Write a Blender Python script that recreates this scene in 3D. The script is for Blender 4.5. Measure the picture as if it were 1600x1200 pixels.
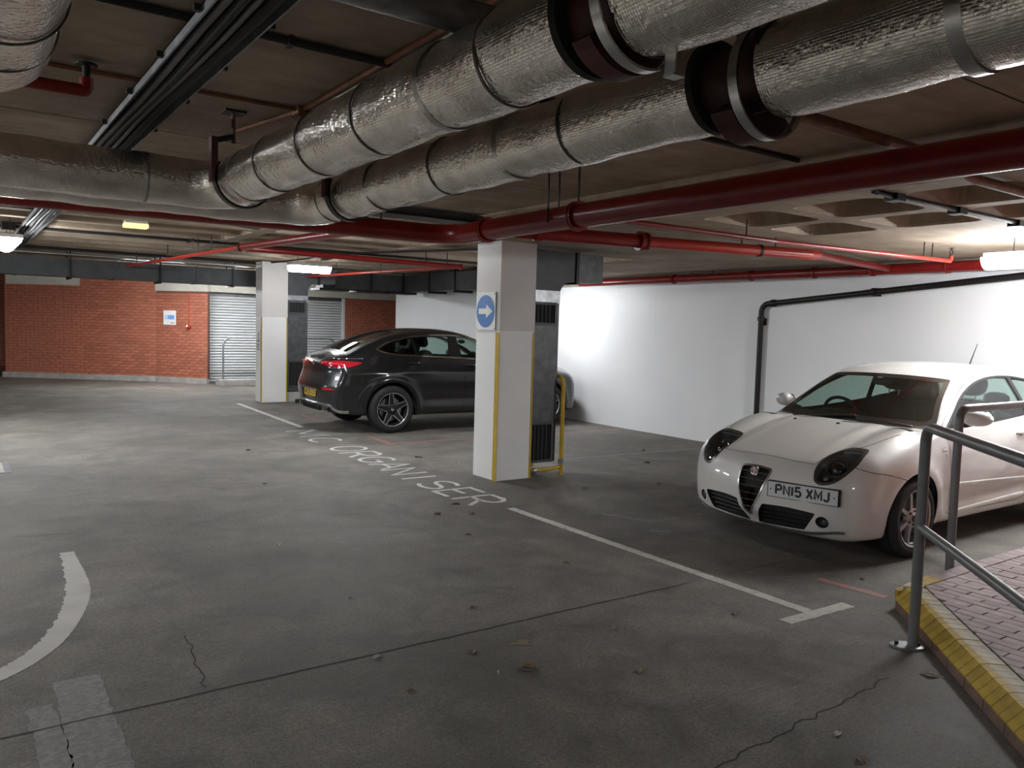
import bpy, bmesh, math, random, itertools
import numpy as np
from mathutils import Vector, Matrix

for _o in list(bpy.data.objects):
    bpy.data.objects.remove(_o)
scene = bpy.context.scene
COL = scene.collection
rng = random.Random(7)

# ------------------------------------------------------------------ camera
CAM_H = 1.65
_r = np.array
def _axes():
    f = 1250.0
    a = _r([-80 - 800, 488 - 600, f]); a = a / np.linalg.norm(a)
    b = _r([2580 - 800, 563 - 600, f]); b = b - a * (a @ b); b = b / np.linalg.norm(b)
    up = np.cross(b, a)
    if up[1] > 0: up = -up
    return np.stack([b, a, up])          # rows: world X, Y, Z seen from the camera (x right, y down, z forward)
_R = _axes()
cam_data = bpy.data.cameras.new('camera')
cam_data.sensor_width = 36.0
cam_data.lens = 1250.0 / 1600.0 * 36.0
cam_data.clip_start = 0.05
cam_data.clip_end = 200
cam = bpy.data.objects.new('camera', cam_data)
COL.objects.link(cam)
_m = Matrix.Identity(4)
for i in range(3):
    _m[i][0] = _R[i, 0]; _m[i][1] = -_R[i, 1]; _m[i][2] = -_R[i, 2]
_m[2][3] = CAM_H
cam.matrix_world = _m
scene.camera = cam

# ------------------------------------------------------------------ world and exposure
w = bpy.data.worlds.new('world'); scene.world = w
w.use_nodes = True
w.node_tree.nodes['Background'].inputs[0].default_value = (0.62, 0.66, 0.72, 1)
w.node_tree.nodes['Background'].inputs[1].default_value = 0.02
scene.view_settings.view_transform = 'Standard'
scene.view_settings.look = 'None'
scene.view_settings.gamma = 1.0
scene.view_settings.use_curve_mapping = False
scene.view_settings.exposure = 1.0
LAMP = 75.0          # radiance of the fluorescent diffusers

# ------------------------------------------------------------------ helpers
def setprops(o, label=None, cat=None, group=None, kind=None):
    if label: o['label'] = label
    if cat: o['category'] = cat
    if group: o['group'] = group
    if kind: o['kind'] = kind
    return o

def empty(name, loc, label=None, cat=None, group=None, rz=0.0):
    e = bpy.data.objects.new(name, None)
    e.empty_display_size = 0.1
    COL.objects.link(e)
    e.location = loc
    e.rotation_euler = (0, 0, rz)
    e['_w'] = 0
    del e['_w']
    return setprops(e, label, cat, group)

def wm(o):
    m = Matrix.Translation(o.location) @ o.rotation_euler.to_matrix().to_4x4() if o.parent is None or True else None
    return m

def attach(o, parent, local=False):
    """parent o; o's vertices are world coordinates unless local."""
    o.parent = parent
    if not local:
        p = parent
        M = Matrix.Identity(4)
        chain = []
        while p is not None:
            chain.append(p); p = p.parent
        for q in reversed(chain):
            M = M @ (q.matrix_parent_inverse if q.parent else Matrix.Identity(4)) @ Matrix.LocRotScale(q.location, q.rotation_euler, q.scale)
        o.matrix_parent_inverse = M.inverted()
    return o

def mk(name, VF, mat, parent=None, smooth=False, local=False, uv=None, normals=None, auto=None, label=None, cat=None, group=None, kind=None):
    V, F = VF[0], VF[1]
    me = bpy.data.meshes.new(name)
    me.from_pydata([tuple(v) for v in V], [], [tuple(int(i) for i in f) for f in F])
    if isinstance(mat, (list, tuple)):
        for m in mat: me.materials.append(m)
    else:
        me.materials.append(mat)
    if uv is None and len(VF) > 2: uv = VF[2]
    if uv is not None:
        lay = me.uv_layers.new(name='UVMap')
        li = np.zeros(len(me.loops), dtype=np.int32)
        me.loops.foreach_get('vertex_index', li)
        u = np.asarray(uv, dtype=np.float32)
        if len(u) == len(me.loops): dat = u
        else: dat = u[li]
        lay.data.foreach_set('uv', dat.ravel())
    if smooth:
        me.polygons.foreach_set('use_smooth', [True] * len(me.polygons))
        if auto is not None:
            me.set_sharp_from_angle(angle=math.radians(auto))
    if normals is not None:
        me.polygons.foreach_set('use_smooth', [True] * len(me.polygons))
        me.normals_split_custom_set_from_vertices([tuple(n) for n in normals])
    me.update()
    o = bpy.data.objects.new(name, me)
    COL.objects.link(o)
    if parent is not None: attach(o, parent, local)
    return setprops(o, label, cat, group, kind)

def copyobj(o, parent=None, loc=None):
    c = o.copy(); COL.objects.link(c)
    if parent is not None: c.parent = parent
    if loc is not None: c.location = loc
    return c

def struct(name, VF, mat, parent=None, **k):
    o = mk(name, VF, mat, parent, **k)
    if parent is None: o['kind'] = 'structure'
    return o

def box(x0, x1, y0, y1, z0, z1, b=0.0):
    if b <= 0:
        V = [(x, y, z) for z in (z0, z1) for y in (y0, y1) for x in (x0, x1)]
        F = [(0, 2, 3, 1), (4, 5, 7, 6), (0, 1, 5, 4), (2, 6, 7, 3), (0, 4, 6, 2), (1, 3, 7, 5)]
        return V, F
    bm = bmesh.new()
    bmesh.ops.create_cube(bm, size=1.0)
    for v in bm.verts:
        v.co = Vector(((x0 + x1) / 2 + v.co.x * (x1 - x0), (y0 + y1) / 2 + v.co.y * (y1 - y0), (z0 + z1) / 2 + v.co.z * (z1 - z0)))
    bmesh.ops.bevel(bm, geom=list(bm.edges), offset=b, segments=2, affect='EDGES', profile=0.5)
    return from_bm(bm)

def from_bm(bm):
    bm.verts.index_update()
    V = [tuple(v.co) for v in bm.verts]; F = [tuple(v.index for v in f.verts) for f in bm.faces]
    bm.free()
    return V, F

def join(parts):
    V = []; F = []; U = []; hasuv = all(len(p) > 2 for p in parts)
    for p in parts:
        n = len(V)
        V += [tuple(v) for v in p[0]]; F += [tuple(i + n for i in f) for f in p[1]]
        if hasuv: U += [tuple(u) for u in p[2]]
    return (V, F, U) if hasuv else (V, F)

def xf(VF, M):
    out = [tuple(M @ Vector(v)) for v in VF[0]]
    return (out,) + tuple(VF[1:])

def prism(poly, axis, a, b):
    """extrude a 2-D polygon along an axis ('x','y','z') from a to b. 2-D coords are the two other axes in order."""
    n = len(poly)
    def P(p, t):
        if axis == 'x': return (t, p[0], p[1])
        if axis == 'y': return (p[0], t, p[1])
        return (p[0], p[1], t)
    V = [P(p, a) for p in poly] + [P(p, b) for p in poly]
    F = [tuple(range(n)), tuple(range(2 * n - 1, n - 1, -1))]
    F += [(i, i + n, (i + 1) % n + n, (i + 1) % n) for i in range(n)]
    bm = bmesh.new()
    vs = [bm.verts.new(v) for v in V]
    for f in F: bm.faces.new([vs[i] for i in f])
    bmesh.ops.recalc_face_normals(bm, faces=bm.faces)
    return from_bm(bm)

def bend(pts, r, seg=8):
    """polyline with rounded corners"""
    P = [Vector(p) for p in pts]; out = [P[0]]
    for i in range(1, len(P) - 1):
        rr = r[i - 1] if isinstance(r, (list, tuple)) else r
        a = (P[i - 1] - P[i]); c = (P[i + 1] - P[i])
        la, lc = a.length, c.length
        a.normalize(); c.normalize()
        ang = a.angle(c)
        if rr <= 0 or abs(ang - math.pi) < 1e-3:
            out.append(P[i]); continue
        d = min(rr / math.tan(ang / 2), la * 0.49, lc * 0.49)
        rad = d * math.tan(ang / 2)
        cen = P[i] + (a + c).normalized() * (rad / math.sin(ang / 2))
        s = P[i] + a * d; e = P[i] + c * d
        v0 = s - cen; v1 = e - cen
        tot = v0.angle(v1); ax = v0.cross(v1).normalized()
        for k in range(seg + 1):
            out.append(cen + Matrix.Rotation(tot * k / seg, 3, ax) @ v0)
    out.append(P[-1])
    return out

def tube(path, r, n=20, caps=True, rough=0.0):
    """swept circle with UVs in metres (u along, v around)"""
    P = [Vector(p) for p in path]; m = len(P)
    T = []
    for i in range(m):
        t = (P[min(i + 1, m - 1)] - P[max(i - 1, 0)]).normalized(); T.append(t)
    up = Vector((0, 0, 1))
    if abs(T[0].dot(up)) > 0.95: up = Vector((1, 0, 0))
    N = (up - T[0] * up.dot(T[0])).normalized()
    V = []; U = []; L = 0.0
    for i in range(m):
        if i:
            L += (P[i] - P[i - 1]).length
            ax = T[i - 1].cross(T[i])
            if ax.length > 1e-6:
                N = Matrix.Rotation(T[i - 1].angle(T[i]), 3, ax.normalized()) @ N
        N = (N - T[i] * N.dot(T[i])).normalized()
        B = T[i].cross(N)
        ri = r[i] if isinstance(r, (list, tuple)) else r
        for k in range(n + 1):
            a = 2 * math.pi * k / n
            rr = ri * (1 + (rough * (rng.random() - 0.5) if (k < n) else 0))
            if k == n: V.append(V[-n]); 
            else: V.append(tuple(P[i] + (N * math.cos(a) + B * math.sin(a)) * rr))
            U.append((L, k / n * 2 * math.pi * ri))
    F = []
    s = n + 1
    for i in range(m - 1):
        for k in range(n):
            F.append((i * s + k, i * s + k + 1, (i + 1) * s + k + 1, (i + 1) * s + k))
    if caps:
        for i, rev in ((0, False), (m - 1, True)):
            c = len(V); V.append(tuple(P[i])); U.append((0, 0))
            for k in range(n):
                a, b_ = i * s + k, i * s + k + 1
                F.append((c, b_, a) if not rev else (c, a, b_))
    # weld seam
    return weld(V, F, U)

def weld(V, F, U=None):
    # keep duplicate seam vertices for the UVs: normals are merged by custom smoothing being tolerable on a hidden side
    return (V, F, U) if U is not None else (V, F)

def lathe(prof, n=32, axis='z', M=None, closed=False):
    """prof: list of (radius, height)"""
    V = []; F = []; m = len(prof)
    for (r, h) in prof:
        for k in range(n):
            a = 2 * math.pi * k / n
            c, s = r * math.cos(a), r * math.sin(a)
            V.append({'z': (c, s, h), 'y': (c, h, s), 'x': (h, c, s)}[axis])
    mm = m if closed else m - 1
    for i in range(mm):
        j = (i + 1) % m
        for k in range(n):
            q = (i * n + k, i * n + (k + 1) % n, j * n + (k + 1) % n, j * n + k)
            F.append(q)
    bm = bmesh.new()
    vs = [bm.verts.new(v) for v in V]
    for f in F: bm.faces.new([vs[i] for i in f])
    bmesh.ops.remove_doubles(bm, verts=bm.verts, dist=1e-5)
    bmesh.ops.recalc_face_normals(bm, faces=bm.faces)
    VF = from_bm(bm)
    return xf(VF, M) if M is not None else VF

def ribbon(path, w, z, thick=0.0):
    """flat strip on the floor following a 2-D path"""
    P = [Vector((p[0], p[1])) for p in path]; m = len(P); V = []; F = []
    for i in range(m):
        t = (P[min(i + 1, m - 1)] - P[max(i - 1, 0)]).normalized()
        nn = Vector((-t.y, t.x)); ww = w[i] if isinstance(w, (list, tuple)) else w
        a = P[i] + nn * ww / 2; b = P[i] - nn * ww / 2
        V += [(a.x, a.y, z), (b.x, b.y, z)]
    for i in range(m - 1):
        F.append((2 * i, 2 * i + 1, 2 * i + 3, 2 * i + 2))
    return V, F

# ------------------------------------------------------------------ materials
MATS = {}
def newmat(name):
    m = bpy.data.materials.new(name); m.use_nodes = True
    nt = m.node_tree; nt.nodes.clear()
    out = nt.nodes.new('ShaderNodeOutputMaterial')
    MATS[name] = m
    return m, nt, out

def nd(nt, typ, **k):
    n = nt.nodes.new(typ)
    for a, b in k.items():
        if a.startswith('i_'):
            key = a[2:]
            key = int(key) if key.isdigit() else key.replace('_', ' ')
            n.inputs[key].default_value = b
        else: setattr(n, a, b)
    return n

def ramp(nt, stops):
    n = nt.nodes.new('ShaderNodeValToRGB')
    els = n.color_ramp.elements
    while len(els) > 1: els.remove(els[-1])
    els[0].position = stops[0][0]; els[0].color = (*stops[0][1], 1) if not isinstance(stops[0][1], float) else (stops[0][1],) * 3 + (1,)
    for p, c in stops[1:]:
        e = els.new(p); e.color = (*c, 1) if not isinstance(c, float) else (c, c, c, 1)
    return n

def pmat(name, col, rough=0.5, metal=0.0, var=0.0, vscale=3.0, bump=0.0, bscale=60.0, coat=0.0, spec=0.5, coords='Object', detail=4.0, rvar=0.0, randobj=0.0):
    """plain procedural material: base colour with noise variation, noise bump"""
    m, nt, out = newmat(name)
    b = nd(nt, 'ShaderNodeBsdfPrincipled')
    b.inputs['Roughness'].default_value = rough
    b.inputs['Metallic'].default_value = metal
    b.inputs['Coat Weight'].default_value = coat
    b.inputs['Coat Roughness'].default_value = 0.04
    b.inputs['Specular IOR Level'].default_value = spec
    nt.links.new(b.outputs[0], out.inputs[0])
    tc = nd(nt, 'ShaderNodeTexCoord')
    n1 = nd(nt, 'ShaderNodeTexNoise'); n1.inputs['Scale'].default_value = vscale; n1.inputs['Detail'].default_value = detail
    nt.links.new(tc.outputs[coords], n1.inputs['Vector'])
    lo = tuple(max(c * (1 - var), 0) for c in col); hi = tuple(min(c * (1 + var), 1) for c in col)
    rp = ramp(nt, [(0.3, lo), (0.7, hi)])
    nt.links.new(n1.outputs['Fac'], rp.inputs[0])
    last = rp.outputs[0]
    if randobj:
        oi = nd(nt, 'ShaderNodeObjectInfo')
        hs = nd(nt, 'ShaderNodeHueSaturation')
        mr = nd(nt, 'ShaderNodeMapRange'); mr.inputs[3].default_value = 1 - randobj; mr.inputs[4].default_value = 1 + randobj
        nt.links.new(oi.outputs['Random'], mr.inputs[0]); nt.links.new(mr.outputs[0], hs.inputs['Value'])
        nt.links.new(last, hs.inputs['Color']); last = hs.outputs[0]
    nt.links.new(last, b.inputs['Base Color'])
    if rvar:
        mr2 = nd(nt, 'ShaderNodeMapRange'); mr2.inputs[3].default_value = rough - rvar; mr2.inputs[4].default_value = rough + rvar
        nt.links.new(n1.outputs['Fac'], mr2.inputs[0]); nt.links.new(mr2.outputs[0], b.inputs['Roughness'])
    if bump:
        n2 = nd(nt, 'ShaderNodeTexNoise'); n2.inputs['Scale'].default_value = bscale; n2.inputs['Detail'].default_value = 3
        nt.links.new(tc.outputs[coords], n2.inputs['Vector'])
        bp = nd(nt, 'ShaderNodeBump'); bp.inputs['Strength'].default_value = bump; bp.inputs['Distance'].default_value = 0.01
        nt.links.new(n2.outputs['Fac'], bp.inputs['Height']); nt.links.new(bp.outputs[0], b.inputs['Normal'])
    return m

def emat(name, col, s):
    m, nt, out = newmat(name)
    e = nd(nt, 'ShaderNodeEmission'); e.inputs[0].default_value = (*col, 1); e.inputs[1].default_value = s
    nt.links.new(e.outputs[0], out.inputs[0])
    return m

def math_n(nt, op, a, b=None, c=None):
    n = nt.nodes.new('ShaderNodeMath'); n.operation = op
    for i, v in enumerate((a, b, c)):
        if v is None: continue
        if isinstance(v, (int, float)): n.inputs[i].default_value = v
        else: nt.links.new(v, n.inputs[i])
    return n.outputs[0]

def mixcol(nt, fac, a, b, mode='MIX'):
    n = nt.nodes.new('ShaderNodeMix'); n.data_type = 'RGBA'; n.blend_type = mode
    for sock, v in ((n.inputs[0], fac), (n.inputs[6], a), (n.inputs[7], b)):
        if isinstance(v, (int, float)): sock.default_value = v
        elif isinstance(v, tuple): sock.default_value = (*v, 1)
        else: nt.links.new(v, sock)
    return n.outputs[2]

def floor_material():
    m, nt, out = newmat('floor_concrete')
    b = nd(nt, 'ShaderNodeBsdfPrincipled'); nt.links.new(b.outputs[0], out.inputs[0])
    b.inputs['Specular IOR Level'].default_value = 0.35
    tc = nd(nt, 'ShaderNodeTexCoord'); P = tc.outputs['Object']
    def noise(scale, detail=6, rough=0.6, vec=P, dist=0.0):
        n = nd(nt, 'ShaderNodeTexNoise'); n.inputs['Scale'].default_value = scale; n.inputs['Detail'].default_value = detail
        n.inputs['Roughness'].default_value = rough; n.inputs['Distortion'].default_value = dist
        nt.links.new(vec, n.inputs['Vector']); return n.outputs['Fac']
    big = noise(0.55, 5, 0.6)
    med = noise(2.6, 8, 0.65, dist=0.6)
    fine = noise(38, 6, 0.7)
    grit = noise(240, 2, 0.5)
    c1 = ramp(nt, [(0.30, (0.105, 0.094, 0.079)), (0.50, (0.150, 0.137, 0.119)), (0.72, (0.205, 0.191, 0.170))])
    nt.links.new(big, c1.inputs[0])
    c2 = ramp(nt, [(0.32, (0.46, 0.45, 0.43)), (0.5, (1.0, 1.0, 1.0)), (0.66, (1.38, 1.37, 1.34))])
    nt.links.new(med, c2.inputs[0])
    col = mixcol(nt, 0.75, c1.outputs[0], c2.outputs[0], 'MULTIPLY')
    c3 = ramp(nt, [(0.3, (0.55, 0.55, 0.55)), (0.52, (1.0, 1.0, 1.0)), (0.75, (1.45, 1.45, 1.43))])
    nt.links.new(fine, c3.inputs[0])
    col = mixcol(nt, 0.6, col, c3.outputs[0], 'MULTIPLY')
    grn = noise(95, 3, 0.6); c4 = ramp(nt, [(0.36, (0.55, 0.55, 0.54)), (0.5, (1.0, 1.0, 1.0)), (0.66, (1.5, 1.49, 1.46))]); nt.links.new(grn, c4.inputs[0])
    col = mixcol(nt, 0.55, col, c4.outputs[0], 'MULTIPLY')
    # dark tyre-polished stains
    st = noise(0.9, 4, 0.5, dist=1.2)
    sr = ramp(nt, [(0.52, 0.0), (0.66, 1.0)]); nt.links.new(st, sr.inputs[0])
    col = mixcol(nt, math_n(nt, 'MULTIPLY', sr.outputs[0], 0.45), col, (0.070, 0.062, 0.053))
    # scratches and scuffs, stretched noise
    mp = nd(nt, 'ShaderNodeMapping'); mp.inputs['Scale'].default_value = (7, 70, 1); mp.inputs['Rotation'].default_value = (0, 0, 0.5)
    nt.links.new(P, mp.inputs[0])
    sc = noise(1.0, 5, 0.8, vec=mp.outputs[0], dist=0.4)
    msk = ramp(nt, [(0.50, 0.0), (0.62, 1.0)]); nt.links.new(noise(0.7, 3, 0.5), msk.inputs[0])
    scr = ramp(nt, [(0.58, 0.0), (0.66, 1.0)]); nt.links.new(sc, scr.inputs[0])
    sf = math_n(nt, 'MULTIPLY', math_n(nt, 'MULTIPLY', scr.outputs[0], msk.outputs[0]), 0.35)
    col = mixcol(nt, sf, col, (0.30, 0.29, 0.27))
    # small pits and specks
    vo = nd(nt, 'ShaderNodeTexVoronoi'); vo.inputs['Scale'].default_value = 9.0; nt.links.new(P, vo.inputs['Vector'])
    pr = ramp(nt, [(0.035, 1.0), (0.06, 0.0)]); nt.links.new(vo.outputs['Distance'], pr.inputs[0])
    pm = ramp(nt, [(0.55, 0.0), (0.6, 1.0)]); nt.links.new(noise(3.1, 2, 0.5), pm.inputs[0])
    col = mixcol(nt, math_n(nt, 'MULTIPLY', math_n(nt, 'MULTIPLY', pr.outputs[0], pm.outputs[0]), 0.7), col, (0.035, 0.032, 0.03))
    vo2 = nd(nt, 'ShaderNodeTexVoronoi'); vo2.inputs['Scale'].default_value = 24.0; nt.links.new(P, vo2.inputs['Vector'])
    pr2 = ramp(nt, [(0.07, 1.0), (0.13, 0.0)]); nt.links.new(vo2.outputs['Distance'], pr2.inputs[0])
    pm2 = ramp(nt, [(0.50, 0.0), (0.60, 1.0)]); nt.links.new(noise(5.3, 3, 0.6), pm2.inputs[0])
    col = mixcol(nt, math_n(nt, 'MULTIPLY', math_n(nt, 'MULTIPLY', pr2.outputs[0], pm2.outputs[0]), 0.75), col, (0.050, 0.044, 0.038))
    vo3 = nd(nt, 'ShaderNodeTexVoronoi'); vo3.inputs['Scale'].default_value = 17.0; nt.links.new(P, vo3.inputs['Vector'])
    pr3 = ramp(nt, [(0.05, 1.0), (0.09, 0.0)]); nt.links.new(vo3.outputs['Distance'], pr3.inputs[0])
    pm3 = ramp(nt, [(0.54, 0.0), (0.60, 1.0)]); nt.links.new(noise(4.1, 2, 0.6), pm3.inputs[0])
    col = mixcol(nt, math_n(nt, 'MULTIPLY', math_n(nt, 'MULTIPLY', pr3.outputs[0], pm3.outputs[0]), 0.5), col, (0.30, 0.28, 0.25))
    nt.links.new(col, b.inputs['Base Color'])
    rr = ramp(nt, [(0.3, 0.58), (0.7, 0.82)]); nt.links.new(med, rr.inputs[0])
    nt.links.new(rr.outputs[0], b.inputs['Roughness'])
    hsum = math_n(nt, 'ADD', math_n(nt, 'MULTIPLY', fine, 0.6), math_n(nt, 'MULTIPLY', grit, 0.5))
    bp = nd(nt, 'ShaderNodeBump'); bp.inputs['Strength'].default_value = 0.28; bp.inputs['Distance'].default_value = 0.004
    nt.links.new(hsum, bp.inputs['Height']); nt.links.new(bp.outputs[0], b.inputs['Normal'])
    return m

def paint_on_floor(name, col, wear=0.5, under=(0.13, 0.12, 0.11), scale=18):
    """worn road paint: the paint colour broken by concrete showing through"""
    m, nt, out = newmat(name)
    b = nd(nt, 'ShaderNodeBsdfPrincipled'); nt.links.new(b.outputs[0], out.inputs[0])
    tc = nd(nt, 'ShaderNodeTexCoord'); P = tc.outputs['Object']
    n = nd(nt, 'ShaderNodeTexNoise'); n.inputs['Scale'].default_value = scale; n.inputs['Detail'].default_value = 8; n.inputs['Roughness'].default_value = 0.72
    nt.links.new(P, n.inputs['Vector'])
    r = ramp(nt, [(wear - 0.08, 0.0), (wear + 0.10, 1.0)]); nt.links.new(n.outputs['Fac'], r.inputs[0])
    n2 = nd(nt, 'ShaderNodeTexNoise'); n2.inputs['Scale'].default_value = 4; nt.links.new(P, n2.inputs['Vector'])
    c = ramp(nt, [(0.3, tuple(x * 0.8 for x in col)), (0.7, col)]); nt.links.new(n2.outputs['Fac'], c.inputs[0])
    cc = mixcol(nt, r.outputs[0], under, c.outputs[0])
    nt.links.new(cc, b.inputs['Base Color']); b.inputs['Roughness'].default_value = 0.6
    return m

def foil_material():
    m, nt, out = newmat('foil_insulation')
    b = nd(nt, 'ShaderNodeBsdfPrincipled'); nt.links.new(b.outputs[0], out.inputs[0])
    uv = nd(nt, 'ShaderNodeUVMap'); P = uv.outputs[0]
    sep = nd(nt, 'ShaderNodeSeparateXYZ'); nt.links.new(P, sep.inputs[0])
    tc = nd(nt, 'ShaderNodeTexCoord')
    n = nd(nt, 'ShaderNodeTexNoise'); n.inputs['Scale'].default_value = 48; n.inputs['Detail'].default_value = 1.5; n.inputs['Roughness'].default_value = 0.5
    nt.links.new(tc.outputs['Object'], n.inputs['Vector'])
    n2 = nd(nt, 'ShaderNodeTexNoise'); n2.inputs['Scale'].default_value = 8; n2.inputs['Detail'].default_value = 3
    nt.links.new(tc.outputs['Object'], n2.inputs['Vector'])
    def tri(s, pitch):      # scrim threads
        x = math_n(nt, 'FRACT', math_n(nt, 'DIVIDE', s, pitch))
        d = math_n(nt, 'ABSOLUTE', math_n(nt, 'SUBTRACT', x, 0.5))
        return math_n(nt, 'POWER', math_n(nt, 'MULTIPLY', d, 2.0), 6.0)
    g = math_n(nt, 'MAXIMUM', tri(sep.outputs[0], 0.0085), tri(sep.outputs[1], 0.0085))
    h = math_n(nt, 'ADD', math_n(nt, 'ADD', math_n(nt, 'MULTIPLY', g, 0.16), math_n(nt, 'MULTIPLY', n.outputs['Fac'], 1.6)), math_n(nt, 'MULTIPLY', n2.outputs['Fac'], 1.2))
    bp = nd(nt, 'ShaderNodeBump'); bp.inputs['Strength'].default_value = 0.55; bp.inputs['Distance'].default_value = 0.006
    nt.links.new(h, bp.inputs['Height']); nt.links.new(bp.outputs[0], b.inputs['Normal'])
    c = ramp(nt, [(0.25, (0.66, 0.61, 0.55)), (0.55, (0.88, 0.83, 0.77)), (0.8, (0.92, 0.88, 0.83))]); nt.links.new(n2.outputs['Fac'], c.inputs[0])
    nt.links.new(c.outputs[0], b.inputs['Base Color'])
    b.inputs['Metallic'].default_value = 1.0; b.inputs['Roughness'].default_value = 0.17
    return m

def ceiling_material():
    m, nt, out = newmat('ceiling_concrete')
    b = nd(nt, 'ShaderNodeBsdfPrincipled'); nt.links.new(b.outputs[0], out.inputs[0])
    tc = nd(nt, 'ShaderNodeTexCoord'); P = tc.outputs['Object']
    n = nd(nt, 'ShaderNodeTexNoise'); n.inputs['Scale'].default_value = 1.3; n.inputs['Detail'].default_value = 8; n.inputs['Roughness'].default_value = 0.65
    nt.links.new(P, n.inputs['Vector'])
    mp = nd(nt, 'ShaderNodeMapping'); mp.inputs['Scale'].default_value = (1.0, 9, 1); nt.links.new(P, mp.inputs[0])
    n3 = nd(nt, 'ShaderNodeTexNoise'); n3.inputs['Scale'].default_value = 1.2; n3.inputs['Detail'].default_value = 5; nt.links.new(mp.outputs[0], n3.inputs['Vector'])
    c = ramp(nt, [(0.28, (0.19, 0.138, 0.092)), (0.5, (0.34, 0.265, 0.195)), (0.75, (0.46, 0.38, 0.295))]); nt.links.new(n.outputs['Fac'], c.inputs[0])
    c2 = ramp(nt, [(0.3, (0.78, 0.77, 0.75)), (0.7, (1.1, 1.1, 1.1))]); nt.links.new(n3.outputs['Fac'], c2.inputs[0])
    col = mixcol(nt, 0.7, c.outputs[0], c2.outputs[0], 'MULTIPLY')
    nt.links.new(col, b.inputs['Base Color']); b.inputs['Roughness'].default_value = 0.85
    nf = nd(nt, 'ShaderNodeTexNoise'); nf.inputs['Scale'].default_value = 45; nf.inputs['Detail'].default_value = 4; nt.links.new(P, nf.inputs['Vector'])
    bp = nd(nt, 'ShaderNodeBump'); bp.inputs['Strength'].default_value = 0.3; bp.inputs['Distance'].default_value = 0.006
    nt.links.new(nf.outputs['Fac'], bp.inputs['Height']); nt.links.new(bp.outputs[0], b.inputs['Normal'])
    return m

M_FLOOR = floor_material()
M_CEIL = ceiling_material()
M_FOIL = foil_material()
M_FOILTAPE = pmat('foil_tape', (0.50, 0.48, 0.45), 0.28, 0.95, 0.15, 20, 0.1, 80)
M_TAPEDARK = pmat('dark_seam_tape', (0.13, 0.11, 0.10), 0.4, 0.7, 0.2, 20)
M_RED = pmat('red_gloss_paint', (0.21, 0.010, 0.009), 0.30, 0.0, 0.15, 6, 0.03, 90)
M_REDORANGE = pmat('bright_red_paint', (0.40, 0.030, 0.018), 0.30, 0.0, 0.12, 6)
M_RUST = pmat('rusty_pipe', (0.16, 0.060, 0.028), 0.55, 0.2, 0.35, 14, 0.1, 80)
M_DKRED = pmat('dark_red_oxide', (0.060, 0.016, 0.013), 0.6, 0.0, 0.25, 10, 0.1, 80)
M_BLACKRUB = pmat('black_rubber', (0.012, 0.011, 0.010), 0.75, 0.0, 0.2, 10)
M_BLACKSTEEL = pmat('black_steel', (0.025, 0.023, 0.022), 0.45, 0.6, 0.2, 20)
M_GALV = pmat('galvanised_steel', (0.33, 0.34, 0.35), 0.42, 0.85, 0.25, 12, 0.05, 60)
M_DKGALV = pmat('dull_duct_steel', (0.105, 0.107, 0.112), 0.5, 0.55, 0.25, 9, 0.05, 60)
M_DUCTGREY = pmat('dark_grey_duct', (0.070, 0.072, 0.076), 0.55, 0.3, 0.2, 4)
M_STEELBAND = pmat('bright_steel_band', (0.62, 0.62, 0.61), 0.25, 1.0, 0.08, 20)
M_WHITEWALL = pmat('white_wall_paint', (0.80, 0.80, 0.81), 0.45, 0.0, 0.035, 0.8, 0.12, 25, rvar=0.08)
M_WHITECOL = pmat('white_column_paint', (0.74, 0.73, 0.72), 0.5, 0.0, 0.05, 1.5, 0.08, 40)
M_BAREBAND = pmat('bare_plaster_band', (0.36, 0.31, 0.25), 0.8, 0.0, 0.2, 5, 0.2, 40)
M_CREAM = pmat('cream_lintel', (0.55, 0.52, 0.45), 0.7, 0.0, 0.08, 3)
M_YELLOW = pmat('yellow_edge_paint', (0.46, 0.30, 0.012), 0.5, 0.0, 0.12, 9)
M_BRICK = pmat('red_brick', (0.39, 0.128, 0.074), 0.8, 0.0, 0.18, 14, 0.35, 120, randobj=0.14)
M_MORTAR = pmat('brick_mortar', (0.17, 0.065, 0.045), 0.9, 0.0, 0.15, 20, 0.2, 90)
M_PLINTH = pmat('concrete_plinth', (0.36, 0.34, 0.32), 0.8, 0.0, 0.2, 6, 0.2, 50)
M_SHUT = pmat('shutter_steel', (0.60, 0.61, 0.62), 0.45, 0.0, 0.04, 1)
M_BLUE = pmat('sign_blue', (0.025, 0.16, 0.46), 0.45, 0.0, 0.05, 5)
M_SIGNWHITE = pmat('sign_white', (0.78, 0.78, 0.77), 0.45, 0.0, 0.03, 5)
M_LETTER = pmat('print_black', (0.02, 0.02, 0.022), 0.5)
M_LAMP = emat('fluorescent_diffuser', (0.93, 0.97, 1.0), LAMP)
M_LAMPBODY = pmat('lamp_tray_white', (0.6, 0.6, 0.6), 0.4)
M_EMERG = emat('emergency_diffuser', (1.0, 0.88, 0.42), 0.62)
M_LINE = paint_on_floor('white_line_paint', (0.55, 0.53, 0.47), 0.37)
M_LETTERPAINT = paint_on_floor('white_letter_paint', (0.58, 0.57, 0.54), 0.36, scale=26)
M_ARROWPAINT = paint_on_floor('pale_arrow_paint', (0.44, 0.42, 0.38), 0.28, scale=12)
M_GHOST = paint_on_floor('faded_grey_patch', (0.23, 0.225, 0.215), 0.50, (0.135, 0.128, 0.118), 30)
M_REDLINE = paint_on_floor('faded_red_line', (0.40, 0.15, 0.13), 0.47, (0.14, 0.125, 0.115), 24)
M_CRACK = pmat('floor_crack', (0.030, 0.027, 0.024), 0.9)
M_BLACK = pmat('matt_black', (0.008, 0.008, 0.008), 0.7)
M_LEAF = pmat('dry_leaf', (0.16, 0.10, 0.05), 0.7, 0.0, 0.4, 30)
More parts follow.
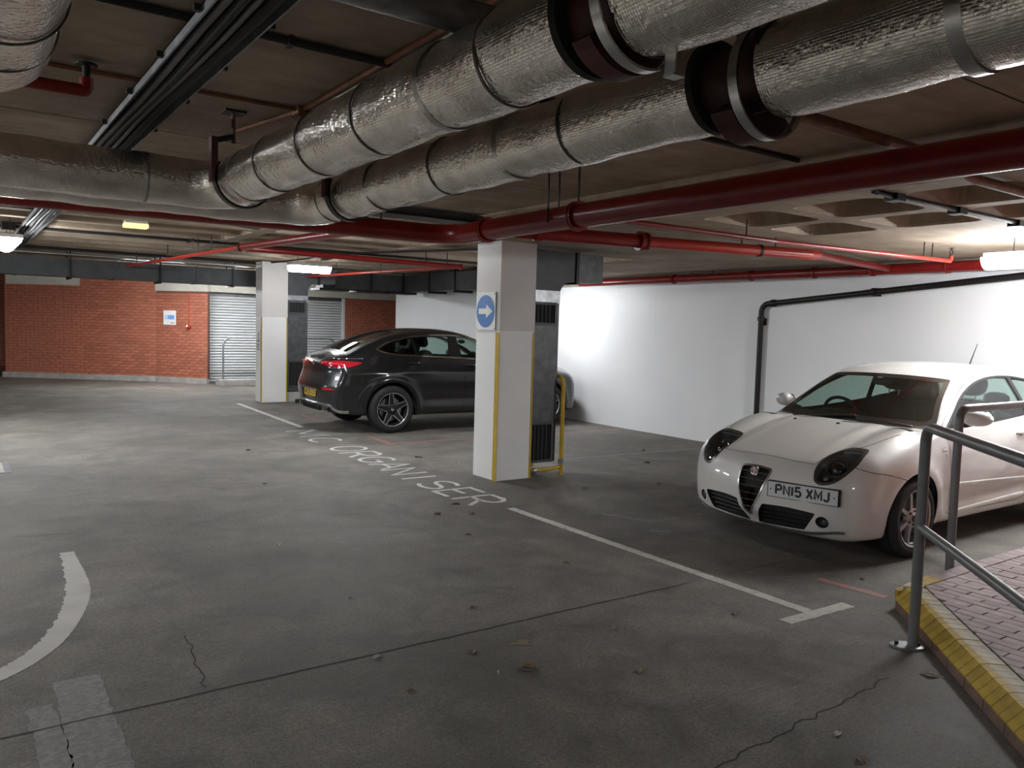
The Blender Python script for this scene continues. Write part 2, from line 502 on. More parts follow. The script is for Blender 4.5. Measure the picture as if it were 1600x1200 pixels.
M_PALELEAF = pmat('pale_litter', (0.42, 0.38, 0.32), 0.7, 0.0, 0.3, 30)
M_PAVER = pmat('block_paver', (0.35, 0.285, 0.275), 0.75, 0.0, 0.2, 12, 0.3, 110, randobj=0.13)
M_PAVEBED = pmat('paver_joint_sand', (0.05, 0.044, 0.04), 0.95, 0.0, 0.2, 30)
M_KERB = pmat('yellow_kerb_brick', (0.42, 0.27, 0.02), 0.6, 0.0, 0.25, 14, 0.3, 90, randobj=0.12)
M_KERBWORN = pmat('worn_kerb_top', (0.43, 0.385, 0.27), 0.7, 0.0, 0.25, 18, 0.3, 90, randobj=0.1)
M_KERBBASE = pmat('bare_kerb_brick', (0.14, 0.085, 0.065), 0.8, 0.0, 0.25, 14, 0.3, 90, randobj=0.15)

# ================================================================== structure
ZC = 2.85      # slab soffit over the lane
ZB = 2.57      # lower soffit over the parking bay
WX = 9.40      # face of the white wall

floor = struct('floor', ([(-9, -7, 0), (16, -7, 0), (16, 32, 0), (-9, 32, 0)], [(0, 1, 2, 3)]), M_FLOOR)

def coffer(x0, x1, y0, y1, z, m, depth, taper, nc=5, rad=0.1):
    """one waffle cell: soffit frame around a tapered recess with rounded corners"""
    def rr(ax0, ax1, ay0, ay1, r):
        pts = []
        for (cx, cy, a0) in ((ax1 - r, ay1 - r, 0), (ax0 + r, ay1 - r, 90), (ax0 + r, ay0 + r, 180), (ax1 - r, ay0 + r, 270)):
            for k in range(nc):
                a = math.radians(a0 + 90 * k / (nc - 1)); pts.append((cx + r * math.cos(a), cy + r * math.sin(a)))
        return pts
    outer = []
    for (cx, cy) in ((x1, y1), (x0, y1), (x0, y0), (x1, y0)):
        outer += [(cx, cy)] * nc
    ring = rr(x0 + m, x1 - m, y0 + m, y1 - m, rad)
    ring2 = rr(x0 + m + 0.012, x1 - m - 0.012, y0 + m + 0.012, y1 - m - 0.012, rad * 0.95)
    top = rr(x0 + m + taper, x1 - m - taper, y0 + m + taper, y1 - m - taper, rad * 0.7)
    n = 4 * nc
    V = [(p[0], p[1], z) for p in outer] + [(p[0], p[1], z) for p in ring] + [(p[0], p[1], z + 0.02) for p in ring2] + [(p[0], p[1], z + depth) for p in top]
    F = []
    for L in range(3):
        for k in range(n):
            j = (k + 1) % n
            q = (L * n + k, (L + 1) * n + k, (L + 1) * n + j, L * n + j)
            if L == 0 and outer[k] == outer[j]: q = (k, n + k, n + j)
            F.append(q)
    F.append(tuple(3 * n + k for k in range(n)))
    return V, F

def quad(x0, x1, y0, y1, z):
    return [(x0, y0, z), (x0, y1, z), (x1, y1, z), (x1, y0, z)], [(0, 1, 2, 3)]

# bay soffit: two rows of square coffers nearest the lane, plain slab elsewhere
parts = []
ys = [4.575 - 0.835 * k for k in range(0, 13)]
cx = [(4.88, 5.735), (5.735, 6.56)]
for (a, b) in cx:
    for k in range(12):
        parts.append(coffer(a, b, ys[k + 1], ys[k], ZB, 0.075, 0.26, 0.10, 5, 0.12))
parts += [quad(4.70, 4.88, -7, 7.6, ZB), quad(4.88, 6.56, 4.575, 7.6, ZB), quad(6.56, WX + 0.3, -7, 7.6, ZB), quad(4.88, 6.56, -7, ys[12], ZB)]
parts.append(([(4.70, -7, ZB), (4.70, 7.6, ZB), (4.70, 7.6, ZC), (4.70, -7, ZC)], [(0, 1, 2, 3)]))
parts.append(([(4.70, 7.6, ZB), (WX + 0.3, 7.6, ZB), (WX + 0.3, 7.6, ZC), (4.70, 7.6, ZC)], [(0, 1, 2, 3)]))
parts.append(box(7.2, WX + 0.3, 7.6, 10.8, ZB, ZC))
ceil_bay = struct('ceiling', join(parts), M_CEIL)

parts = [quad(-9, 4.70, -7, 7.6, ZC)]
Yc = 7.6
while Yc < 22.4:
    X0 = -9.0
    while X0 < 16:
        hide = False
        if hide:
            if X0 < 4.7: parts.append(quad(X0, 4.7, Yc, Yc + 0.82, ZC))
        else:
            parts.append(coffer(X0, X0 + 2.5, Yc, Yc + 0.82, ZC, 0.09, 0.20, 0.09, 4, 0.10))
        X0 += 2.5
    Yc += 0.82
parts.append(quad(-9, 16, Yc, 32, ZC))
ceil_lane = struct('ceiling', join(parts), M_CEIL)

# board joints in the lane slab
jparts = []
for (p, q) in (((1.95, -2, ), (1.95, 4.9)), ((-9, 1.9), (4.7, 1.9)), ((-9, 5.6), (4.7, 5.6)), ((3.1, -4), (3.1, 7.6))):
    jparts.append(xf(ribbon([p, q], 0.012, 0), Matrix.Translation((0, 0, ZC - 0.002))))
for j in jparts:
    mk('board_joint', j, M_CRACK, ceil_lane)

# white wall
wall_right = struct('wall_right', box(WX, WX + 0.30, -7, 18.62, 0, 2.435), M_WHITEWALL)
mk('bare_band', box(WX - 0.004, WX + 0.30, -7, 18.62, 2.435, ZC + 0.2), M_BAREBAND, wall_right)
for (y0, y1, z) in ((4.6, 10.9, 1.80), (5.2, 10.4, 1.06), (7.0, 11.2, 0.52)):
    mk('plaster_joint', box(WX - 0.0025, WX, y0, y1, z, z + 0.006), M_WHITEWALL, wall_right)
mk('plaster_joint', box(WX - 0.0025, WX, 9.34, 9.346, 1.6, 2.435), M_WHITEWALL, wall_right)
wall_return = struct('wall_end', box(WX + 0.30, 16, 18.3, 18.62, 0, ZC), M_WHITEWALL)

# enclosure behind the camera
struct('wall_back', box(-9, 16, -7.3, -7, 0, 3.2), M_PLINTH)
struct('wall_left', box(-9.3, -9, -7, 32, 0, 3.2), M_PLINTH)

# floor joint and cracks
def wob(p, q, n, amp, seed):
    r_ = random.Random(seed); out = []
    p = Vector(p); q = Vector(q); d = (q - p); nn = Vector((-d.y, d.x)).normalized()
    for i in range(n + 1):
        a = 0 if i in (0, n) else (r_.random() - 0.5) * 2 * amp
        out.append(tuple(p + d * i / n + nn * a))
    return out
mk('expansion_joint', ribbon(wob((-8, 3.63), (4.0, 3.555), 90, 0.004, 3), 0.009, 0.0024), M_CRACK, floor)
mk('expansion_joint', ribbon(wob((4.35, 3.55), (9.4, 3.52), 40, 0.004, 4), 0.006, 0.0012), M_CRACK, floor)
for i, (p, q, n, a) in enumerate((((2.25, 1.93), (3.72, 2.02), 26, 0.018), ((0.98, 4.3), (0.92, 3.62), 12, 0.02),
                                  ((0.3, 6.9), (0.75, 6.8), 12, 0.02), ((1.55, 8.6), (2.9, 7.9), 18, 0.05))):
    mk('floor_crack', ribbon(wob(p, q, n, a, i + 10), 0.0065, 0.0012), M_CRACK, floor)

# ------------------------------------------------------------------ brick walls with single bricks
BRL, BRH, BRD = 0.215, 0.065, 0.03
brick_me = box(0.005, BRL + 0.005, -0.012, BRD, 0.0, BRH, 0.0)
half_me = box(0.005, 0.105, -0.012, BRD, 0.0, BRH, 0.0)
def brick_wall(name, p, q, z0, z1, singles, hide_right=0.0, thick=0.25):
    """wall from p to q (2-D, face on the right-hand side seen from the camera); bricks proud of a mortar backing"""
    P = Vector(p); Q = Vector(q); L = (Q - P).length
    d = (Q - P).normalized(); ang = math.atan2(d.y, d.x)
    root = struct(name, xf(box(0, L, 0.0, thick, 0, z1, 0), Matrix.Translation((P.x, P.y, 0)) @ Matrix.Rotation(ang, 4, 'Z')), M_MORTAR)
    M = Matrix.Translation((P.x, P.y, 0)) @ Matrix.Rotation(ang, 4, 'Z')
    rows = int((z1 - z0) / 0.075); spots = []
    for r_ in range(rows):
        x = -0.1125 if r_ % 2 else 0.0
        while x < L - 0.02:
            a = max(x, 0.0); b = min(x + 0.225, L)
            if b - a > 0.06: spots.append((a, b, z0 + r_ * 0.075))
            x += 0.225
    spots.sort(key=lambda s: -s[1])
    first = None; rest = []
    n = 0
    for (a, b, z) in spots:
        full = (b - a) > 0.22
        if n < singles:
            key = 'f' if full else round(b - a, 3)
            if key not in brick_cache:
                o = mk('brick', box(0.005, b - a - 0.005, -0.008, 0.03, 0, BRH), M_BRICK)
                brick_cache[key] = o
            else:
                o = brick_cache[key].copy(); COL.objects.link(o)
            o.parent = root; o.matrix_parent_inverse = Matrix.Identity(4)
            o.matrix_basis = M @ Matrix.Translation((a, 0, z))
            n += 1
        else:
            rest.append(xf(box(a + 0.005, b - 0.005, -0.008, 0.03, z, z + BRH), M))
    if rest:
        o = mk('bricks', join(rest), M_BRICK, root, kind='stuff')
    return root
brick_cache = {}
BR, BC, BL = (5.40, 21.20), (4.42, 22.40), (1.20, 24.85)
wall_brick_r = brick_wall('wall_brick_right', (BC[0], BC[1]), (BR[0], BR[1]), 0.14, 2.36, 300, thick=0.05)
mk('plinth', xf(box(-0.05, 1.56, -0.06, 0.05, 0, 0.14), Matrix.Translation((BC[0], BC[1], 0)) @ Matrix.Rotation(math.atan2(BR[1] - BC[1], BR[0] - BC[0]), 4, 'Z')), M_PLINTH, wall_brick_r)
wall_brick_l = brick_wall('wall_brick_left', (BL[0], BL[1]), (BC[0], BC[1]), 0.14, 2.85, 300)
mk('plinth', xf(box(-0.05, 4.06, -0.06, 0.1, 0, 0.14), Matrix.Translation((BL[0], BL[1], 0)) @ Matrix.Rotation(math.atan2(BC[1] - BL[1], BC[0] - BL[0]), 4, 'Z')), M_PLINTH, wall_brick_l)
_ml = Matrix.Translation((BL[0], BL[1], 0)) @ Matrix.Rotation(math.atan2(BC[1] - BL[1], BC[0] - BL[0]), 4, 'Z')
mk('cream_band', xf(box(0.05, 2.02, -0.03, 0.05, 2.44, 2.70), _ml), M_CREAM, wall_brick_l)
wall_brick_f = brick_wall('wall_brick_far', (-4.0, 27.6), (1.4, 27.6), 0.14, 2.8, 0)
mk('corner_trim', box(1.02, 1.08, 24.85, 24.91, 0.5, 2.1), M_CREAM, wall_brick_f)
wall_brick_s = brick_wall('wall_brick_beside_shutter', (9.19, 21.32), (12.2, 21.32), 0.1, 2.36, 300)

# lintel over shutter and brick
struct('trim_1', box(5.43, 12.2, 21.26, 21.6, 2.36, 2.85), M_CREAM)
struct('trim_2', xf(box(-0.02, 1.56, -0.03, 0.2, 2.36, 2.66), Matrix.Translation((BC[0], BC[1], 0)) @ Matrix.Rotation(math.atan2(BR[1] - BC[1], BR[0] - BC[0]), 4, 'Z')), M_CREAM)

# roller shutter: each slat curved, own object
shut = empty('roller_shutter', (7.31, 21.4, 0), 'wide pale grey roller shutter of ribbed slats behind the far column', 'shutter')
prof = []
for k in range(7):
    t = k / 6
    prof.append((21.44 - 0.030 * math.sin(math.pi * t) ** 0.7, 0.052 * t))
prof += [(21.465, 0.055), (21.465, 0.0)]
slat0 = None
sl = prism([(p[0], p[1]) for p in prof], 'x', 5.47, 9.15)
n_sl = int(2.30 / 0.072)
for k in range(n_sl):
    if slat0 is None:
        slat0 = mk('slat', xf(sl, Matrix.Diagonal((1, 1, 1.16, 1))), M_SHUT, shut)
        inv = slat0.matrix_parent_inverse.copy()
        slat0.location = (0, 0, 0.04)
    else:
        o = slat0.copy(); COL.objects.link(o); o.location = (0, 0, 0.04 + k * 0.072)
mk('guide_rail', box(5.43, 5.49, 21.36, 21.47, 0, 2.36), M_DKGALV, shut)
mk('guide_rail', box(9.13, 9.19, 21.36, 21.47, 0, 2.36), M_SHUT, shut)
mk('backing_sheet', box(5.45, 9.17, 21.47, 21.49, 0, 2.36), M_DKGALV, shut)
mk('bottom_bar', box(5.49, 9.13, 21.40, 21.46, 0.0, 0.05), M_GALV, shut)

# ------------------------------------------------------------------ columns
def rrect_strip(): pass
def column(x0, x1, y0, y1, ztop, ylow, label):
    e = empty('column', ((x0 + x1) / 2, (y0 + y1) / 2, 0), label, 'column', 'white square columns')
    mk('shaft', box(x0, x1, y0, y1, 0, ztop, 0.006), M_WHITECOL, e)
    t = 0.004
    # yellow edge strips on the corners
    mk('edge_strip', box(x0 - t, x0, y0 - t, y0 + 0.07, 0.0, ylow), M_YELLOW, e)
    mk('edge_strip', box(x1 - 0.02, x1 + t, y0 - t, y0 + 0.05, 0.0, ylow), M_YELLOW, e)
    return e
col1 = column(4.78, 5.235, 7.04, 7.50, ZB, 1.60, 'nearest white square column with blue arrow sign and yellow corner strip')
col2 = column(5.17, 5.69, 16.15, 16.55, ZC, 1.74, 'far white square column standing before the roller shutter')
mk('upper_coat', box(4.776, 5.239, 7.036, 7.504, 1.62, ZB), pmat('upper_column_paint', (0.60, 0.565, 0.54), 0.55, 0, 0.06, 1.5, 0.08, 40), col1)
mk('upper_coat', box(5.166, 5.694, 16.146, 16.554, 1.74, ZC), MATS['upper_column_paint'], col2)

# arrow sign
sg = empty('direction_sign', (4.77, 7.30, 1.62), 'square white sign with white arrow in a blue disc on the near column', 'sign')
mk('plate', box(4.762, 4.774, 7.105, 7.485, 1.62, 2.03, 0.003), M_SIGNWHITE, sg)
disc = lathe([(0.0, 0.0), (0.175, 0.0), (0.175, -0.003), (0.0, -0.003)], 48, 'x', Matrix.Translation((4.7618, 7.295, 1.825)))
mk('blue_disc', disc, M_BLUE, sg)
ar = [(0.13, 0.03), (-0.02, 0.03), (-0.02, 0.075), (-0.14, 0.0), (-0.02, -0.075), (-0.02, -0.03), (0.13, -0.03)]
mk('arrow', prism([(7.295 + a, 1.825 + b) for a, b in ar], 'x', 4.756, 4.7588), M_SIGNWHITE, sg)
for yy in (7.125, 7.465):
    for zz in (1.64, 2.01):
        mk('screw', lathe([(0, -0.003), (0.006, -0.003), (0.006, 0)], 8, 'x', Matrix.Translation((4.762, yy, zz))), M_RUST, sg)
# small notice on far column
nt_ = empty('warning_notice', (5.16, 16.35, 1.08), 'small white warning notice with black triangle on the far column', 'sign')
mk('plate', box(5.155, 5.164, 16.24, 16.46, 1.05, 1.48), M_SIGNWHITE, nt_)
mk('triangle', prism([(16.27, 1.23), (16.43, 1.23), (16.35, 1.44)], 'x', 5.151, 5.155), M_LETTER, nt_)
mk('triangle_field', prism([(16.30, 1.25), (16.40, 1.25), (16.35, 1.39)], 'x', 5.148, 5.151), M_SIGNWHITE, nt_)
for zz in (1.18, 1.13, 1.08):
    mk('text_line', box(5.152, 5.155, 16.27, 16.43, zz - 0.012, zz + 0.008), M_LETTER, nt_)

# ventilation ducts strapped to the columns
def col_duct(x0, x1, y0, y1, zt, zb, xe, ztop, label, gl):
    e = empty('ventilation_duct', ((x0 + x1) / 2, (y0 + y1) / 2, zb), label, 'duct', 'column ducts')
    mk('riser', box(x0, x1, y0, y1, zb, zt, 0.004), M_DKGALV, e)
    # elbow with a curved throat turning to +X
    R_ = 0.16; zl = ztop - 0.34
    pts = [(x0, zt + 0.05), (x1, zt + 0.05)]
    for k in range(1, 8):
        a = math.pi / 2 * k / 7
        pts.append((x1 + R_ - R_ * math.cos(a), zl - R_ + R_ * math.sin(a)))
    pts += [(x1 + R_ + 0.08, zl), (x1 + R_ + 0.08, ztop), (x0, ztop)]
    mk('elbow', prism(pts, 'y', y0 + 0.002, y1 - 0.002), M_DUCTGREY, e)
    mk('flange', box(x1 + R_ + 0.06, x1 + R_ + 0.10, y0 - 0.02, y1 + 0.02, zl - 0.02, ztop), M_BLACKSTEEL, e)
    mk('outlet_box', box(x1 + R_ + 0.10, xe, y0 - 0.005, y1 + 0.005, zl + 0.01, ztop - 0.012, 0.004), M_DKGALV, e)
    mk('bare_collar', box(x0 - 0.002, x1 + 0.002, y0 - 0.004, y1, zt - 0.09, zt + 0.05), M_GALV, e)
    for (ga, gb) in gl:
        f = mk('grille', join([box(x0 + 0.02, x1 - 0.045, y0 - 0.02, y0, ga, ga + 0.03), box(x0 + 0.02, x1 - 0.045, y0 - 0.02, y0, gb - 0.03, gb),
                               box(x0 + 0.02, x0 + 0.05, y0 - 0.02, y0, ga + 0.03, gb - 0.03), box(x1 - 0.075, x1 - 0.045, y0 - 0.02, y0, ga + 0.03, gb - 0.03)]), M_DUCTGREY, e)
        mk('grille_recess', box(x0 + 0.05, x1 - 0.075, y0 - 0.003, y0, ga + 0.03, gb - 0.03), M_BLACK, f)
        nb = 5
        for k in range(nb):
            xx = x0 + 0.05 + (x1 - x0 - 0.125) * (k + 0.5) / nb
            mk('grille_bar', box(xx - 0.004, xx + 0.004, y0 - 0.014, y0 - 0.004, ga + 0.03, gb - 0.03), M_BLACK, f)
    return e
col_duct(5.245, 5.64, 7.12, 7.44, 2.03, 0.15, 6.27, 2.53, 'dark grey ventilation duct with two grilles beside the near column', ((1.69, 1.95), (0.15, 0.61)))
col_duct(5.70, 6.15, 16.22, 16.55, 2.15, 0.22, 6.75, 2.80, 'dark grey ventilation duct beside the far column behind the black car', ((1.82, 2.10), (0.3, 0.85)))
mk('duct_plinth', box(5.69, 6.45, 16.18, 16.6, 0, 0.20), M_PLINTH, label='low concrete plinth under the far column duct', cat='plinth')

# yellow bent guard rail beside the near column
gr = empty('guard_hoop', (5.65, 7.05, 0), 'yellow tubular guard hoop beside the near column duct', 'guard rail')
mk('hoop_tube', tube(bend([(5.672, 7.04, 0.0), (5.672, 7.04, 1.12), (5.685, 7.62, 1.12), (5.685, 7.62, 0.0)], 0.10), 0.024, 14), M_YELLOW, gr, smooth=True, auto=40)
mk('low_tube', tube(bend([(5.27, 7.07, 0.07), (5.50, 7.07, 0.07), (5.655, 7.05, 0.09)], 0.04), 0.02, 12), M_YELLOW, gr, smooth=True, auto=40)
mk('clamp', tube([(5.665, 7.04, 0.13), (5.665, 7.04, 0.19)], 0.032, 12), M_GALV, gr, smooth=True, auto=40)
mk('clamp', tube([(5.29, 7.07, 0.07), (5.33, 7.07, 0.07)], 0.032, 12), M_GALV, gr, smooth=True, auto=40)

# notice, call point by the brick corner
aw = math.atan2(BR[1] - BC[1], BR[0] - BC[0])
def on_brick(u0, u1, d0, d1, z0, z1, bev=0.0):
    return xf(box(u0, u1, d0, d1, z0, z1, bev), Matrix.Translation((BC[0], BC[1], 0)) @ Matrix.Rotation(aw, 4, 'Z'))
nb_ = empty('wall_notice', (4.64, 21.98, 1.49), 'white paper notice with blue picture on the lit brick wall', 'notice')
mk('sheet', on_brick(0.23, 0.60, -0.022, -0.010, 1.49, 1.86), M_SIGNWHITE, nb_)
mk('blue_picture', on_brick(0.38, 0.56, -0.026, -0.022, 1.63, 1.74), pmat('notice_blue', (0.16, 0.33, 0.72), 0.5), nb_)
mk('pale_picture', on_brick(0.27, 0.38, -0.026, -0.022, 1.63, 1.74), pmat('notice_pale_blue', (0.45, 0.60, 0.78), 0.5), nb_)
mk('text_line', on_brick(0.45, 0.56, -0.026, -0.022, 1.53, 1.545), M_DKRED, nb_)
cp = empty('fire_alarm_sounder', (5.01, 21.65, 1.4), 'small red fire alarm sounder on the brick wall beside the notice', 'alarm')
Mcp = Matrix.Translation((BC[0], BC[1], 0)) @ Matrix.Rotation(aw, 4, 'Z')
mk('housing', lathe([(0, -0.10), (0.035, -0.10), (0.055, -0.07), (0.06, -0.01), (0, -0.01)], 20, 'y', Mcp @ Matrix.Translation((1.0, 0, 1.45))), M_REDORANGE, cp, smooth=True, auto=40)
mk('lens', lathe([(0, -0.125), (0.02, -0.12), (0.03, -0.10), (0, -0.10)], 16, 'y', Mcp @ Matrix.Translation((1.0, 0, 1.47))), M_SIGNWHITE, cp, smooth=True)
mk('conduit', xf(tube([(1.0, -0.02, 1.5), (1.0, -0.02, 2.45)], 0.010, 8), Mcp), M_REDORANGE, cp)

# handrail on plinth before the shutter
mk('rail_plinth', box(5.50, 9.2, 20.4, 20.85, 0, 0.16, 0.01), M_PLINTH, label='low concrete kerb block before the roller shutter', cat='kerb')
fr = empty('far_handrail', (5.62, 20.6, 0.16), 'galvanised hoop handrail on kerb before the roller shutter', 'handrail')
mk('rail_tube', tube(bend([(5.62, 20.6, 0.16), (5.62, 20.6, 1.22), (8.6, 20.6, 1.22), (8.6, 20.6, 0.16)], 0.22), 0.025, 12), M_GALV, fr, smooth=True, auto=40)
mk('rail_post', tube([(7.1, 20.6, 0.16), (7.1, 20.6, 1.22)], 0.022, 10), M_GALV, fr, smooth=True, auto=40)

# dark service ducts along the far end
d1 = empty('service_duct', (-2, 17.1, 2.17), 'long dark grey rectangular duct hung under the far left ceiling', 'duct')
mk('casing', box(-8.5, 5.68, 16.9, 17.35, 2.37, 2.70), M_DUCTGREY, d1)
for xx in (0.2, 1.85, 3.4, 4.8):
    mk('hanger', join([box(xx - 0.012, xx + 0.012, 16.87, 16.89, 2.34, 2.85), box(xx - 0.012, xx + 0.012, 17.36, 17.38, 2.34, 2.85), box(xx - 0.02, xx + 0.02, 16.85, 17.40, 2.33, 2.37)]), M_BLACKSTEEL, d1)
for xx in (1.0, 2.6, 4.1):
    mk('joint_band', box(xx - 0.02, xx + 0.02, 16.89, 17.36, 2.36, 2.71), M_DUCTGREY, d1)
mk('top_cable_tray', box(-8.5, 5.15, 16.8, 17.1, 2.76, 2.78), M_GALV, d1)
d2 = empty('service_duct', (8, 17.1, 2.47), 'dark grey rectangular duct turning along the white wall above black car', 'duct')
mk('casing', join([box(6.75, 9.15, 16.9, 17.35, 2.42, 2.80), box(8.75, 9.15, 11.7, 16.9, 2.42, 2.80)]), M_DUCTGREY, d2)
for yy in (12.6, 13.6, 14.6, 15.7):
    mk('hanger', join([box(8.725, 8.745, yy - 0.012, yy + 0.012, 2.37, 2.85), box(9.155, 9.175, yy - 0.012, yy + 0.012, 2.37, 2.85), box(8.72, 9.18, yy - 0.02, yy + 0.02, 2.37, 2.42)]), M_BLACKSTEEL, d2)
for xx in (7.0, 7.9, 8.7):
    mk('hanger', join([box(xx - 0.012, xx + 0.012, 16.87, 16.89, 2.37, 2.85), box(xx - 0.35, xx + 0.35, 16.85, 17.40, 2.37, 2.42)]), M_BLACKSTEEL, d2)

# ================================================================== pipes and services
def pipe_x(name, y, z, x0, x1, r, mat, label, cat='pipe', n=20): 
    return mk(name, tube([(x0, y, z), (x1, y, z)], r, n), mat, smooth=True, auto=40, label=label, cat=cat)

def foil_section(p, q, r, seed, n=48, step=0.04, lump=0.0035):
    """insulation sleeve with slightly lumpy surface; p,q end points"""
    P = Vector(p); Q = Vector(q); L = (Q - P).length; m = max(2, int(L / step))
    return foil_path([P + (Q - P) * i / m for i in range(m + 1)], r, seed, n, lump)

def foil_path(path, r, seed, n=48, lump=0.0035):
    r_ = random.Random(seed)
    V, F, U = tube(path, r, n, caps=False)
    ph = [r_.random() * 6.28 for _ in range(8)]
    out = []
    P0 = [Vector(p) for p in path]; s = n + 1
    for i, v in enumerate(V):
        ring = i // s; c = P0[ring]; d = Vector(v) - c; u, w_ = U[i]
        a = w_ / r
        k = (math.sin(u * 9 + ph[0] + 2 * math.sin(a + ph[1])) + math.sin(u * 23 + ph[2] + 3 * math.cos(a)) * 0.6 + math.sin(5 * a + ph[3] + u * 3) * 0.5)
        out.append(tuple(c + d * (1 + lump * k / r)))
    return out, F, U

def band_ring(c, axis, r, w, t, mat, parent, name='tape_band', n=48):
    prof = [(r - 0.004, -w / 2), (r + t, -w / 2), (r + t, w / 2), (r - 0.004, w / 2)]
    return mk(name, lathe(prof, n, axis, Matrix.Translation(c)), mat, parent, smooth=True, auto=35)

def arc_piece(c, r0, r1, a0, a1, w, n=14):
    V = []; F = []
    for i in range(n + 1):
        a = math.radians(a0 + (a1 - a0) * i / n)
        for (r_, dy) in ((r0, -w / 2), (r1, -w / 2), (r1, w / 2), (r0, w / 2)):
            V.append((c[0] + r_ * math.cos(a), c[1] + dy, c[2] + r_ * math.sin(a)))
    for i in range(n):
        for k in range(4): F.append((4 * i + k, 4 * i + (k + 1) % 4, 4 * i + 4 + (k + 1) % 4, 4 * i + 4 + k))
    F += [(0, 1, 2, 3), (4 * n + 3, 4 * n + 2, 4 * n + 1, 4 * n)]
    return V, F
ZP = 2.47; RP = 0.144
# --- pipe A: along Y at X 1.42, elbow to -X at Y 5.15
A = empty('insulated_pipe', (1.42, 3.0, ZP), 'upper foil-wrapped pipe running overhead and turning left at the hangers', 'pipe', 'foil insulated pipes')
path = bend([(1.42, 1.68, ZP), (1.42, 5.15, ZP), (-8.5, 5.15, ZP)], 0.26, 10)
def dense(path, step):
    out = [Vector(path[0])]
    for a, b in zip(path[:-1], path[1:]):
        a = Vector(a); b = Vector(b); m = max(1, int((b - a).length / step))
        for i in range(1, m + 1): out.append(a + (b - a) * i / m)
    return out
mk('foil_sleeve', foil_path(dense(path, 0.045), RP, 1), M_FOIL, A, smooth=True)
mk('foil_sleeve', foil_section((1.42, 1.47, ZP), (1.42, -2.5, ZP), RP + 0.002, 2), M_FOIL, A, smooth=True)
for y in (2.05, 2.42, 2.95, 3.55, 4.15, 4.62):
    band_ring((1.42, y, ZP), 'y', RP + 0.0035, 0.010 if y not in (2.42, 4.62) else 0.032, 0.0015, M_FOILTAPE if y in (2.42, 4.62) else M_TAPEDARK, A)
for x in (0.95, 0.1, -0.9):
    band_ring((x, 5.15, ZP), 'x', RP + 0.0035, 0.012, 0.001, M_FOILTAPE, A)
mk('end_disc', lathe([(0.10, 1.665), (RP + 0.006, 1.665), (RP + 0.008, 1.69), (0.10, 1.70)], 48, 'y', Matrix.Translation((1.42, 0, ZP))), M_BLACKRUB, A, smooth=True, auto=35)
mk('end_disc', lathe([(0.10, 1.475), (RP + 0.002, 1.475), (RP + 0.002, 1.463), (0.10, 1.463)], 48, 'y', Matrix.Translation((1.42, 0, ZP))), M_BLACKRUB, A, smooth=True, auto=35)
mk('bare_pipe', tube([(1.42, 1.72, ZP), (1.42, 1.44, ZP)], 0.108, 32), M_DKRED, A, smooth=True, auto=40)
band_ring((1.42, 1.50, ZP - 0.01), 'y', RP + 0.016, 0.032, 0.003, M_STEELBAND, A, 'clamp_band')
mk('clamp_lug', join([box(1.435, 1.441, 1.395, 1.43, ZP - RP - 0.055, ZP - RP + 0.01), box(1.43, 1.47, 1.395, 1.43, ZP - RP - 0.058, ZP - RP - 0.052)]), M_STEELBAND, A)
mk('saddle', arc_piece((1.42, 1.58, ZP - 0.012), 0.100, 0.158, 215, 325, 0.07), M_DKRED, A)
mk('hanger_strut', box(1.395, 1.445, 1.55, 1.62, ZP, ZC), M_DKRED, A)
# --- pipe B: along Y at X 2.12, elbow to -X at Y 5.55
B = empty('insulated_pipe', (2.12, 3.0, ZP), 'lower foil-wrapped pipe nearer the red main, turning left behind the other', 'pipe', 'foil insulated pipes')
path = bend([(2.12, 1.86, ZP), (2.12, 5.55, ZP), (-8.5, 5.55, ZP)], 0.26, 10)
mk('foil_sleeve', foil_path(dense(path, 0.045), RP, 3), M_FOIL, B, smooth=True)
mk('foil_sleeve', foil_section((2.12, 1.60, ZP), (2.12, -2.5, ZP), RP + 0.002, 4), M_FOIL, B, smooth=True)
for y in (2.55, 3.0, 3.6, 4.35, 5.1):
    band_ring((2.12, y, ZP), 'y', RP + 0.0035, 0.010 if y != 3.0 else 0.028, 0.0015, M_TAPEDARK if y not in (3.0,) else M_FOILTAPE, B)
mk('end_disc', lathe([(0.10, 1.845), (RP + 0.006, 1.845), (RP + 0.008, 1.87), (0.10, 1.88)], 48, 'y', Matrix.Translation((2.12, 0, ZP))), M_BLACKRUB, B, smooth=True, auto=35)
mk('end_disc', lathe([(0.10, 1.605), (RP + 0.002, 1.605), (RP + 0.002, 1.59), (0.10, 1.59)], 48, 'y', Matrix.Translation((2.12, 0, ZP))), M_BLACKRUB, B, smooth=True, auto=35)
mk('bare_pipe', tube([(2.12, 1.90, ZP), (2.12, 1.58, ZP)], 0.108, 32), M_DKRED, B, smooth=True, auto=40)
band_ring((2.12, 1.655, ZP - 0.028), 'y', RP + 0.030, 0.034, 0.003, M_STEELBAND, B, 'clamp_band')
band_ring((2.12, 1.02, ZP), 'y', RP + 0.006, 0.04, 0.003, M_STEELBAND, B, 'clamp_band')
mk('saddle', arc_piece((2.12, 1.72, ZP - 0.03), 0.10, 0.175, 215, 325, 0.085), M_DKRED, B)
mk('hanger_strut', box(2.095, 2.145, 1.70, 1.77, ZP, ZC), M_DKRED, B)

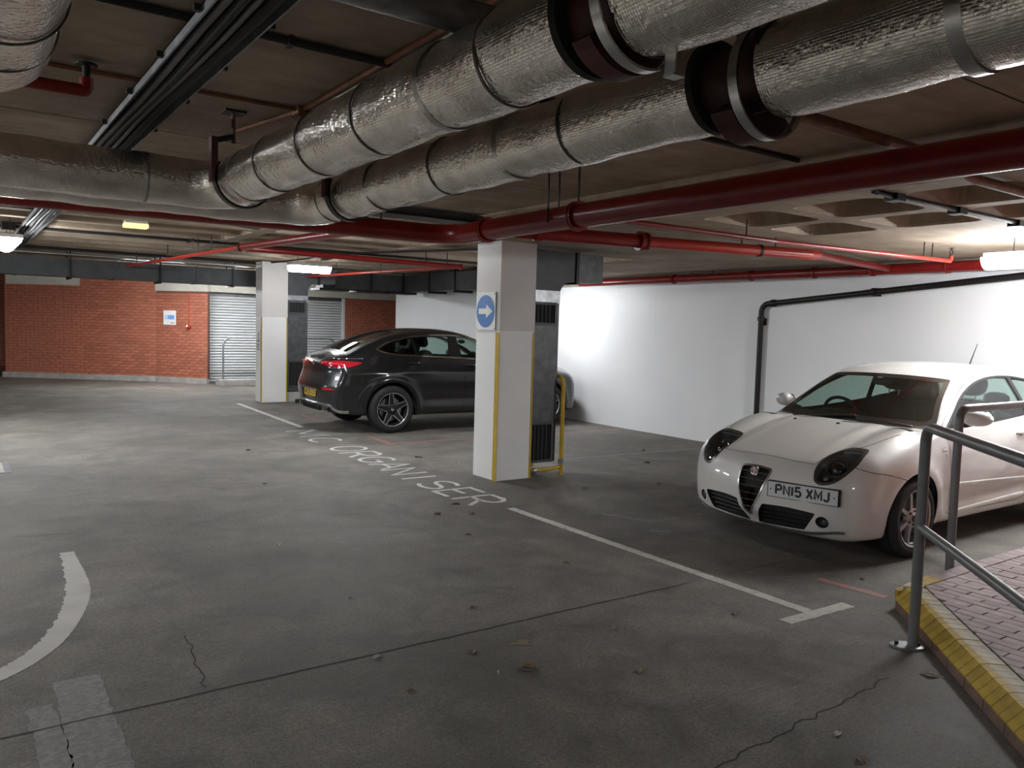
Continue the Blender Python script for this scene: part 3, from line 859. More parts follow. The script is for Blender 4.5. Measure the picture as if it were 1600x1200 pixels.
# --- hangers carrying the two pipes by their elbows
def yoke(x, y, label, r=RP + 0.012):
    e = empty('pipe_hanger', (x, y, ZC), label, 'hanger', 'pipe hangers')
    prof = []
    V = []; F = []
    k0, k1 = math.radians(150), math.radians(390)
    n = 24
    for i in range(n + 1):
        a = k0 + (k1 - k0) * i / n
        for (rr, dy) in ((r, -0.03), (r + 0.012, -0.03), (r + 0.012, 0.03), (r, 0.03)):
            V.append((x + rr * math.cos(a), y + dy, ZP + rr * math.sin(a)))
    for i in range(n):
        for k in range(4):
            j = (k + 1) % 4
            F.append((4 * i + k, 4 * i + j, 4 * i + 4 + j, 4 * i + 4 + k))
    F += [(0, 1, 2, 3), (4 * n + 3, 4 * n + 2, 4 * n + 1, 4 * n)]
    mk('sling', (V, F), M_BLACKSTEEL, e)
    mk('flat_bar', box(x - r - 0.03, x - r + 0.005, y - 0.03, y + 0.03, ZP - 0.03, ZP + 0.22), M_DKRED, e)
    mk('cross_bar', tube([(x - r - 0.01, y, ZP + 0.20), (x - r + 0.10, y, ZP + 0.24)], 0.016, 10), M_BLACKSTEEL, e)
    mk('rod', tube([(x - r + 0.10, y, ZP + 0.20), (x - r + 0.10, y, ZC)], 0.012, 10), M_DKRED, e)
    mk('ceiling_plate', box(x - r + 0.04, x - r + 0.16, y - 0.06, y + 0.06, ZC - 0.012, ZC), M_BLACKSTEEL, e)
    return e
yoke(1.42, 4.80, 'dark hanger sling under the elbow of the upper foil pipe')
yoke(2.12, 4.86, 'dark hanger sling under the elbow of the lower foil pipe')

# --- pipe D: short foil pipe at the top left corner, bending down towards the left
D = empty('insulated_pipe', (0.1, 2.5, 2.6), 'short fat foil pipe bending away in the top left corner', 'pipe', 'foil insulated pipes')
ZD = 2.60
pathD = bend([(0.135, -2.0, ZD), (0.135, 3.62, ZD), (-3.0, 3.62, ZD)], 0.30, 12)
mk('foil_sleeve', foil_path(dense(pathD, 0.045), 0.175, 5), M_FOIL, D, smooth=True)
for y in (2.35, 2.78, 3.1):
    band_ring((0.135, y, ZD), 'y', 0.178, 0.008, 0.003, M_TAPEDARK, D)

# --- main red pipe
def flange(c, axis, r, parent, mat=None, w=0.05, t=0.022, name='coupling'):
    prof = [(r * 0.95, -w / 2), (r + t, -w / 2), (r + t, -w / 6), (r + t * 0.5, 0), (r + t, w / 6), (r + t, w / 2), (r * 0.95, w / 2)]
    return mk(name, lathe(prof, 28, axis, Matrix.Translation(c)), mat or M_RED, parent, smooth=True, auto=35)
XR, ZR, RR = 3.75, 2.475, 0.086
R1 = empty('red_main_pipe', (XR, 3, ZR), 'thick dark red fire main running overhead past the near column', 'pipe')
mk('pipe_run', tube(bend([(XR, -3.0, ZR), (XR, 6.35, ZR), (-8.5, 6.35, ZR - 0.07)], 0.28, 12), RR, 32), M_RED, R1, smooth=True, auto=40)
for y in (4.55, 5.75, 1.35):
    flange((XR, y, ZR), 'y', RR, R1)
for y in (4.78, 4.55, 1.45):
    mk('hanger_rod', tube([(XR, y, ZR + RR - 0.01), (XR, y, ZC)], 0.008, 8), M_BLACKSTEEL, R1)
mk('hanger_rod', tube([(XR - 0.10, 4.78, ZR - 0.04), (XR - 0.10, 4.78, ZC)], 0.007, 8), M_BLACKSTEEL, R1)
for x in (2.7, 2.85, 3.05):
    mk('hanger_rod', tube([(x, 6.35, ZR), (x, 6.35, ZC)], 0.008, 8), M_BLACKSTEEL, R1)
# branch off the main over the bay
b1 = empty('red_branch_pipe', (5.3, 5.1, 2.45), 'red branch pipe with collar crossing above the white car towards the wall', 'pipe')
mk('pipe_run', tube(bend([(3.80, 5.38, 2.44), (4.96, 5.15, 2.44)], 0), 0.060, 24), M_RED, b1, smooth=True, auto=40)
mk('pipe_run', tube(bend([(4.90, 5.16, 2.44), (6.80, 4.74, 2.44), (6.95, 4.76, 2.452)], [0.07], 8), 0.050, 24), M_REDORANGE, b1, smooth=True, auto=40)
mk('pipe_run', tube([(6.90, 4.757, 2.45), (9.16, 5.28, 2.48)], 0.038, 20), M_RED, b1, smooth=True, auto=40)
mk('collar', lathe([(0.05, -0.045), (0.085, -0.045), (0.085, -0.02), (0.068, -0.015), (0.068, 0.02), (0.078, 0.025), (0.078, 0.045), (0.05, 0.045)], 28, 'x', Matrix.Translation((4.98, 5.145, 2.44)) @ Matrix.Rotation(-0.21, 4, 'Z')), M_RED, b1, smooth=True, auto=35)
mk('collar', lathe([(0.05, -0.03), (0.07, -0.03), (0.07, 0.03), (0.05, 0.03)], 28, 'x', Matrix.Translation((3.98, 5.345, 2.44)) @ Matrix.Rotation(-0.21, 4, 'Z')), M_RED, b1, smooth=True, auto=35)
for (x, y) in ((6.02, 4.915), (6.40, 4.83)):
    mk('hanger_rod', tube([(x, y, 2.44), (x, y, ZB)], 0.007, 8), M_BLACKSTEEL, b1)
mk('clip', lathe([(0.049, -0.014), (0.057, -0.014), (0.057, 0.014), (0.049, 0.014)], 24, 'x', Matrix.Translation((6.22, 4.87, 2.44)) @ Matrix.Rotation(-0.21, 4, 'Z')), M_BLACKSTEEL, b1)
# red pipe along the white wall
w1 = empty('red_wall_pipe', (9.1, 6, 2.5), 'dark red pipe running along the top of the white wall', 'pipe')
ZW = 2.475
mk('pipe_run', tube([(9.18, 11.0, ZW), (9.18, 5.35, ZW), (9.18, -3.0, ZW)], 0.06, 20), M_RED, w1, smooth=True, auto=40)
for y in (8.75, 7.3, 6.3, 5.5, 4.6):
    flange((9.18, y, ZW), 'y', 0.06, w1, w=0.04, t=0.014, name='coupling')
for y in (8.4, 8.0):
    mk('hanger_rod', tube([(9.18, y, ZW), (9.18, y, ZB)], 0.007, 8), M_BLACKSTEEL, w1)
# thin sprinkler pipe above white car
s1 = empty('sprinkler_pipe', (6.0, 4.2, 2.42), 'thin bright red sprinkler pipe ending in an upright head above white car', 'pipe')
mk('pipe_run', tube([(3.75, 4.24, 2.43), (5.6, 4.22, 2.425)], 0.020, 14), M_RED, s1, smooth=True, auto=40)
mk('pipe_run', tube(bend([(5.6, 4.22, 2.425), (7.98, 3.98, 2.42), (7.98, 3.98, 2.47)], 0.02, 5), 0.019, 14), M_REDORANGE, s1, smooth=True, auto=40)
mk('sprinkler_head', join([lathe([(0, 0), (0.012, 0), (0.012, 0.02), (0.0, 0.02)], 12, 'z', Matrix.Translation((7.98, 3.98, 2.465))),
    tube(bend([(7.965, 3.98, 2.485), (7.95, 3.98, 2.51), (7.975, 3.98, 2.54)], 0.01, 4), 0.004, 8)[:2], tube(bend([(7.995, 3.98, 2.485), (8.01, 3.98, 2.51), (7.985, 3.98, 2.54)], 0.01, 4), 0.004, 8)[:2],
    lathe([(0, 0), (0.03, 0.002), (0.03, 0.005), (0, 0.006)], 16, 'z', Matrix.Translation((7.98, 3.98, 2.54)))]), M_BLACKSTEEL, s1)
for (x, y) in ((7.55, 4.02), (7.68, 4.01), (5.22, 4.22)):
    mk('hanger_rod', tube([(x, y, 2.41), (x, y, ZB)], 0.006, 8), M_BLACKSTEEL, s1)
# sprinkler pipes over the far lane
s2 = empty('sprinkler_pipe', (3, 10, 2.6), 'tapering red sprinkler pipe running away towards the brick wall', 'pipe')
mk('pipe_run', tube([(3.20, 6.4, 2.52), (3.12, 10.6, 2.60)], 0.045, 18), M_RED, s2, smooth=True, auto=40)
mk('pipe_run', tube([(3.12, 10.55, 2.60), (2.78, 16.8, 2.62)], 0.026, 14), M_REDORANGE, s2, smooth=True, auto=40)
flange((3.12, 10.6, 2.60), 'y', 0.045, s2, M_DKRED, 0.06, 0.015, 'reducer')
for y in (8.2, 11.8, 12.4, 14.0, 16.0):
    x = 3.12 - (y - 10.6) * 0.055 if y > 10.6 else 3.16
    mk('hanger_rod', tube([(x, y, 2.6), (x, y, ZC)], 0.007, 8), M_BLACKSTEEL, s2)
s3 = empty('sprinkler_pipe', (5, 11.4, 2.65), 'dark red sprinkler pipe crossing ahead of the lit ceiling lamp', 'pipe')
mk('pipe_run', tube([(3.25, 11.42, 2.66), (6.95, 11.45, 2.64)], 0.040, 16), M_RED, s3, smooth=True, auto=40)
mk('end_cap', lathe([(0.0, -0.015), (0.047, -0.015), (0.047, 0.015), (0, 0.02)], 18, 'x', Matrix.Translation((6.96, 11.45, 2.64))), M_RED, s3, smooth=True, auto=35)
mk('side_run', tube(bend([(6.92, 11.50, 2.64), (5.98, 17.2, 2.60), (5.75, 17.22, 2.60), (5.75, 17.22, 2.67)], 0.03, 5), 0.024, 14), M_REDORANGE, s3, smooth=True, auto=40)
for (x, y) in ((6.3, 11.45), (6.7, 11.45), (6.55, 13.6), (6.3, 15.1)):
    mk('hanger_rod', tube([(x, y, 2.62), (x, y, ZC)], 0.008, 8), M_BLACKSTEEL, s3)
s4 = empty('sprinkler_pipe', (0.7, 4.3, 2.6), 'short dark red sprinkler elbow stub at the top left', 'pipe')
mk('pipe_run', tube(bend([(-1.5, 4.30, 2.70), (0.545, 4.30, 2.70), (0.545, 4.30, 2.76)], 0.02, 5), 0.030, 16), M_RED, s4, smooth=True, auto=40)
mk('riser', tube([(0.545, 4.30, 2.74), (0.545, 4.30, 2.82)], 0.017, 12), M_BLACKSTEEL, s4, smooth=True, auto=40)
mk('head_plate', lathe([(0, 2.815), (0.05, 2.815), (0.05, 2.825), (0, 2.83)], 16, 'z', Matrix.Translation((0.545, 4.30, 0))), M_BLACKSTEEL, s4)

# rusty conduits on the slab
mk('conduit_pipe', tube([(-3, 4.45, 2.835), (1.62, 4.45, 2.835)], 0.012, 10), M_RUST, label='thin rusty conduit crossing the slab behind the cable tray', cat='conduit')
c2 = empty('conduit_pipe', (1.70, 3, 2.83), 'rusty brown conduit running along the slab beside the upper foil pipe', 'conduit')
mk('conduit_run', tube(bend([(1.64, -2.0, 2.835), (1.64, 4.45, 2.835), (1.50, 5.2, 2.835)], 0.1, 6), 0.013, 10), M_RUST, c2)
mk('cover_strip', box(1.665, 1.70, -2.0, 4.5, 2.815, 2.847), M_BAREBAND, c2)
mk('junction_box', box(1.60, 1.68, 4.40, 4.50, 2.79, 2.847, 0.004), M_RUST, c2)
mk('round_duct', tube([(0.42, 2.40, 2.70), (1.66, 2.40, 2.70)], 0.060, 24), M_GALV, smooth=True, auto=40, label='dull steel round duct under the slab at the top edge', cat='duct')
cb = empty('slab_cable', (0.5, 3.4, 2.84), 'thick black cable clipped across the slab above the foil pipes', 'cable')
mk('cable_run', tube([(-4.0, 3.40, 2.832), (4.7, 3.40, 2.832)], 0.017, 10), M_BLACKRUB, cb)
for x in (0.2, 1.2, 2.6, 3.7):
    mk('clip', box(x - 0.012, x + 0.012, 3.37, 3.43, 2.81, 2.85), M_BLACKSTEEL, cb)
cb2 = empty('slab_cable', (4, 12.7, 2.84), 'black cable run clipped across the far coffered slab', 'cable')
mk('cable_run', tube([(-8, 13.1, 2.835), (4.6, 12.75, 2.835), (9.4, 12.55, 2.835)], 0.022, 8), M_BLACKRUB, cb2)
mk('side_run', tube([(5.35, 16.2, 2.835), (5.6, 12.7, 2.835), (7.2, 9.1, 2.835)], 0.016, 8), M_BLACKRUB, cb2)
for x in (1.0, 3.0, 5.55, 7.0):
    mk('clip', box(x - 0.02, x + 0.02, 12.6, 12.95, 2.805, 2.85), M_BLACKSTEEL, cb2)
cb3 = empty('slab_cable', (4, 16.7, 2.84), 'black cable bundle just ahead of the long far duct', 'cable')
mk('cable_run', tube([(-8, 16.4, 2.835), (5.1, 16.4, 2.835)], 0.025, 8), M_BLACKRUB, cb3)
# black beam-like cable trunking beyond the elbow
tk = empty('cable_trunking', (3.5, 7.3, 2.78), 'flat black cable trunking beneath the slab left of near column', 'trunking')
mk('trough', box(1.2, 4.69, 7.28, 7.58, 2.755, 2.835), M_DUCTGREY, tk)
mk('lip', box(1.2, 4.69, 7.26, 7.28, 2.75, 2.775), M_BLACKSTEEL, tk)

# cable tray along the slab at the top left
tr = empty('cable_tray', (0.9, 4, 2.75), 'steel cable tray with black cables running along slab at top left', 'cable tray')
TX0, TX1 = 0.78, 1.02
mk('tray_bed', box(TX0, TX1, -2.0, 16.0, 2.80, 2.806), M_DUCTGREY, tr)
for xx in (TX0, TX1 - 0.008):
    mk('side_lip', box(xx, xx + 0.008, -2.0, 16.0, 2.765, 2.806), M_GALV, tr)
for i, (xx, rr_) in enumerate(((0.83, 0.017), (0.872, 0.022), (0.915, 0.014), (0.955, 0.02))):
    mk('cable', tube([(xx + 0.008 * math.sin(j * 1.3 + i), -2.0 + 0.6 * j, 2.785 - rr_ * 0.3) for j in range(31)], rr_, 10), M_BLACKRUB if i % 2 else M_DKGALV, tr, smooth=True)
for y in (2.6, 3.15, 3.8, 4.5, 5.3, 6.6, 7.4, 8.3, 9.4):
    mk('tray_bolt', box(TX0 - 0.03, TX0 - 0.004, y - 0.012, y + 0.012, 2.775, 2.80), M_BLACKSTEEL, tr)
    mk('tray_bolt', box(TX1 + 0.004, TX1 + 0.03, y - 0.012, y + 0.012, 2.775, 2.80), M_BLACKSTEEL, tr)

# black conduit to the right-hand lamp
rc = empty('lamp_conduit', (6.0, 2.9, 2.53), 'black cable conduit crossing the coffers to the right-hand lamp', 'conduit')
mk('conduit_run', tube([(4.72, 2.83, 2.552), (7.45, 2.83, 2.552)], 0.016, 10), M_BLACKSTEEL, rc)
mk('cable_run', tube([(4.72, 2.86, 2.558), (7.45, 2.87, 2.558)], 0.010, 8), M_BLACKRUB, rc)
for x in (4.95, 5.75, 6.65):
    mk('clip', box(x - 0.05, x + 0.05, 2.80, 2.89, 2.525, 2.57), M_BLACKSTEEL, rc)
mk('box', box(7.30, 7.46, 2.78, 2.92, 2.50, 2.57, 0.006), M_BLACKSTEEL, rc)
mk('drop_cable', tube(bend([(7.38, 2.85, 2.50), (7.30, 2.83, 2.46), (7.36, 2.88, 2.42), (7.44, 2.95, 2.41)], 0.03, 5), 0.005, 8), M_BLACKRUB, rc)
# rusty short pipes
mk('rust_pipe', tube(bend([(2.75, 2.2, 2.61), (4.2, 2.2, 2.60), (4.62, 2.2, 2.535), (6.2, 2.2, 2.535)], 0.1, 5), 0.028, 12), M_RUST, smooth=True, auto=40, label='rusty brown pipe stub above the red main at right', cat='pipe')
# drain pipe on wall
dp = empty('drain_pipe', (9.33, 7.2, 0), 'black drain pipe dropping down the white wall behind the white car', 'pipe')
mk('pipe_run', tube(bend([(9.33, 7.22, 0.0), (9.33, 7.22, 2.08), (9.33, -3.0, 2.93)], 0.12, 8), 0.038, 18), M_BLACKSTEEL, dp, smooth=True, auto=40)
def dpc(y): return 2.08 + (7.22 - y) * 0.0835
for (c, ax) in (((9.33, 7.22, 1.88), 'z'), ((9.33, 5.55, dpc(5.55)), 'y'), ((9.33, 7.02, dpc(7.02)), 'y'), ((9.33, 3.7, dpc(3.7)), 'y')):
    mk('socket', lathe([(0.03, -0.03), (0.05, -0.03), (0.05, 0.03), (0.03, 0.03)], 18, ax, Matrix.Translation(c)), M_BLACKSTEEL, dp, smooth=True, auto=35)
for (y, z) in ((7.22, 1.84), (5.55, dpc(5.55))):
    mk('bracket', box(9.36, 9.40, y - 0.05, y + 0.05, z - 0.05, z + 0.05), M_BLACKSTEEL, dp)
mk('wall_cable', tube([(9.385, 11.0, 2.50), (9.385, 6.2, 2.49), (9.385, 2.0, 2.495)], 0.006, 8), M_RUST, label='thin brown cable clipped along the bare band over white wall', cat='cable')

# ------------------------------------------------------------------ lamps
def lamp(c, axis, L, label, w=0.09, h=0.05, hang=0.0, power=1.0, wide=True, group='fluorescent ceiling lamps'):
    e = empty('fluorescent_lamp', c, label, 'lamp', group)
    em_ = M_LAMP if power == 1.0 else (MATS.get('diffuser_%.2f' % power) or emat('diffuser_%.2f' % power, (0.93, 0.97, 1.0), LAMP * power))
    x, y, z = c
    tw = w * (1.08 if wide else 0.62)
    prof = [(-tw, h), (-tw, h * 0.55), (tw, h * 0.55), (tw, h)]
    dif = [(w * math.cos(math.pi + math.pi * k / 12), h * 0.55 + 1.1 * h * math.sin(math.pi + math.pi * k / 12)) for k in range(13)]
    ax2 = 'y' if axis == 'y' else 'x'
    off = (x if axis == 'y' else y)
    mid = (y if axis == 'y' else x)
    mk('tray', prism([(off + a, z + b) for a, b in prof], ax2, mid - L / 2, mid + L / 2), M_LAMPBODY, e)
    mk('diffuser', prism([(off + a, z + b) for a, b in dif], ax2, mid - L / 2, mid + L / 2), em_, e)
    if hang > 0:
        for s in (-0.3, 0.3):
            p = (x, y + s * L, z + h) if axis == 'y' else (x + s * L, y, z + h)
            mk('suspension', tube([p, (p[0], p[1], p[2] + hang)], 0.004, 6), M_BLACKSTEEL, e)
    return e
lamp((5.56, 14.6, 2.64), 'x', 0.76, 'lit strip lamp on the ceiling beside the far column', w=0.13, h=0.11, hang=0.3, power=0.30)
lamp((0.66, 12.6, 2.56), 'y', 1.25, 'lit strip lamp hanging at the far left edge', w=0.12, h=0.10, hang=0.24, power=0.7)
lamp((7.72, 2.98, 2.35), 'y', 1.10, 'lit strip lamp hanging at the right edge above white car', w=0.12, h=0.095, hang=0.14, power=0.8, wide=False)
lamp((8.30, 11.25, 2.33), 'y', 0.62, 'lit strip lamp hanging over the bay behind near column and duct', hang=0.70, power=0.85)
lamp((4.10, 9.5, 2.80), 'y', 0.6, 'lit strip lamp hidden behind the red main elbow', power=1.5)
lamp((-1.0, -3.6, 2.80), 'y', 1.45, 'added unseen strip lamp over the lane behind the viewpoint')  # added out of view to lift the near ceiling and pipes
lamp((-4.0, 20.0, 2.80), 'x', 1.45, 'added unseen strip lamp beyond the left edge before the brick wall')  # extra lamp added outside the frame to match the overall light
em = empty('emergency_light', (1.92, 11.0, 2.79), 'small yellowish glowing emergency bulkhead light under the far slab', 'lamp')
mk('housing', box(1.80, 2.06, 10.93, 11.07, 2.82, 2.85, 0.004), M_LAMPBODY, em)
mk('diffuser', box(1.79, 2.07, 10.92, 11.08, 2.765, 2.82, 0.012), M_EMERG, em)
jb = mk('junction_box', box(0.58, 0.74, 12.4, 12.6, 2.76, 2.85, 0.006), M_BLACKSTEEL, label='black junction box above the far left hanging lamp', cat='box')
lamp((3.9, 20.0, 2.62), 'x', 1.3, 'strip lamp hidden behind the long far duct before the brick wall', hang=0.4)
lamp((-2.6, 12.0, 2.80), 'y', 1.45, 'added unseen strip lamp over the lane beyond the left edge', power=2.0)  # added beside the far left lamp, brightens the left floor and foil
lamp((-5.5, 3.2, 2.80), 'y', 1.45, 'added unseen fill lamp over the adjoining lane far to the left', power=1.8)  # added fill, gives the foil pipes their bright middle band
lamp((6.2, 19.4, 2.62), 'x', 1.2, 'added strip lamp hidden behind the far column to brighten the shutter', hang=0.4, power=0.8)  # added only to light up the shutter slats
lamp((-2.6, 6.0, 2.80), 'y', 1.45, 'added unseen strip lamp over the near lane beyond the left edge', power=1.3)  # second lamp added on the left to strengthen the lane light

# ================================================================== car body toolkit
def spl(xs, ys):
    """monotone-ish cubic Hermite interpolant, vectorised"""
    xs = np.asarray(xs, float); ys = np.asarray(ys, float)
    h = np.diff(xs); d = np.diff(ys) / h
    m = np.zeros_like(ys)
    m[1:-1] = (d[:-1] * h[1:] + d[1:] * h[:-1]) / (h[:-1] + h[1:])
    m[0] = d[0]; m[-1] = d[-1]
    for i in range(len(d)):
        if abs(d[i]) < 1e-9: m[i] = 0; m[i + 1] = 0; continue
        a, b = m[i] / d[i], m[i + 1] / d[i]
        if a < 0: m[i] = 0
        if b < 0: m[i + 1] = 0
        s = a * a + b * b
        if s > 9: t = 3 / math.sqrt(s); m[i] = t * a * d[i]; m[i + 1] = t * b * d[i]
    def f(x):
        x = np.clip(np.asarray(x, float), xs[0], xs[-1])
        i = np.clip(np.searchsorted(xs, x) - 1, 0, len(h) - 1)
        t = (x - xs[i]) / h[i]; t2 = t * t; t3 = t2 * t
        return (2 * t3 - 3 * t2 + 1) * ys[i] + (t3 - 2 * t2 + t) * h[i] * m[i] + (-2 * t3 + 3 * t2) * ys[i + 1] + (t3 - t2) * h[i] * m[i + 1]
    return f

def smax(a, b, k):
    return np.maximum(a, b) + np.maximum(k - np.abs(a - b), 0) ** 2 / (4 * k)
def smin(a, b, k): return -smax(-a, -b, k)
def bump1(x, c, w): return np.exp(-((x - c) / w) ** 2)
def sstep(a, b, x):
    t = np.clip((x - a) / (b - a), 0, 1); return t * t * (3 - 2 * t)

def surface_nets(fn, lo, hi, h):
    n = [int(math.ceil((hi[i] - lo[i]) / h)) + 1 for i in range(3)]
    ax = [lo[i] + h * np.arange(n[i]) for i in range(3)]
    f = np.empty(n)
    for i in range(0, n[0], 32):
        X, Y, Z = np.meshgrid(ax[0][i:i + 32], ax[1], ax[2], indexing='ij')
        f[i:i + 32] = fn(X, Y, Z)
    s = f < 0
    # accumulate edge crossings per cell
    c = tuple(k - 1 for k in n)
    acc = np.zeros(c + (3,)); cnt = np.zeros(c)
    offs = [(a, b, d) for a in (0, 1) for b in (0, 1) for d in (0, 1)]
    def sl(o): return tuple(slice(o[i], o[i] + c[i]) for i in range(3))
    for axis in range(3):
        for o in offs:
            if o[axis]: continue
            o2 = list(o); o2[axis] = 1
            a = f[sl(o)]; b = f[sl(o2)]
            m = (a < 0) != (b < 0)
            t = np.zeros_like(a); t[m] = a[m] / (a[m] - b[m])
            for k in range(3):
                acc[..., k] += np.where(m, (t if k == axis else o[k]), 0)
            cnt += m
    cell = cnt > 0
    idx = -np.ones(c, dtype=np.int64); idx[cell] = np.arange(cell.sum())
    ijk = np.argwhere(cell)
    V = (ijk + acc[cell] / cnt[cell][:, None]) * h + np.asarray(lo)
    F = []
    for axis in range(3):
        u, v = [(1, 2), (2, 0), (0, 1)][axis]
        a = [slice(1, n[k] - 1) for k in range(3)]; b = [slice(1, n[k] - 1) for k in range(3)]
        a[axis] = slice(0, n[axis] - 1); b[axis] = slice(1, n[axis])
        sa = s[tuple(a)]; sb = s[tuple(b)]
        m = sa != sb
        p = np.argwhere(m)
        off = np.array([1, 1, 1]); off[axis] = 0
        p = p + off
        flip = sa[m]
        du = np.zeros(3, int); du[u] = 1; dv = np.zeros(3, int); dv[v] = 1
        q = [p - du - dv, p - dv, p, p - du]
        ids = np.stack([idx[tuple(x.T)] for x in q], 1)
        ids[~flip] = ids[~flip][:, ::-1]
        F.append(ids)
    F = np.concatenate(F)
    return V, F

def grad(fn, P, e=0.004):
    g = np.empty_like(P)
    for k in range(3):
        d = np.zeros(3); d[k] = e
        A = P + d; B_ = P - d
        g[:, k] = (fn(A[:, 0], A[:, 1], A[:, 2]) - fn(B_[:, 0], B_[:, 1], B_[:, 2])) / (2 * e)
    return g

def project(fn, P, it=3):
    for _ in range(it):
        g = grad(fn, P); v = fn(P[:, 0], P[:, 1], P[:, 2])
        s = (g * g).sum(1) + 1e-9
        st = (v / s)[:, None] * g
        L = np.linalg.norm(st, axis=1, keepdims=True)
        st = st * np.minimum(1, 0.02 / np.maximum(L, 1e-9))
        P = P - st
    return P

class Shell:
    """a polygon surface whose faces carry labels; can be cut along curves"""
    def __init__(s, V, F):
        s.V = [np.array(v) for v in V]; s.F = [list(f) for f in F]; s.L = ['body'] * len(s.F)
    def arr(s): return np.array(s.V)
    def cut(s, sdf, label, only=('body',), region=None, keep_out=None):
        """faces with sdf<0 (and region(centre) true) become label"""
        P = s.arr()
        if region is not None:
            reg = region(P); val = np.ones(len(P)); val[reg] = sdf(P[reg])
        else: val = sdf(P)
        val = np.where(np.abs(val) < 1e-6, 1e-6, val)
        cache = {}
        lens = np.fromiter(map(len, s.F), dtype=np.int64, count=len(s.F))
        flat = np.fromiter(itertools.chain.from_iterable(s.F), dtype=np.int64, count=int(lens.sum()))
        st = np.concatenate([[0], np.cumsum(lens)[:-1]])
        neg = np.add.reduceat((val[flat] < 0).astype(np.int64), st)
        ok = np.fromiter((l in only for l in s.L), dtype=bool, count=len(s.L))
        if region is not None:
            ok &= np.add.reduceat(reg[flat].astype(np.int64), st) == lens
        inside = ok & (neg == lens); cross = ok & (neg > 0) & (neg < lens)
        for i in np.nonzero(inside)[0]: s.L[i] = label
        val = list(val); nF = []; nL = []
        dead = np.nonzero(cross)[0]
        for i in dead:
            f, l = s.F[i], s.L[i]
            ins = []; out = []
            m = len(f)
            for k in range(m):
                a, b = f[k], f[(k + 1) % m]
                (ins if val[a] < 0 else out).append(a)
                if (val[a] < 0) != (val[b] < 0):
                    key = (min(a, b), max(a, b))
                    if key not in cache:
                        t = val[a] / (val[a] - val[b])
                        s.V.append(s.V[a] * (1 - t) + s.V[b] * t); val.append(0.0); cache[key] = len(s.V) - 1
                    ins.append(cache[key]); out.append(cache[key])
            nn = [(g, lb) for g, lb in ((ins, label), (out, l)) if len(g) > 2]
            if nn: s.F[i], s.L[i] = nn[0]
            for g, lb in nn[1:]: nF.append(g); nL.append(lb)
        s.F += nF; s.L += nL
        # faces not cut but sharing a split edge stay as they are (T junctions are invisible)
    def get(s, labels):
        if isinstance(labels, str): labels = (labels,)
        ids = {}; V = []; F = []; src = []
        for f, l in zip(s.F, s.L):
            if l in labels:
                g = []
                for i in f:
                    if i not in ids: ids[i] = len(V); V.append(s.V[i]); src.append(i)
                    g.append(ids[i])
                F.append(g)
        return np.array(V), F
    def seams(s, groups):
        """edges between faces of different groups; groups maps label->group id"""
        e = {}
        for fi, f in enumerate(s.F):
            g = groups.get(s.L[fi], s.L[fi])
            m = len(f)
            for k in range(m):
                a, b = f[k], f[(k + 1) % m]; key = (min(a, b), max(a, b))
                e.setdefault(key, set()).add(g)
        return [k for k, v in e.items() if len(v) > 1]

def poly_sdf(poly):
    """signed distance to a closed polygon, vectorised over Nx2"""
    P = np.asarray(poly, float); Q = np.roll(P, -1, 0)
    def f(X):
        d = np.full(len(X), 1e9); inside = np.zeros(len(X), bool)
        for a, b in zip(P, Q):
            ab = b - a; ap = X - a
            t = np.clip((ap @ ab) / (ab @ ab + 1e-12), 0, 1)
            dd = np.hypot(ap[:, 0] - t * ab[0], ap[:, 1] - t * ab[1]); d = np.minimum(d, dd)
            c = ((a[1] > X[:, 1]) != (b[1] > X[:, 1]))
            with np.errstate(divide='ignore', invalid='ignore'):
                xi = (b[0] - a[0]) * (X[:, 1] - a[1]) / (b[1] - a[1] + 1e-15) + a[0]
            inside ^= c & (X[:, 0] < xi)
        return np.where(inside, -d, d)
    return f

def closed_curve(pts, n=8, sharp=()):
    """closed Catmull-Rom through points; indices in sharp stay corners"""
    P = np.asarray(pts, float); m = len(P); out = []
    for i in range(m):
        p1, p2 = P[i], P[(i + 1) % m]
        p0 = P[i - 1] if i not in sharp else 2 * p1 - p2
        p3 = P[(i + 2) % m] if (i + 1) % m not in sharp else 2 * p2 - p1
        for k in range(n):
            t = k / n
            out.append(0.5 * ((2 * p1) + (-p0 + p2) * t + (2 * p0 - 5 * p1 + 4 * p2 - p3) * t * t + (-p0 + 3 * p1 - 3 * p2 + p3) * t ** 3))
    return np.array(out)

def shell_obj(name, sh, labels, mat, parent, fn, offset=0.0, flat_n=False, label=None, solid=0.0):
    V, F = sh.get(labels)
    if len(F) == 0:
        return None
    N = grad(fn, V); N = N / (np.linalg.norm(N, axis=1, keepdims=True) + 1e-9)
    W = V + N * offset
    if solid:
        n = len(W)
        W2 = W - N * solid
        e = {}
        for f in F:
            for k in range(len(f)):
                a, b = f[k], f[(k + 1) % len(f)]
                if (b, a) in e: del e[(b, a)]
                else: e[(a, b)] = 1
        FF = [list(f) for f in F] + [[i + n for i in reversed(f)] for f in F] + [[b, a, a + n, b + n] for (a, b) in e]
        return mk(name, (np.concatenate([W, W2]), FF), mat, parent, local=True, smooth=True, auto=40, label=label)
    return mk(name, (W, F), mat, parent, local=True, normals=N, label=label)

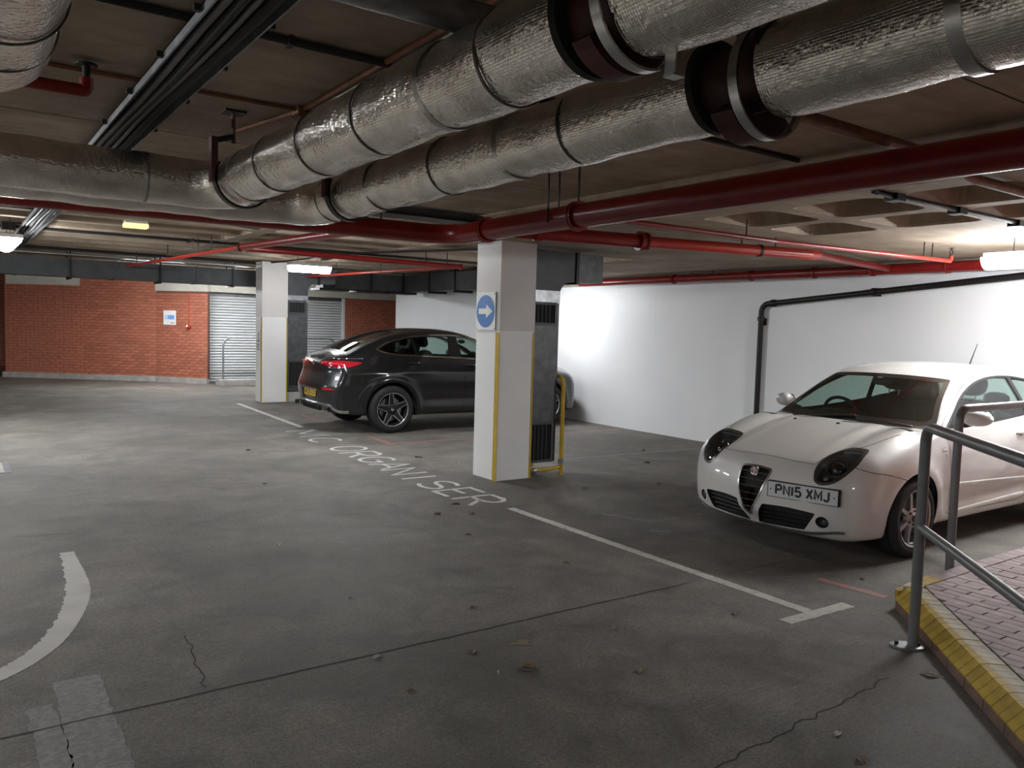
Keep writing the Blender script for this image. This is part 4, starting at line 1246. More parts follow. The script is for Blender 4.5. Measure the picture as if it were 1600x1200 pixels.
def seam_ribbon(name, sh, edges, mat, parent, fn, w=0.0028, off=0.0012, filt=None):
    P = sh.arr()
    if filt is not None: edges = [e for e in edges if filt(P[e[0]]) and filt(P[e[1]])]
    if not edges: return None
    used = sorted({i for e in edges for i in e}); ids = {i: k for k, i in enumerate(used)}
    Q = P[used]; N = grad(fn, Q); N /= np.linalg.norm(N, axis=1, keepdims=True) + 1e-9
    D = np.zeros_like(Q)
    for a, b in edges:
        d = P[b] - P[a]; L = np.linalg.norm(d)
        if L < 1e-9: continue
        d = d / L
        for i in (a, b):
            k = ids[i]
            D[k] += d if D[k] @ d >= 0 else -d
    S = np.cross(D, N); S /= np.linalg.norm(S, axis=1, keepdims=True) + 1e-9
    A = Q + S * w + N * off; B_ = Q - S * w + N * off
    V = np.concatenate([A, B_]); n = len(Q); F = []
    for a, b in edges:
        i, j = ids[a], ids[b]
        if S[i] @ S[j] >= 0: F.append((i, j, j + n, i + n))
        else: F.append((i, j + n, j, i + n))
    return mk(name, (V, F), mat, parent, local=True, normals=np.concatenate([N, N]))

def loop_tube(name, pts, r, mat, parent, n=8, closed=True):
    P = [Vector(p) for p in pts]; m = len(P); V = []; F = []
    prevN = None
    for i in range(m):
        a = P[(i - 1) % m] if closed else P[max(i - 1, 0)]; b = P[(i + 1) % m] if closed else P[min(i + 1, m - 1)]
        t = (b - a).normalized()
        if prevN is None:
            u = Vector((0, 0, 1)) if abs(t.z) < 0.9 else Vector((1, 0, 0))
            nn = (u - t * u.dot(t)).normalized()
        else: nn = (prevN - t * prevN.dot(t)).normalized()
        prevN = nn; bb = t.cross(nn)
        for k in range(n):
            an = 2 * math.pi * k / n
            V.append(tuple(P[i] + (nn * math.cos(an) + bb * math.sin(an)) * r))
    R = m if closed else m - 1
    for i in range(R):
        j = (i + 1) % m
        # align twist on the closing ring
        sh_ = 0
        if closed and i == m - 1:
            best = 1e9
            for q in range(n):
                d = (Vector(V[i * n]) - Vector(V[q])).length
                if d < best: best = d; sh_ = q
        for k in range(n):
            F.append((i * n + k, i * n + (k + 1) % n, j * n + (k + 1 + sh_) % n, j * n + (k + sh_) % n))
    return mk(name, (V, F), mat, parent, local=True, smooth=True)

def car_paint(name, col, rough=0.25, flake=0.0, metal=0.0, coat=1.0):
    m, nt, out = newmat(name)
    b = nd(nt, 'ShaderNodeBsdfPrincipled'); nt.links.new(b.outputs[0], out.inputs[0])
    tc = nd(nt, 'ShaderNodeTexCoord')
    n = nd(nt, 'ShaderNodeTexNoise'); n.inputs['Scale'].default_value = 6; n.inputs['Detail'].default_value = 5
    nt.links.new(tc.outputs['Object'], n.inputs['Vector'])
    r = ramp(nt, [(0.3, tuple(c * 0.95 for c in col)), (0.7, col)]); nt.links.new(n.outputs['Fac'], r.inputs[0])
    nt.links.new(r.outputs[0], b.inputs['Base Color'])
    b.inputs['Roughness'].default_value = rough; b.inputs['Metallic'].default_value = metal
    b.inputs['Coat Weight'].default_value = coat; b.inputs['Coat Roughness'].default_value = 0.03
    return m

def glass_mat(name, tint, refl=0.08, rough=0.0):
    """thin tinted pane: transmits with a tint, reflects by facing angle"""
    m, nt, out = newmat(name)
    tr = nd(nt, 'ShaderNodeBsdfTransparent'); tr.inputs[0].default_value = (*tint, 1)
    gl = nd(nt, 'ShaderNodeBsdfGlossy'); gl.inputs['Roughness'].default_value = 0.02; gl.inputs[0].default_value = (0.9, 0.95, 0.95, 1)
    lw = nd(nt, 'ShaderNodeLayerWeight'); lw.inputs[0].default_value = 0.5
    fz = math_n(nt, 'ADD', math_n(nt, 'MULTIPLY', math_n(nt, 'POWER', lw.outputs['Facing'], 5.0), 0.9), refl * 0.6)
    mx = nd(nt, 'ShaderNodeMixShader')
    nt.links.new(fz, mx.inputs[0]); nt.links.new(tr.outputs[0], mx.inputs[1]); nt.links.new(gl.outputs[0], mx.inputs[2])
    nt.links.new(mx.outputs[0], out.inputs[0])
    return m

M_CARWHITE = car_paint('white_car_paint', (0.66, 0.64, 0.61), 0.35)
M_CARBLACK = car_paint('black_car_paint', (0.007, 0.0075, 0.0095), 0.28, metal=0.2)
M_GLASS = glass_mat('car_glass', (0.60, 0.72, 0.68))
M_GLASSDARK = glass_mat('privacy_glass', (0.06, 0.07, 0.075))
M_LENSGLASS = glass_mat('lamp_lens', (0.85, 0.87, 0.88))
M_CHROME = pmat('chrome', (0.75, 0.75, 0.76), 0.10, 1.0)
M_SATIN = pmat('satin_metal', (0.55, 0.56, 0.57), 0.28, 1.0)
M_FRIT = pmat('glass_black_border', (0.006, 0.006, 0.007), 0.15, coat=0.5)
M_TRIM = pmat('black_plastic_trim', (0.014, 0.014, 0.015), 0.5)
M_GAP = pmat('panel_gap', (0.006, 0.006, 0.006), 0.8)
M_TYRE = pmat('tyre_rubber', (0.016, 0.016, 0.017), 0.75, 0, 0.2, 30, 0.1, 100)
M_ALLOY = pmat('alloy_grey', (0.36, 0.35, 0.34), 0.35, 0.9, 0.1, 8)
M_ALLOYDARK = pmat('alloy_black', (0.018, 0.018, 0.020), 0.3, 0.3)
M_DISCBRAKE = pmat('brake_disc', (0.22, 0.21, 0.20), 0.4, 0.9, 0.2, 12)
M_LINER = pmat('arch_liner', (0.008, 0.008, 0.008), 0.9)
M_SEAT = pmat('seat_fabric', (0.022, 0.022, 0.024), 0.8, 0, 0.2, 40, 0.2, 200)
M_DASH = pmat('dashboard', (0.020, 0.020, 0.021), 0.65)
M_HLBOWL = pmat('headlamp_bezel', (0.055, 0.055, 0.058), 0.35, 0.3)
M_PLATEW = pmat('plate_white', (0.60, 0.61, 0.63), 0.35)
M_PLATEY = pmat('plate_yellow', (0.60, 0.40, 0.03), 0.35)
M_TAILRED = pmat('tail_lamp_red', (0.42, 0.008, 0.02), 0.12, coat=1.0)

# stroke letters (unit cell: width given, height 1)
def arc(cx, cy, rx, ry, a0, a1, n=10):
    return [(cx + rx * math.cos(math.radians(a0 + (a1 - a0) * k / n)), cy + ry * math.sin(math.radians(a0 + (a1 - a0) * k / n))) for k in range(n + 1)]
GLY = {
    'P': (0.62, [[(0, 0), (0, 1)], [(0, 1), (0.36, 1)] + arc(0.36, 0.74, 0.26, 0.26, 90, -90) + [(0, 0.48)]]),
    'N': (0.62, [[(0, 0), (0, 1), (0.62, 0), (0.62, 1)]]),
    '1': (0.12, [[(0.06, 0), (0.06, 1)]]),
    'I': (0.12, [[(0.06, 0), (0.06, 1)]]),
    '5': (0.60, [[(0.56, 1), (0.06, 1), (0.03, 0.55), (0.30, 0.60)] + arc(0.30, 0.30, 0.30, 0.30, 80, -155, 14)]),
    '2': (0.60, [arc(0.30, 0.72, 0.29, 0.28, 165, -30, 12) + [(0.02, 0.0), (0.60, 0.0)]]),
    '0': (0.60, [arc(0.30, 0.5, 0.30, 0.5, 90, 450, 24)]),
    'X': (0.62, [[(0, 0), (0.62, 1)], [(0, 1), (0.62, 0)]]),
    'M': (0.72, [[(0, 0), (0, 1), (0.36, 0.25), (0.72, 1), (0.72, 0)]]),
    'J': (0.52, [[(0.50, 1), (0.50, 0.28)] + arc(0.25, 0.27, 0.25, 0.27, 0, -165, 10)]),
    'K': (0.62, [[(0, 0), (0, 1)], [(0.6, 1), (0.05, 0.45)], [(0.2, 0.58), (0.62, 0)]]),
    'L': (0.55, [[(0, 1), (0, 0), (0.55, 0)]]),
    'C': (0.62, [arc(0.34, 0.5, 0.34, 0.5, 50, 310, 18)]),
    'O': (0.66, [arc(0.33, 0.5, 0.33, 0.5, 90, 450, 24)]),
    'R': (0.62, [[(0, 0), (0, 1)], [(0, 1), (0.36, 1)] + arc(0.36, 0.74, 0.26, 0.26, 90, -90) + [(0, 0.48)], [(0.30, 0.48), (0.62, 0)]]),
    'G': (0.66, [arc(0.34, 0.5, 0.34, 0.5, 50, 330, 20) + [(0.66, 0.46), (0.40, 0.46)]]),
    'A': (0.64, [[(0, 0), (0.32, 1), (0.64, 0)], [(0.12, 0.36), (0.52, 0.36)]]),
    'S': (0.60, [arc(0.30, 0.75, 0.28, 0.25, 30, 250, 12) + arc(0.30, 0.25, 0.30, 0.25, 80, -150, 12)]),
    'E': (0.55, [[(0.55, 1), (0, 1), (0, 0), (0.55, 0)], [(0, 0.52), (0.45, 0.52)]]),
}
def stroke_poly(line, w):
    """2-D ribbon (mitred) for a polyline -> (V2, F)"""
    P = [Vector(p) for p in line]; m = len(P); closed = (P[0] - P[-1]).length < 1e-6
    if closed: P = P[:-1]; m -= 1
    V = []; F = []
    for i in range(m):
        a = P[(i - 1) % m] if (closed or i > 0) else None
        b = P[(i + 1) % m] if (closed or i < m - 1) else None
        d0 = (P[i] - a).normalized() if a is not None else None
        d1 = (b - P[i]).normalized() if b is not None else None
        if d0 is None: d0 = d1
        if d1 is None: d1 = d0
        n0 = Vector((-d0.y, d0.x)); n1 = Vector((-d1.y, d1.x))
        nn = n0 + n1
        if nn.length < 0.3: nn = n0
        nn.normalize()
        k = min(1.0 / max(nn.dot(n0), 0.45), 1.9)
        V += [tuple(P[i] + nn * w / 2 * k), tuple(P[i] - nn * w / 2 * k)]
    R = m if closed else m - 1
    for i in range(R):
        j = (i + 1) % m
        F.append((2 * i, 2 * i + 1, 2 * j + 1, 2 * j))
    return V, F
def letter(ch, sx, sy, w):
    """flat letter mesh; returns (V2,F,width)"""
    wd, lines = GLY[ch]; V = []; F = []
    for ln in lines:
        v, f = stroke_poly([(x * sx, y * sy) for x, y in ln], w)
        n = len(V); V += v; F += [tuple(i + n for i in q) for q in f]
    return V, F, wd * sx
def thick(V2, F, mapf, t):
    """solidify a flat letter with mapping (u,v,depth)->xyz"""
    n = len(V2); V = [mapf(u, v, t) for u, v in V2] + [mapf(u, v, 0.0) for u, v in V2]
    FF = [tuple(f) for f in F] + [tuple(i + n for i in reversed(f)) for f in F]
    e = {}
    for f in F:
        for k in range(len(f)):
            a, b = f[k], f[(k + 1) % len(f)]
            if (b, a) in e: del e[(b, a)]
            else: e[(a, b)] = 1
    FF += [(b, a, a + n, b + n) for a, b in e]
    return V, FF

# ------------------------------------------------------------------ wheels (axis along y, outer face towards +y)
def wheel(parent, c, side, R, W, Rr, style, nsp, spin=0.0, name='wheel'):
    M = Matrix.Translation(c) @ (Matrix.Identity(4) if side > 0 else Matrix.Rotation(math.pi, 4, 'Z')) @ Matrix.Rotation(spin, 4, 'Y')
    b = R - Rr
    prof = [(Rr - 0.012, -W / 2 + 0.02), (Rr + 0.01, -W / 2), (Rr + b * 0.55, -W / 2 - 0.006), (R - 0.028, -W / 2 + 0.006), (R - 0.008, -W / 2 + 0.028), (R, -W / 2 + 0.06),
            (R, W / 2 - 0.06), (R - 0.008, W / 2 - 0.028), (R - 0.028, W / 2 - 0.006), (Rr + b * 0.55, W / 2 + 0.006), (Rr + 0.01, W / 2), (Rr - 0.012, W / 2 - 0.02)]
    t = mk('tyre', lathe(prof, 64, 'y', M), M_TYRE, parent, smooth=True, auto=50, local=True)
    for k in range(3):
        yy = (-0.05, 0.0, 0.05)[k]
        mk('tread_groove', lathe([(R + 0.0008, yy - 0.004), (R + 0.0008, yy + 0.004)], 64, 'y', M), M_GAP, t, local=True)
    rim = [(Rr - 0.035, -W / 2 + 0.03), (Rr - 0.03, W / 2 - 0.05), (Rr - 0.012, W / 2 - 0.03), (Rr - 0.010, W / 2 - 0.004), (Rr + 0.006, W / 2 + 0.003), (Rr + 0.006, W / 2 - 0.006)]
    face = M_ALLOY if style == 'seven' else M_SATIN
    mk('rim_barrel', lathe(rim, 64, 'y', M), M_ALLOYDARK if style == 'star' else M_ALLOY, parent, smooth=True, auto=40, local=True)
    if style == 'star':
        mk('rim_lip', lathe([(Rr - 0.008, W / 2 - 0.002), (Rr - 0.002, W / 2 + 0.005), (Rr + 0.005, W / 2 + 0.004)], 64, 'y', M), M_SATIN, parent, smooth=True, local=True)
    mk('brake_disc', lathe([(0.05, W / 2 - 0.125), (Rr * 0.72, W / 2 - 0.125), (Rr * 0.72, W / 2 - 0.105), (0.05, W / 2 - 0.105)], 40, 'y', M), M_DISCBRAKE, parent, local=True, smooth=True, auto=35)
    mk('wheel_back', lathe([(0.0, W / 2 - 0.15), (Rr - 0.03, W / 2 - 0.15)], 32, 'y', M), M_LINER, parent, local=True)
    def spoke(th, w0, w1, r0, r1, y0, y1, mat, nm, bev=0.008, tk=0.03):
        pts = [(-w0 / 2, r0), (w0 / 2, r0), (w1 / 2, r1), (-w1 / 2, r1)]
        bm = bmesh.new(); vs = []
        for (yo, ins) in ((0, 0.0), (1, bev)):
            for (a, r_) in pts:
                yy = (y0 if r_ == r0 else y1) - (tk if yo == 0 else 0)
                aa = a - math.copysign(ins, a)
                vs.append(bm.verts.new((aa, yy, r_)))
        for q in ((0, 1, 2, 3), (7, 6, 5, 4), (0, 4, 5, 1), (1, 5, 6, 2), (2, 6, 7, 3), (3, 7, 4, 0)):
            bm.faces.new([vs[i] for i in q])
        bmesh.ops.recalc_face_normals(bm, faces=bm.faces)
        VF = from_bm(bm)
        return mk(nm, xf(VF, M @ Matrix.Rotation(th, 4, 'Y')), mat, parent, local=True)
    for k in range(nsp):
        th = 2 * math.pi * k / nsp
        if style == 'seven':
            spoke(th, 0.052, 0.036, 0.045, Rr - 0.012, W / 2 - 0.025, W / 2 - 0.018, M_ALLOY, 'spoke', 0.007)
        else:
            spoke(th, 0.11, 0.062, 0.05, Rr - 0.012, W / 2 - 0.030, W / 2 - 0.015, M_ALLOYDARK, 'spoke', 0.006)
            for s in (-1, 1):   # bright machined edges
                a0, a1 = s * 0.047, s * 0.026
                V = []
                for (aa, r_, yy) in ((a0, 0.075, W / 2 - 0.0285), (a1, Rr - 0.006, W / 2 - 0.0125)):
                    V += [(aa - 0.0055, yy + 0.002, r_), (aa + 0.0055, yy + 0.002, r_), (aa + 0.0055, yy - 0.004, r_), (aa - 0.0055, yy - 0.004, r_)]
                F = [(0, 1, 5, 4), (1, 2, 6, 5), (3, 0, 4, 7), (0, 3, 2, 1), (4, 5, 6, 7)]
                mk('bright_edge', xf((V, F), M @ Matrix.Rotation(th, 4, 'Y')), M_SATIN, parent, local=True)
    mk('hub', lathe([(0.0, W / 2 - 0.010), (0.028, W / 2 - 0.010), (0.034, W / 2 - 0.016), (0.075, W / 2 - 0.022), (0.085, W / 2 - 0.05), (0.0, W / 2 - 0.05)], 28, 'y', M), M_ALLOY if style == 'seven' else M_ALLOYDARK, parent, smooth=True, auto=40, local=True)
    mk('hub_cap', lathe([(0.0, W / 2 - 0.004), (0.024, W / 2 - 0.005), (0.028, W / 2 - 0.010), (0, W / 2 - 0.010)], 24, 'y', M), M_CHROME if style == 'star' else M_TRIM, parent, smooth=True, auto=40, local=True)
    for k in range(5):
        a = 2 * math.pi * (k + 0.5) / 5
        mk('wheel_bolt', lathe([(0, W / 2 - 0.012), (0.008, W / 2 - 0.012), (0.008, W / 2 - 0.03)], 8, 'y', M @ Matrix.Translation((0.055 * math.sin(a), 0, 0.055 * math.cos(a)))), M_TRIM, parent, local=True)

def recess_obj(name, sh, labels, mat, parent, fn, depth, wallmat=None):
    """faces pushed in by depth with side walls back to the surface"""
    V, F = sh.get(labels)
    if len(F) == 0: return None
    N = grad(fn, V); N = N / (np.linalg.norm(N, axis=1, keepdims=True) + 1e-9)
    W = V - N * depth; n = len(V)
    e = {}
    for f in F:
        for k in range(len(f)):
            a, b = f[k], f[(k + 1) % len(f)]
            if (b, a) in e: del e[(b, a)]
            else: e[(a, b)] = 1
    FF = [[i + n for i in f] for f in F] + [[a, b, b + n, a + n] for (a, b) in e]
    return mk(name, (np.concatenate([V, W]), FF), mat, parent, local=True, smooth=True, auto=40)

def surf_y(fn, x, z, side, ymax=1.1):
    lo, hi = 0.2, ymax
    for _ in range(17):
        m = (lo + hi) / 2
        if float(fn(np.array([x]), np.array([m]), np.array([z]))[0]) < 0: lo = m
        else: hi = m
    return side * lo
def surf_x(fn, y, z, front=True, x0=0.6, x1=-0.2):
    lo, hi = (x0, x1)
    for _ in range(17):
        m = (lo + hi) / 2
        if float(fn(np.array([m]), np.array([y]), np.array([z]))[0]) < 0: lo = m
        else: hi = m
    return lo
def surf_z(fn, x, y, z0=0.6, z1=1.9):
    lo, hi = z0, z1
    for _ in range(17):
        m = (lo + hi) / 2
        if float(fn(np.array([x]), np.array([y]), np.array([m]))[0]) < 0: lo = m
        else: hi = m
    return lo

def side_strip(name, fn, pts, hgt, out, side, mat, parent):
    """raised moulding along the flank following (x,z) points"""
    V = []; F = []
    for (x, z) in pts:
        for (dz, o) in ((-hgt / 2, 0.0), (-hgt * 0.42, out * 0.8), (0, out), (hgt * 0.42, out * 0.8), (hgt / 2, 0.0)):
            y = surf_y(fn, x, z + dz, 1) + o
            V.append((x, side * y, z + dz))
    m = len(pts)
    for i in range(m - 1):
        for k in range(4):
            F.append((5 * i + k, 5 * i + k + 1, 5 * i + 6 + k, 5 * i + 5 + k))
    F += [(0, 1, 2, 3, 4), tuple(5 * (m - 1) + k for k in range(4, -1, -1))]
    bm = bmesh.new(); vs = [bm.verts.new(v) for v in V]
    for f in F: bm.faces.new([vs[i] for i in f])
    bmesh.ops.recalc_face_normals(bm, faces=bm.faces)
    return mk(name, from_bm(bm), mat, parent, local=True, smooth=True, auto=50)

def arch_liner(parent, wx, wz, R, y0, y1, side, zlow):
    n = 20; V = []; F = []
    a0 = math.asin(max(-0.95, min(0.95, (zlow - wz) / R)))
    for i in range(n + 1):
        a = a0 + (math.pi - 2 * a0) * i / n
        for y in (y0, y1):
            V.append((wx + R * math.cos(a), side * y, wz + R * math.sin(a)))
    for i in range(n): F.append((2 * i, 2 * i + 1, 2 * i + 3, 2 * i + 2))
    c = len(V); V.append((wx, side * y0, wz))
    for i in range(n): F.append((2 * i, 2 * i + 2, c))
    return mk('arch_liner', (V, F), M_LINER, parent, local=True)

def blob(bounds, power=2.6, n=3, taper=None):
    """rounded box (superellipsoid) between bounds"""
    bm = bmesh.new(); bmesh.ops.create_icosphere(bm, subdivisions=n, radius=1.0)
    (x0, x1), (y0, y1), (z0, z1) = bounds
    for v in bm.verts:
        c = v.co.normalized()
        s = (abs(c.x) ** power + abs(c.y) ** power + abs(c.z) ** power) ** (-1 / power)
        c = c * s
        p = Vector(((x0 + x1) / 2 + c.x * (x1 - x0) / 2, (y0 + y1) / 2 + c.y * (y1 - y0) / 2, (z0 + z1) / 2 + c.z * (z1 - z0) / 2))
        v.co = taper(p, c) if taper else p
    return from_bm(bm)

def plate_text(text, h, w, gap, sx, space, mapf, parent, mat, t=0.0012):
    """row of stroke letters centred on u=0, v=0..h"""
    xs = 0; rows = []
    for ch in text:
        if ch == ' ': xs += space; continue
        V, F, wd = letter(ch, sx, h - w, w)
        rows.append((ch, xs, V, F)); xs += wd + gap + w * 0.6
    tot = xs - gap - w * 0.6
    for (ch, x0, V, F) in rows:
        mk('character', thick([(u + x0 - tot / 2, v + w / 2) for u, v in V], F, mapf, t), mat, parent, local=True)

def seat(parent, cx, cy, zb, tilt, mat, w=0.50, head=True, hgt=0.60):
    """front seat: cushion, backrest and head restraint; car faces -x"""
    mk('seat_cushion', blob(((cx - 0.50, cx + 0.05), (cy - w / 2, cy + w / 2), (zb, zb + 0.17)), 4), mat, parent, local=True, smooth=True)
    b = blob(((-0.07, 0.07), (-w / 2, w / 2), (0, hgt)), 3.5)
    mk('seat_back', xf(b, Matrix.Translation((cx, cy, zb + 0.10)) @ Matrix.Rotation(tilt, 4, 'Y')), mat, parent, local=True, smooth=True)
    if head:
        hr = blob(((-0.05, 0.05), (-0.135, 0.135), (hgt + 0.05, hgt + 0.25)), 2.8)
        o = mk('head_restraint', xf(hr, Matrix.Translation((cx, cy, zb + 0.10)) @ Matrix.Rotation(tilt, 4, 'Y')), mat, parent, local=True, smooth=True)
        for s in (-0.05, 0.05):
            mk('restraint_post', xf(tube([(0, s, hgt - 0.04), (0, s, hgt + 0.08)], 0.006, 8)[:2], Matrix.Translation((cx, cy, zb + 0.10)) @ Matrix.Rotation(tilt, 4, 'Y')), M_SATIN, o, local=True)

def steering(parent, c, r=0.185, tilt=0.45):
    M = Matrix.Translation(c) @ Matrix.Rotation(math.pi / 2 - tilt, 4, 'Y')
    n = 32; pts = [M @ Vector((r * math.cos(2 * math.pi * k / n), r * math.sin(2 * math.pi * k / n), 0)) for k in range(n)]
    o = loop_tube('steering_wheel', pts, 0.016, M_DASH, parent)
    mk('wheel_boss', xf(blob(((-0.085, 0.085), (-0.09, 0.09), (-0.03, 0.02)), 2.5, 2), M), M_DASH, o, local=True, smooth=True)
    for a in (0.0, 2.1, 4.2):
        p = M @ Vector((r * math.cos(a), r * math.sin(a), 0)); q = M @ Vector((0, 0, -0.01))
        mk('wheel_spoke', tube([q, p], 0.014, 8)[:2], M_DASH, o, local=True)
    return o

def half_obj(name, sh, fn, lab, s, mat, parent, off=0.0):
    V, F = sh.get(lab); keep = [f for f in F if s * V[f[0]][1] > 0]
    if not keep: return None
    used = sorted({i for f in keep for i in f}); ids = {i: k for k, i in enumerate(used)}
    W = V[used]; N = grad(fn, W); N /= np.linalg.norm(N, axis=1, keepdims=True)
    return mk(name, (W + N * off, [[ids[i] for i in f] for f in keep]), mat, parent, local=True, normals=N)

# ================================================================== white hatchback
MT = spl([-0.05, 0.0, 0.05, 0.12, 0.25, 0.45, 0.70, 0.92, 1.00, 1.06, 1.15, 1.32, 1.55, 1.78, 1.95, 2.10, 2.30, 2.60, 2.95, 3.30, 3.55, 3.72, 3.86, 3.97, 4.2],
         [0.55, 0.60, 0.655, 0.705, 0.765, 0.835, 0.900, 0.945, 0.958, 0.976, 1.022, 1.118, 1.245, 1.350, 1.400, 1.424, 1.440, 1.444, 1.428, 1.385, 1.325, 1.235, 1.10, 0.98, 0.80])
M_plan = spl([-0.1, 0.0, 0.3, 0.6, 0.82, 1.2, 1.8, 2.4, 3.0, 3.33, 3.7, 4.1], [0.74, 0.76, 0.815, 0.845, 0.855, 0.842, 0.832, 0.836, 0.852, 0.860, 0.835, 0.76])
M_dz = spl([0.0, 0.17, 0.26, 0.36, 0.50, 0.66, 0.80, 0.92, 1.05, 1.5], [-0.085, -0.065, -0.035, -0.022, -0.006, 0.0, -0.010, -0.035, -0.075, -0.26])
M_belt = spl([0.5, 1.0, 1.4, 2.0, 2.6, 3.2, 3.8], [0.86, 0.905, 0.925, 0.945, 0.975, 1.02, 1.06])
M_fz = spl([0.0, 0.15, 0.20, 0.27, 0.36, 0.46, 0.56, 0.66, 0.74, 0.9, 1.2], [0.16, 0.10, 0.045, 0.012, 0.0, 0.0, 0.010, 0.040, 0.085, 0.22, 0.5])
M_rz = spl([0.0, 0.2, 0.35, 0.55, 0.70, 0.90, 1.00, 1.3, 1.5], [3.86, 3.99, 4.04, 4.06, 4.05, 4.01, 3.97, 3.80, 3.62])
M_zb = spl([-0.1, 0.1, 0.5, 1.2, 3.0, 3.6, 4.1], [0.19, 0.165, 0.155, 0.175, 0.175, 0.20, 0.27])
MW_F, MW_R, M_RAD = (0.815, 0.310), (3.325, 0.310), 0.345
def mito(x, y, z):
    ay = np.abs(y)
    # flank
    W = M_plan(x) + M_dz(z)
    for (wx, wz) in (MW_F, MW_R):
        d = np.hypot(x - wx, z - wz)
        W = W + 0.018 * bump1(d, M_RAD + 0.03, 0.075) * sstep(0.05, 0.25, z + 0.1)
    W = W - 0.014 * bump1(z, 0.40 + 0.02 * (x - 2), 0.09) * sstep(1.15, 1.4, x) * (1 - sstep(2.7, 3.0, x))
    belt = M_belt(x)
    gh = M_plan(x) - 0.045 - 0.50 * (z - belt)
    W = smin(W, gh, 0.05)
    fs = (ay - W) * 0.93
    # top
    xs = x - 0.30 * ay ** 2.0 * sstep(0.75, 1.15, x) - 0.10 * ay ** 2
    crown = 0.05 + 0.03 * sstep(1.0, 0.3, x) + 0.055 * sstep(1.4, 2.2, x)
    T = MT(xs) - crown * ay ** 2
    # bonnet: raised fenders over the headlamps, shallow central V
    hood = 1 - sstep(0.95, 1.15, x)
    T = T + hood * sstep(-0.05, 0.35, x) * (0.045 * bump1(ay, 0.66, 0.16) - 0.016 * bump1(ay, 0.47, 0.06) + 0.006 * bump1(ay, 0.36, 0.05))
    Tx = (MT(xs + 0.01) - MT(xs - 0.01)) / 0.02
    ft = (z - T) / np.sqrt(1 + Tx * Tx)
    # nose and tail
    xn = M_fz(z) + 0.16 * ay ** 2 + 0.62 * np.maximum(ay - 0.36, 0) ** 2 
    xn = xn - 0.062 * bump1(ay, 0, 0.20) * sstep(0.2, 0.34, z) * (1 - sstep(0.70, 0.86, z))
    ff = (xn - x) * 0.9
    xt = M_rz(z) - 0.10 * ay ** 2 - 0.35 * np.maximum(ay - 0.45, 0) ** 2
    fr = (x - xt) * 0.95
    fb = M_zb(x) + 0.04 * sstep(0.6, 0.9, ay) - z
    k = 0.05 + 0.07 * hood
    f = smax(fs, ft, k)
    f = smax(f, ff, 0.09)
    f = smax(f, fr, 0.08)
    f = smax(f, fb, 0.03)
    return f

def build_shell(fn, lo, hi, h):
    V, F = surface_nets(fn, lo, hi, h)
    V = project(fn, V, 3)
    return Shell(V, F)

MITO_POSE = ((5.10, 3.94, 0.0), 0.0)
mcar = empty('hatchback_car', MITO_POSE[0], 'white three-door hatchback parked nose-out beside the ramp railing', 'car', rz=MITO_POSE[1])
msh = build_shell(mito, (-0.06, -0.96, 0.10), (4.12, 0.96, 1.50), 0.0165)
def rad2(px, pz, r): return lambda P: np.hypot(P[:, 0] - px, P[:, 2] - pz) - r
for (wx, wz) in (MW_F, MW_R):
    msh.cut(rad2(wx, wz, M_RAD), 'void', region=lambda P: np.abs(P[:, 1]) > 0.5)
front = lambda P: P[:, 0] < 0.62
yz = lambda P: np.stack([np.abs(P[:, 1]), P[:, 2]], 1)
xz = lambda P: np.stack([P[:, 0], P[:, 2]], 1)
xyA = lambda P: np.stack([P[:, 0], np.abs(P[:, 1])], 1)
# windscreen with black border
ws = closed_curve([(-0.10, 0.962), (0.0, 0.963), (0.30, 0.960), (0.66, 0.945), (0.715, 0.955), (0.62, 1.14), (0.545, 1.29), (0.50, 1.318), (0.25, 1.335), (0.0, 1.340), (-0.10, 1.340)], 6, sharp=(0, 10))
ws_s = poly_sdf(ws)
WSREG = lambda P: (P[:, 0] > 0.93) & (P[:, 0] < 2.05)
msh.cut(lambda P: ws_s(yz(P)), 'screen_border', region=WSREG)
msh.cut(lambda P: ws_s(yz(P)) + 0.030 + 0.045 * (P[:, 2] < 1.02) * (1.02 - P[:, 2]) / 0.06, 'screen', only=('screen_border',), region=WSREG)
# side glass outline and the two panes
dlo = closed_curve([(1.36, 0.955), (1.57, 1.075), (1.80, 1.200), (2.10, 1.300), (2.42, 1.345), (2.75, 1.345), (3.05, 1.305), (3.30, 1.225), (3.40, 1.145), (3.30, 1.075), (3.0, 1.035), (2.6, 1.000), (2.1, 0.968), (1.7, 0.952)], 6, sharp=(0,))
dlo_s = poly_sdf(dlo)
SREG = lambda P: (np.abs(P[:, 1]) > 0.45) & (P[:, 0] > 1.2) & (P[:, 0] < 3.6)
msh.cut(lambda P: dlo_s(xz(P)), 'window_frame', region=SREG)
def bpil(P): return P[:, 0] - (2.69 + (1.32 - P[:, 2]) * 0.30)
msh.cut(lambda P: np.maximum(dlo_s(xz(P)) + 0.016, bpil(P) + 0.012), 'door_glass', only=('window_frame',), region=SREG)
msh.cut(lambda P: np.maximum(dlo_s(xz(P)) + 0.016, -(bpil(P) - 0.045)), 'quarter_glass', only=('window_frame',), region=SREG)
# rear window
rw = poly_sdf(closed_curve([(-0.1, 1.02), (0.0, 1.02), (0.52, 1.05), (0.56, 1.12), (0.48, 1.27), (0.0, 1.30), (-0.1, 1.30)], 5, sharp=(0, 6)))
RREG = lambda P: P[:, 0] > 3.45
msh.cut(lambda P: rw(yz(P)), 'rear_glass', region=RREG)
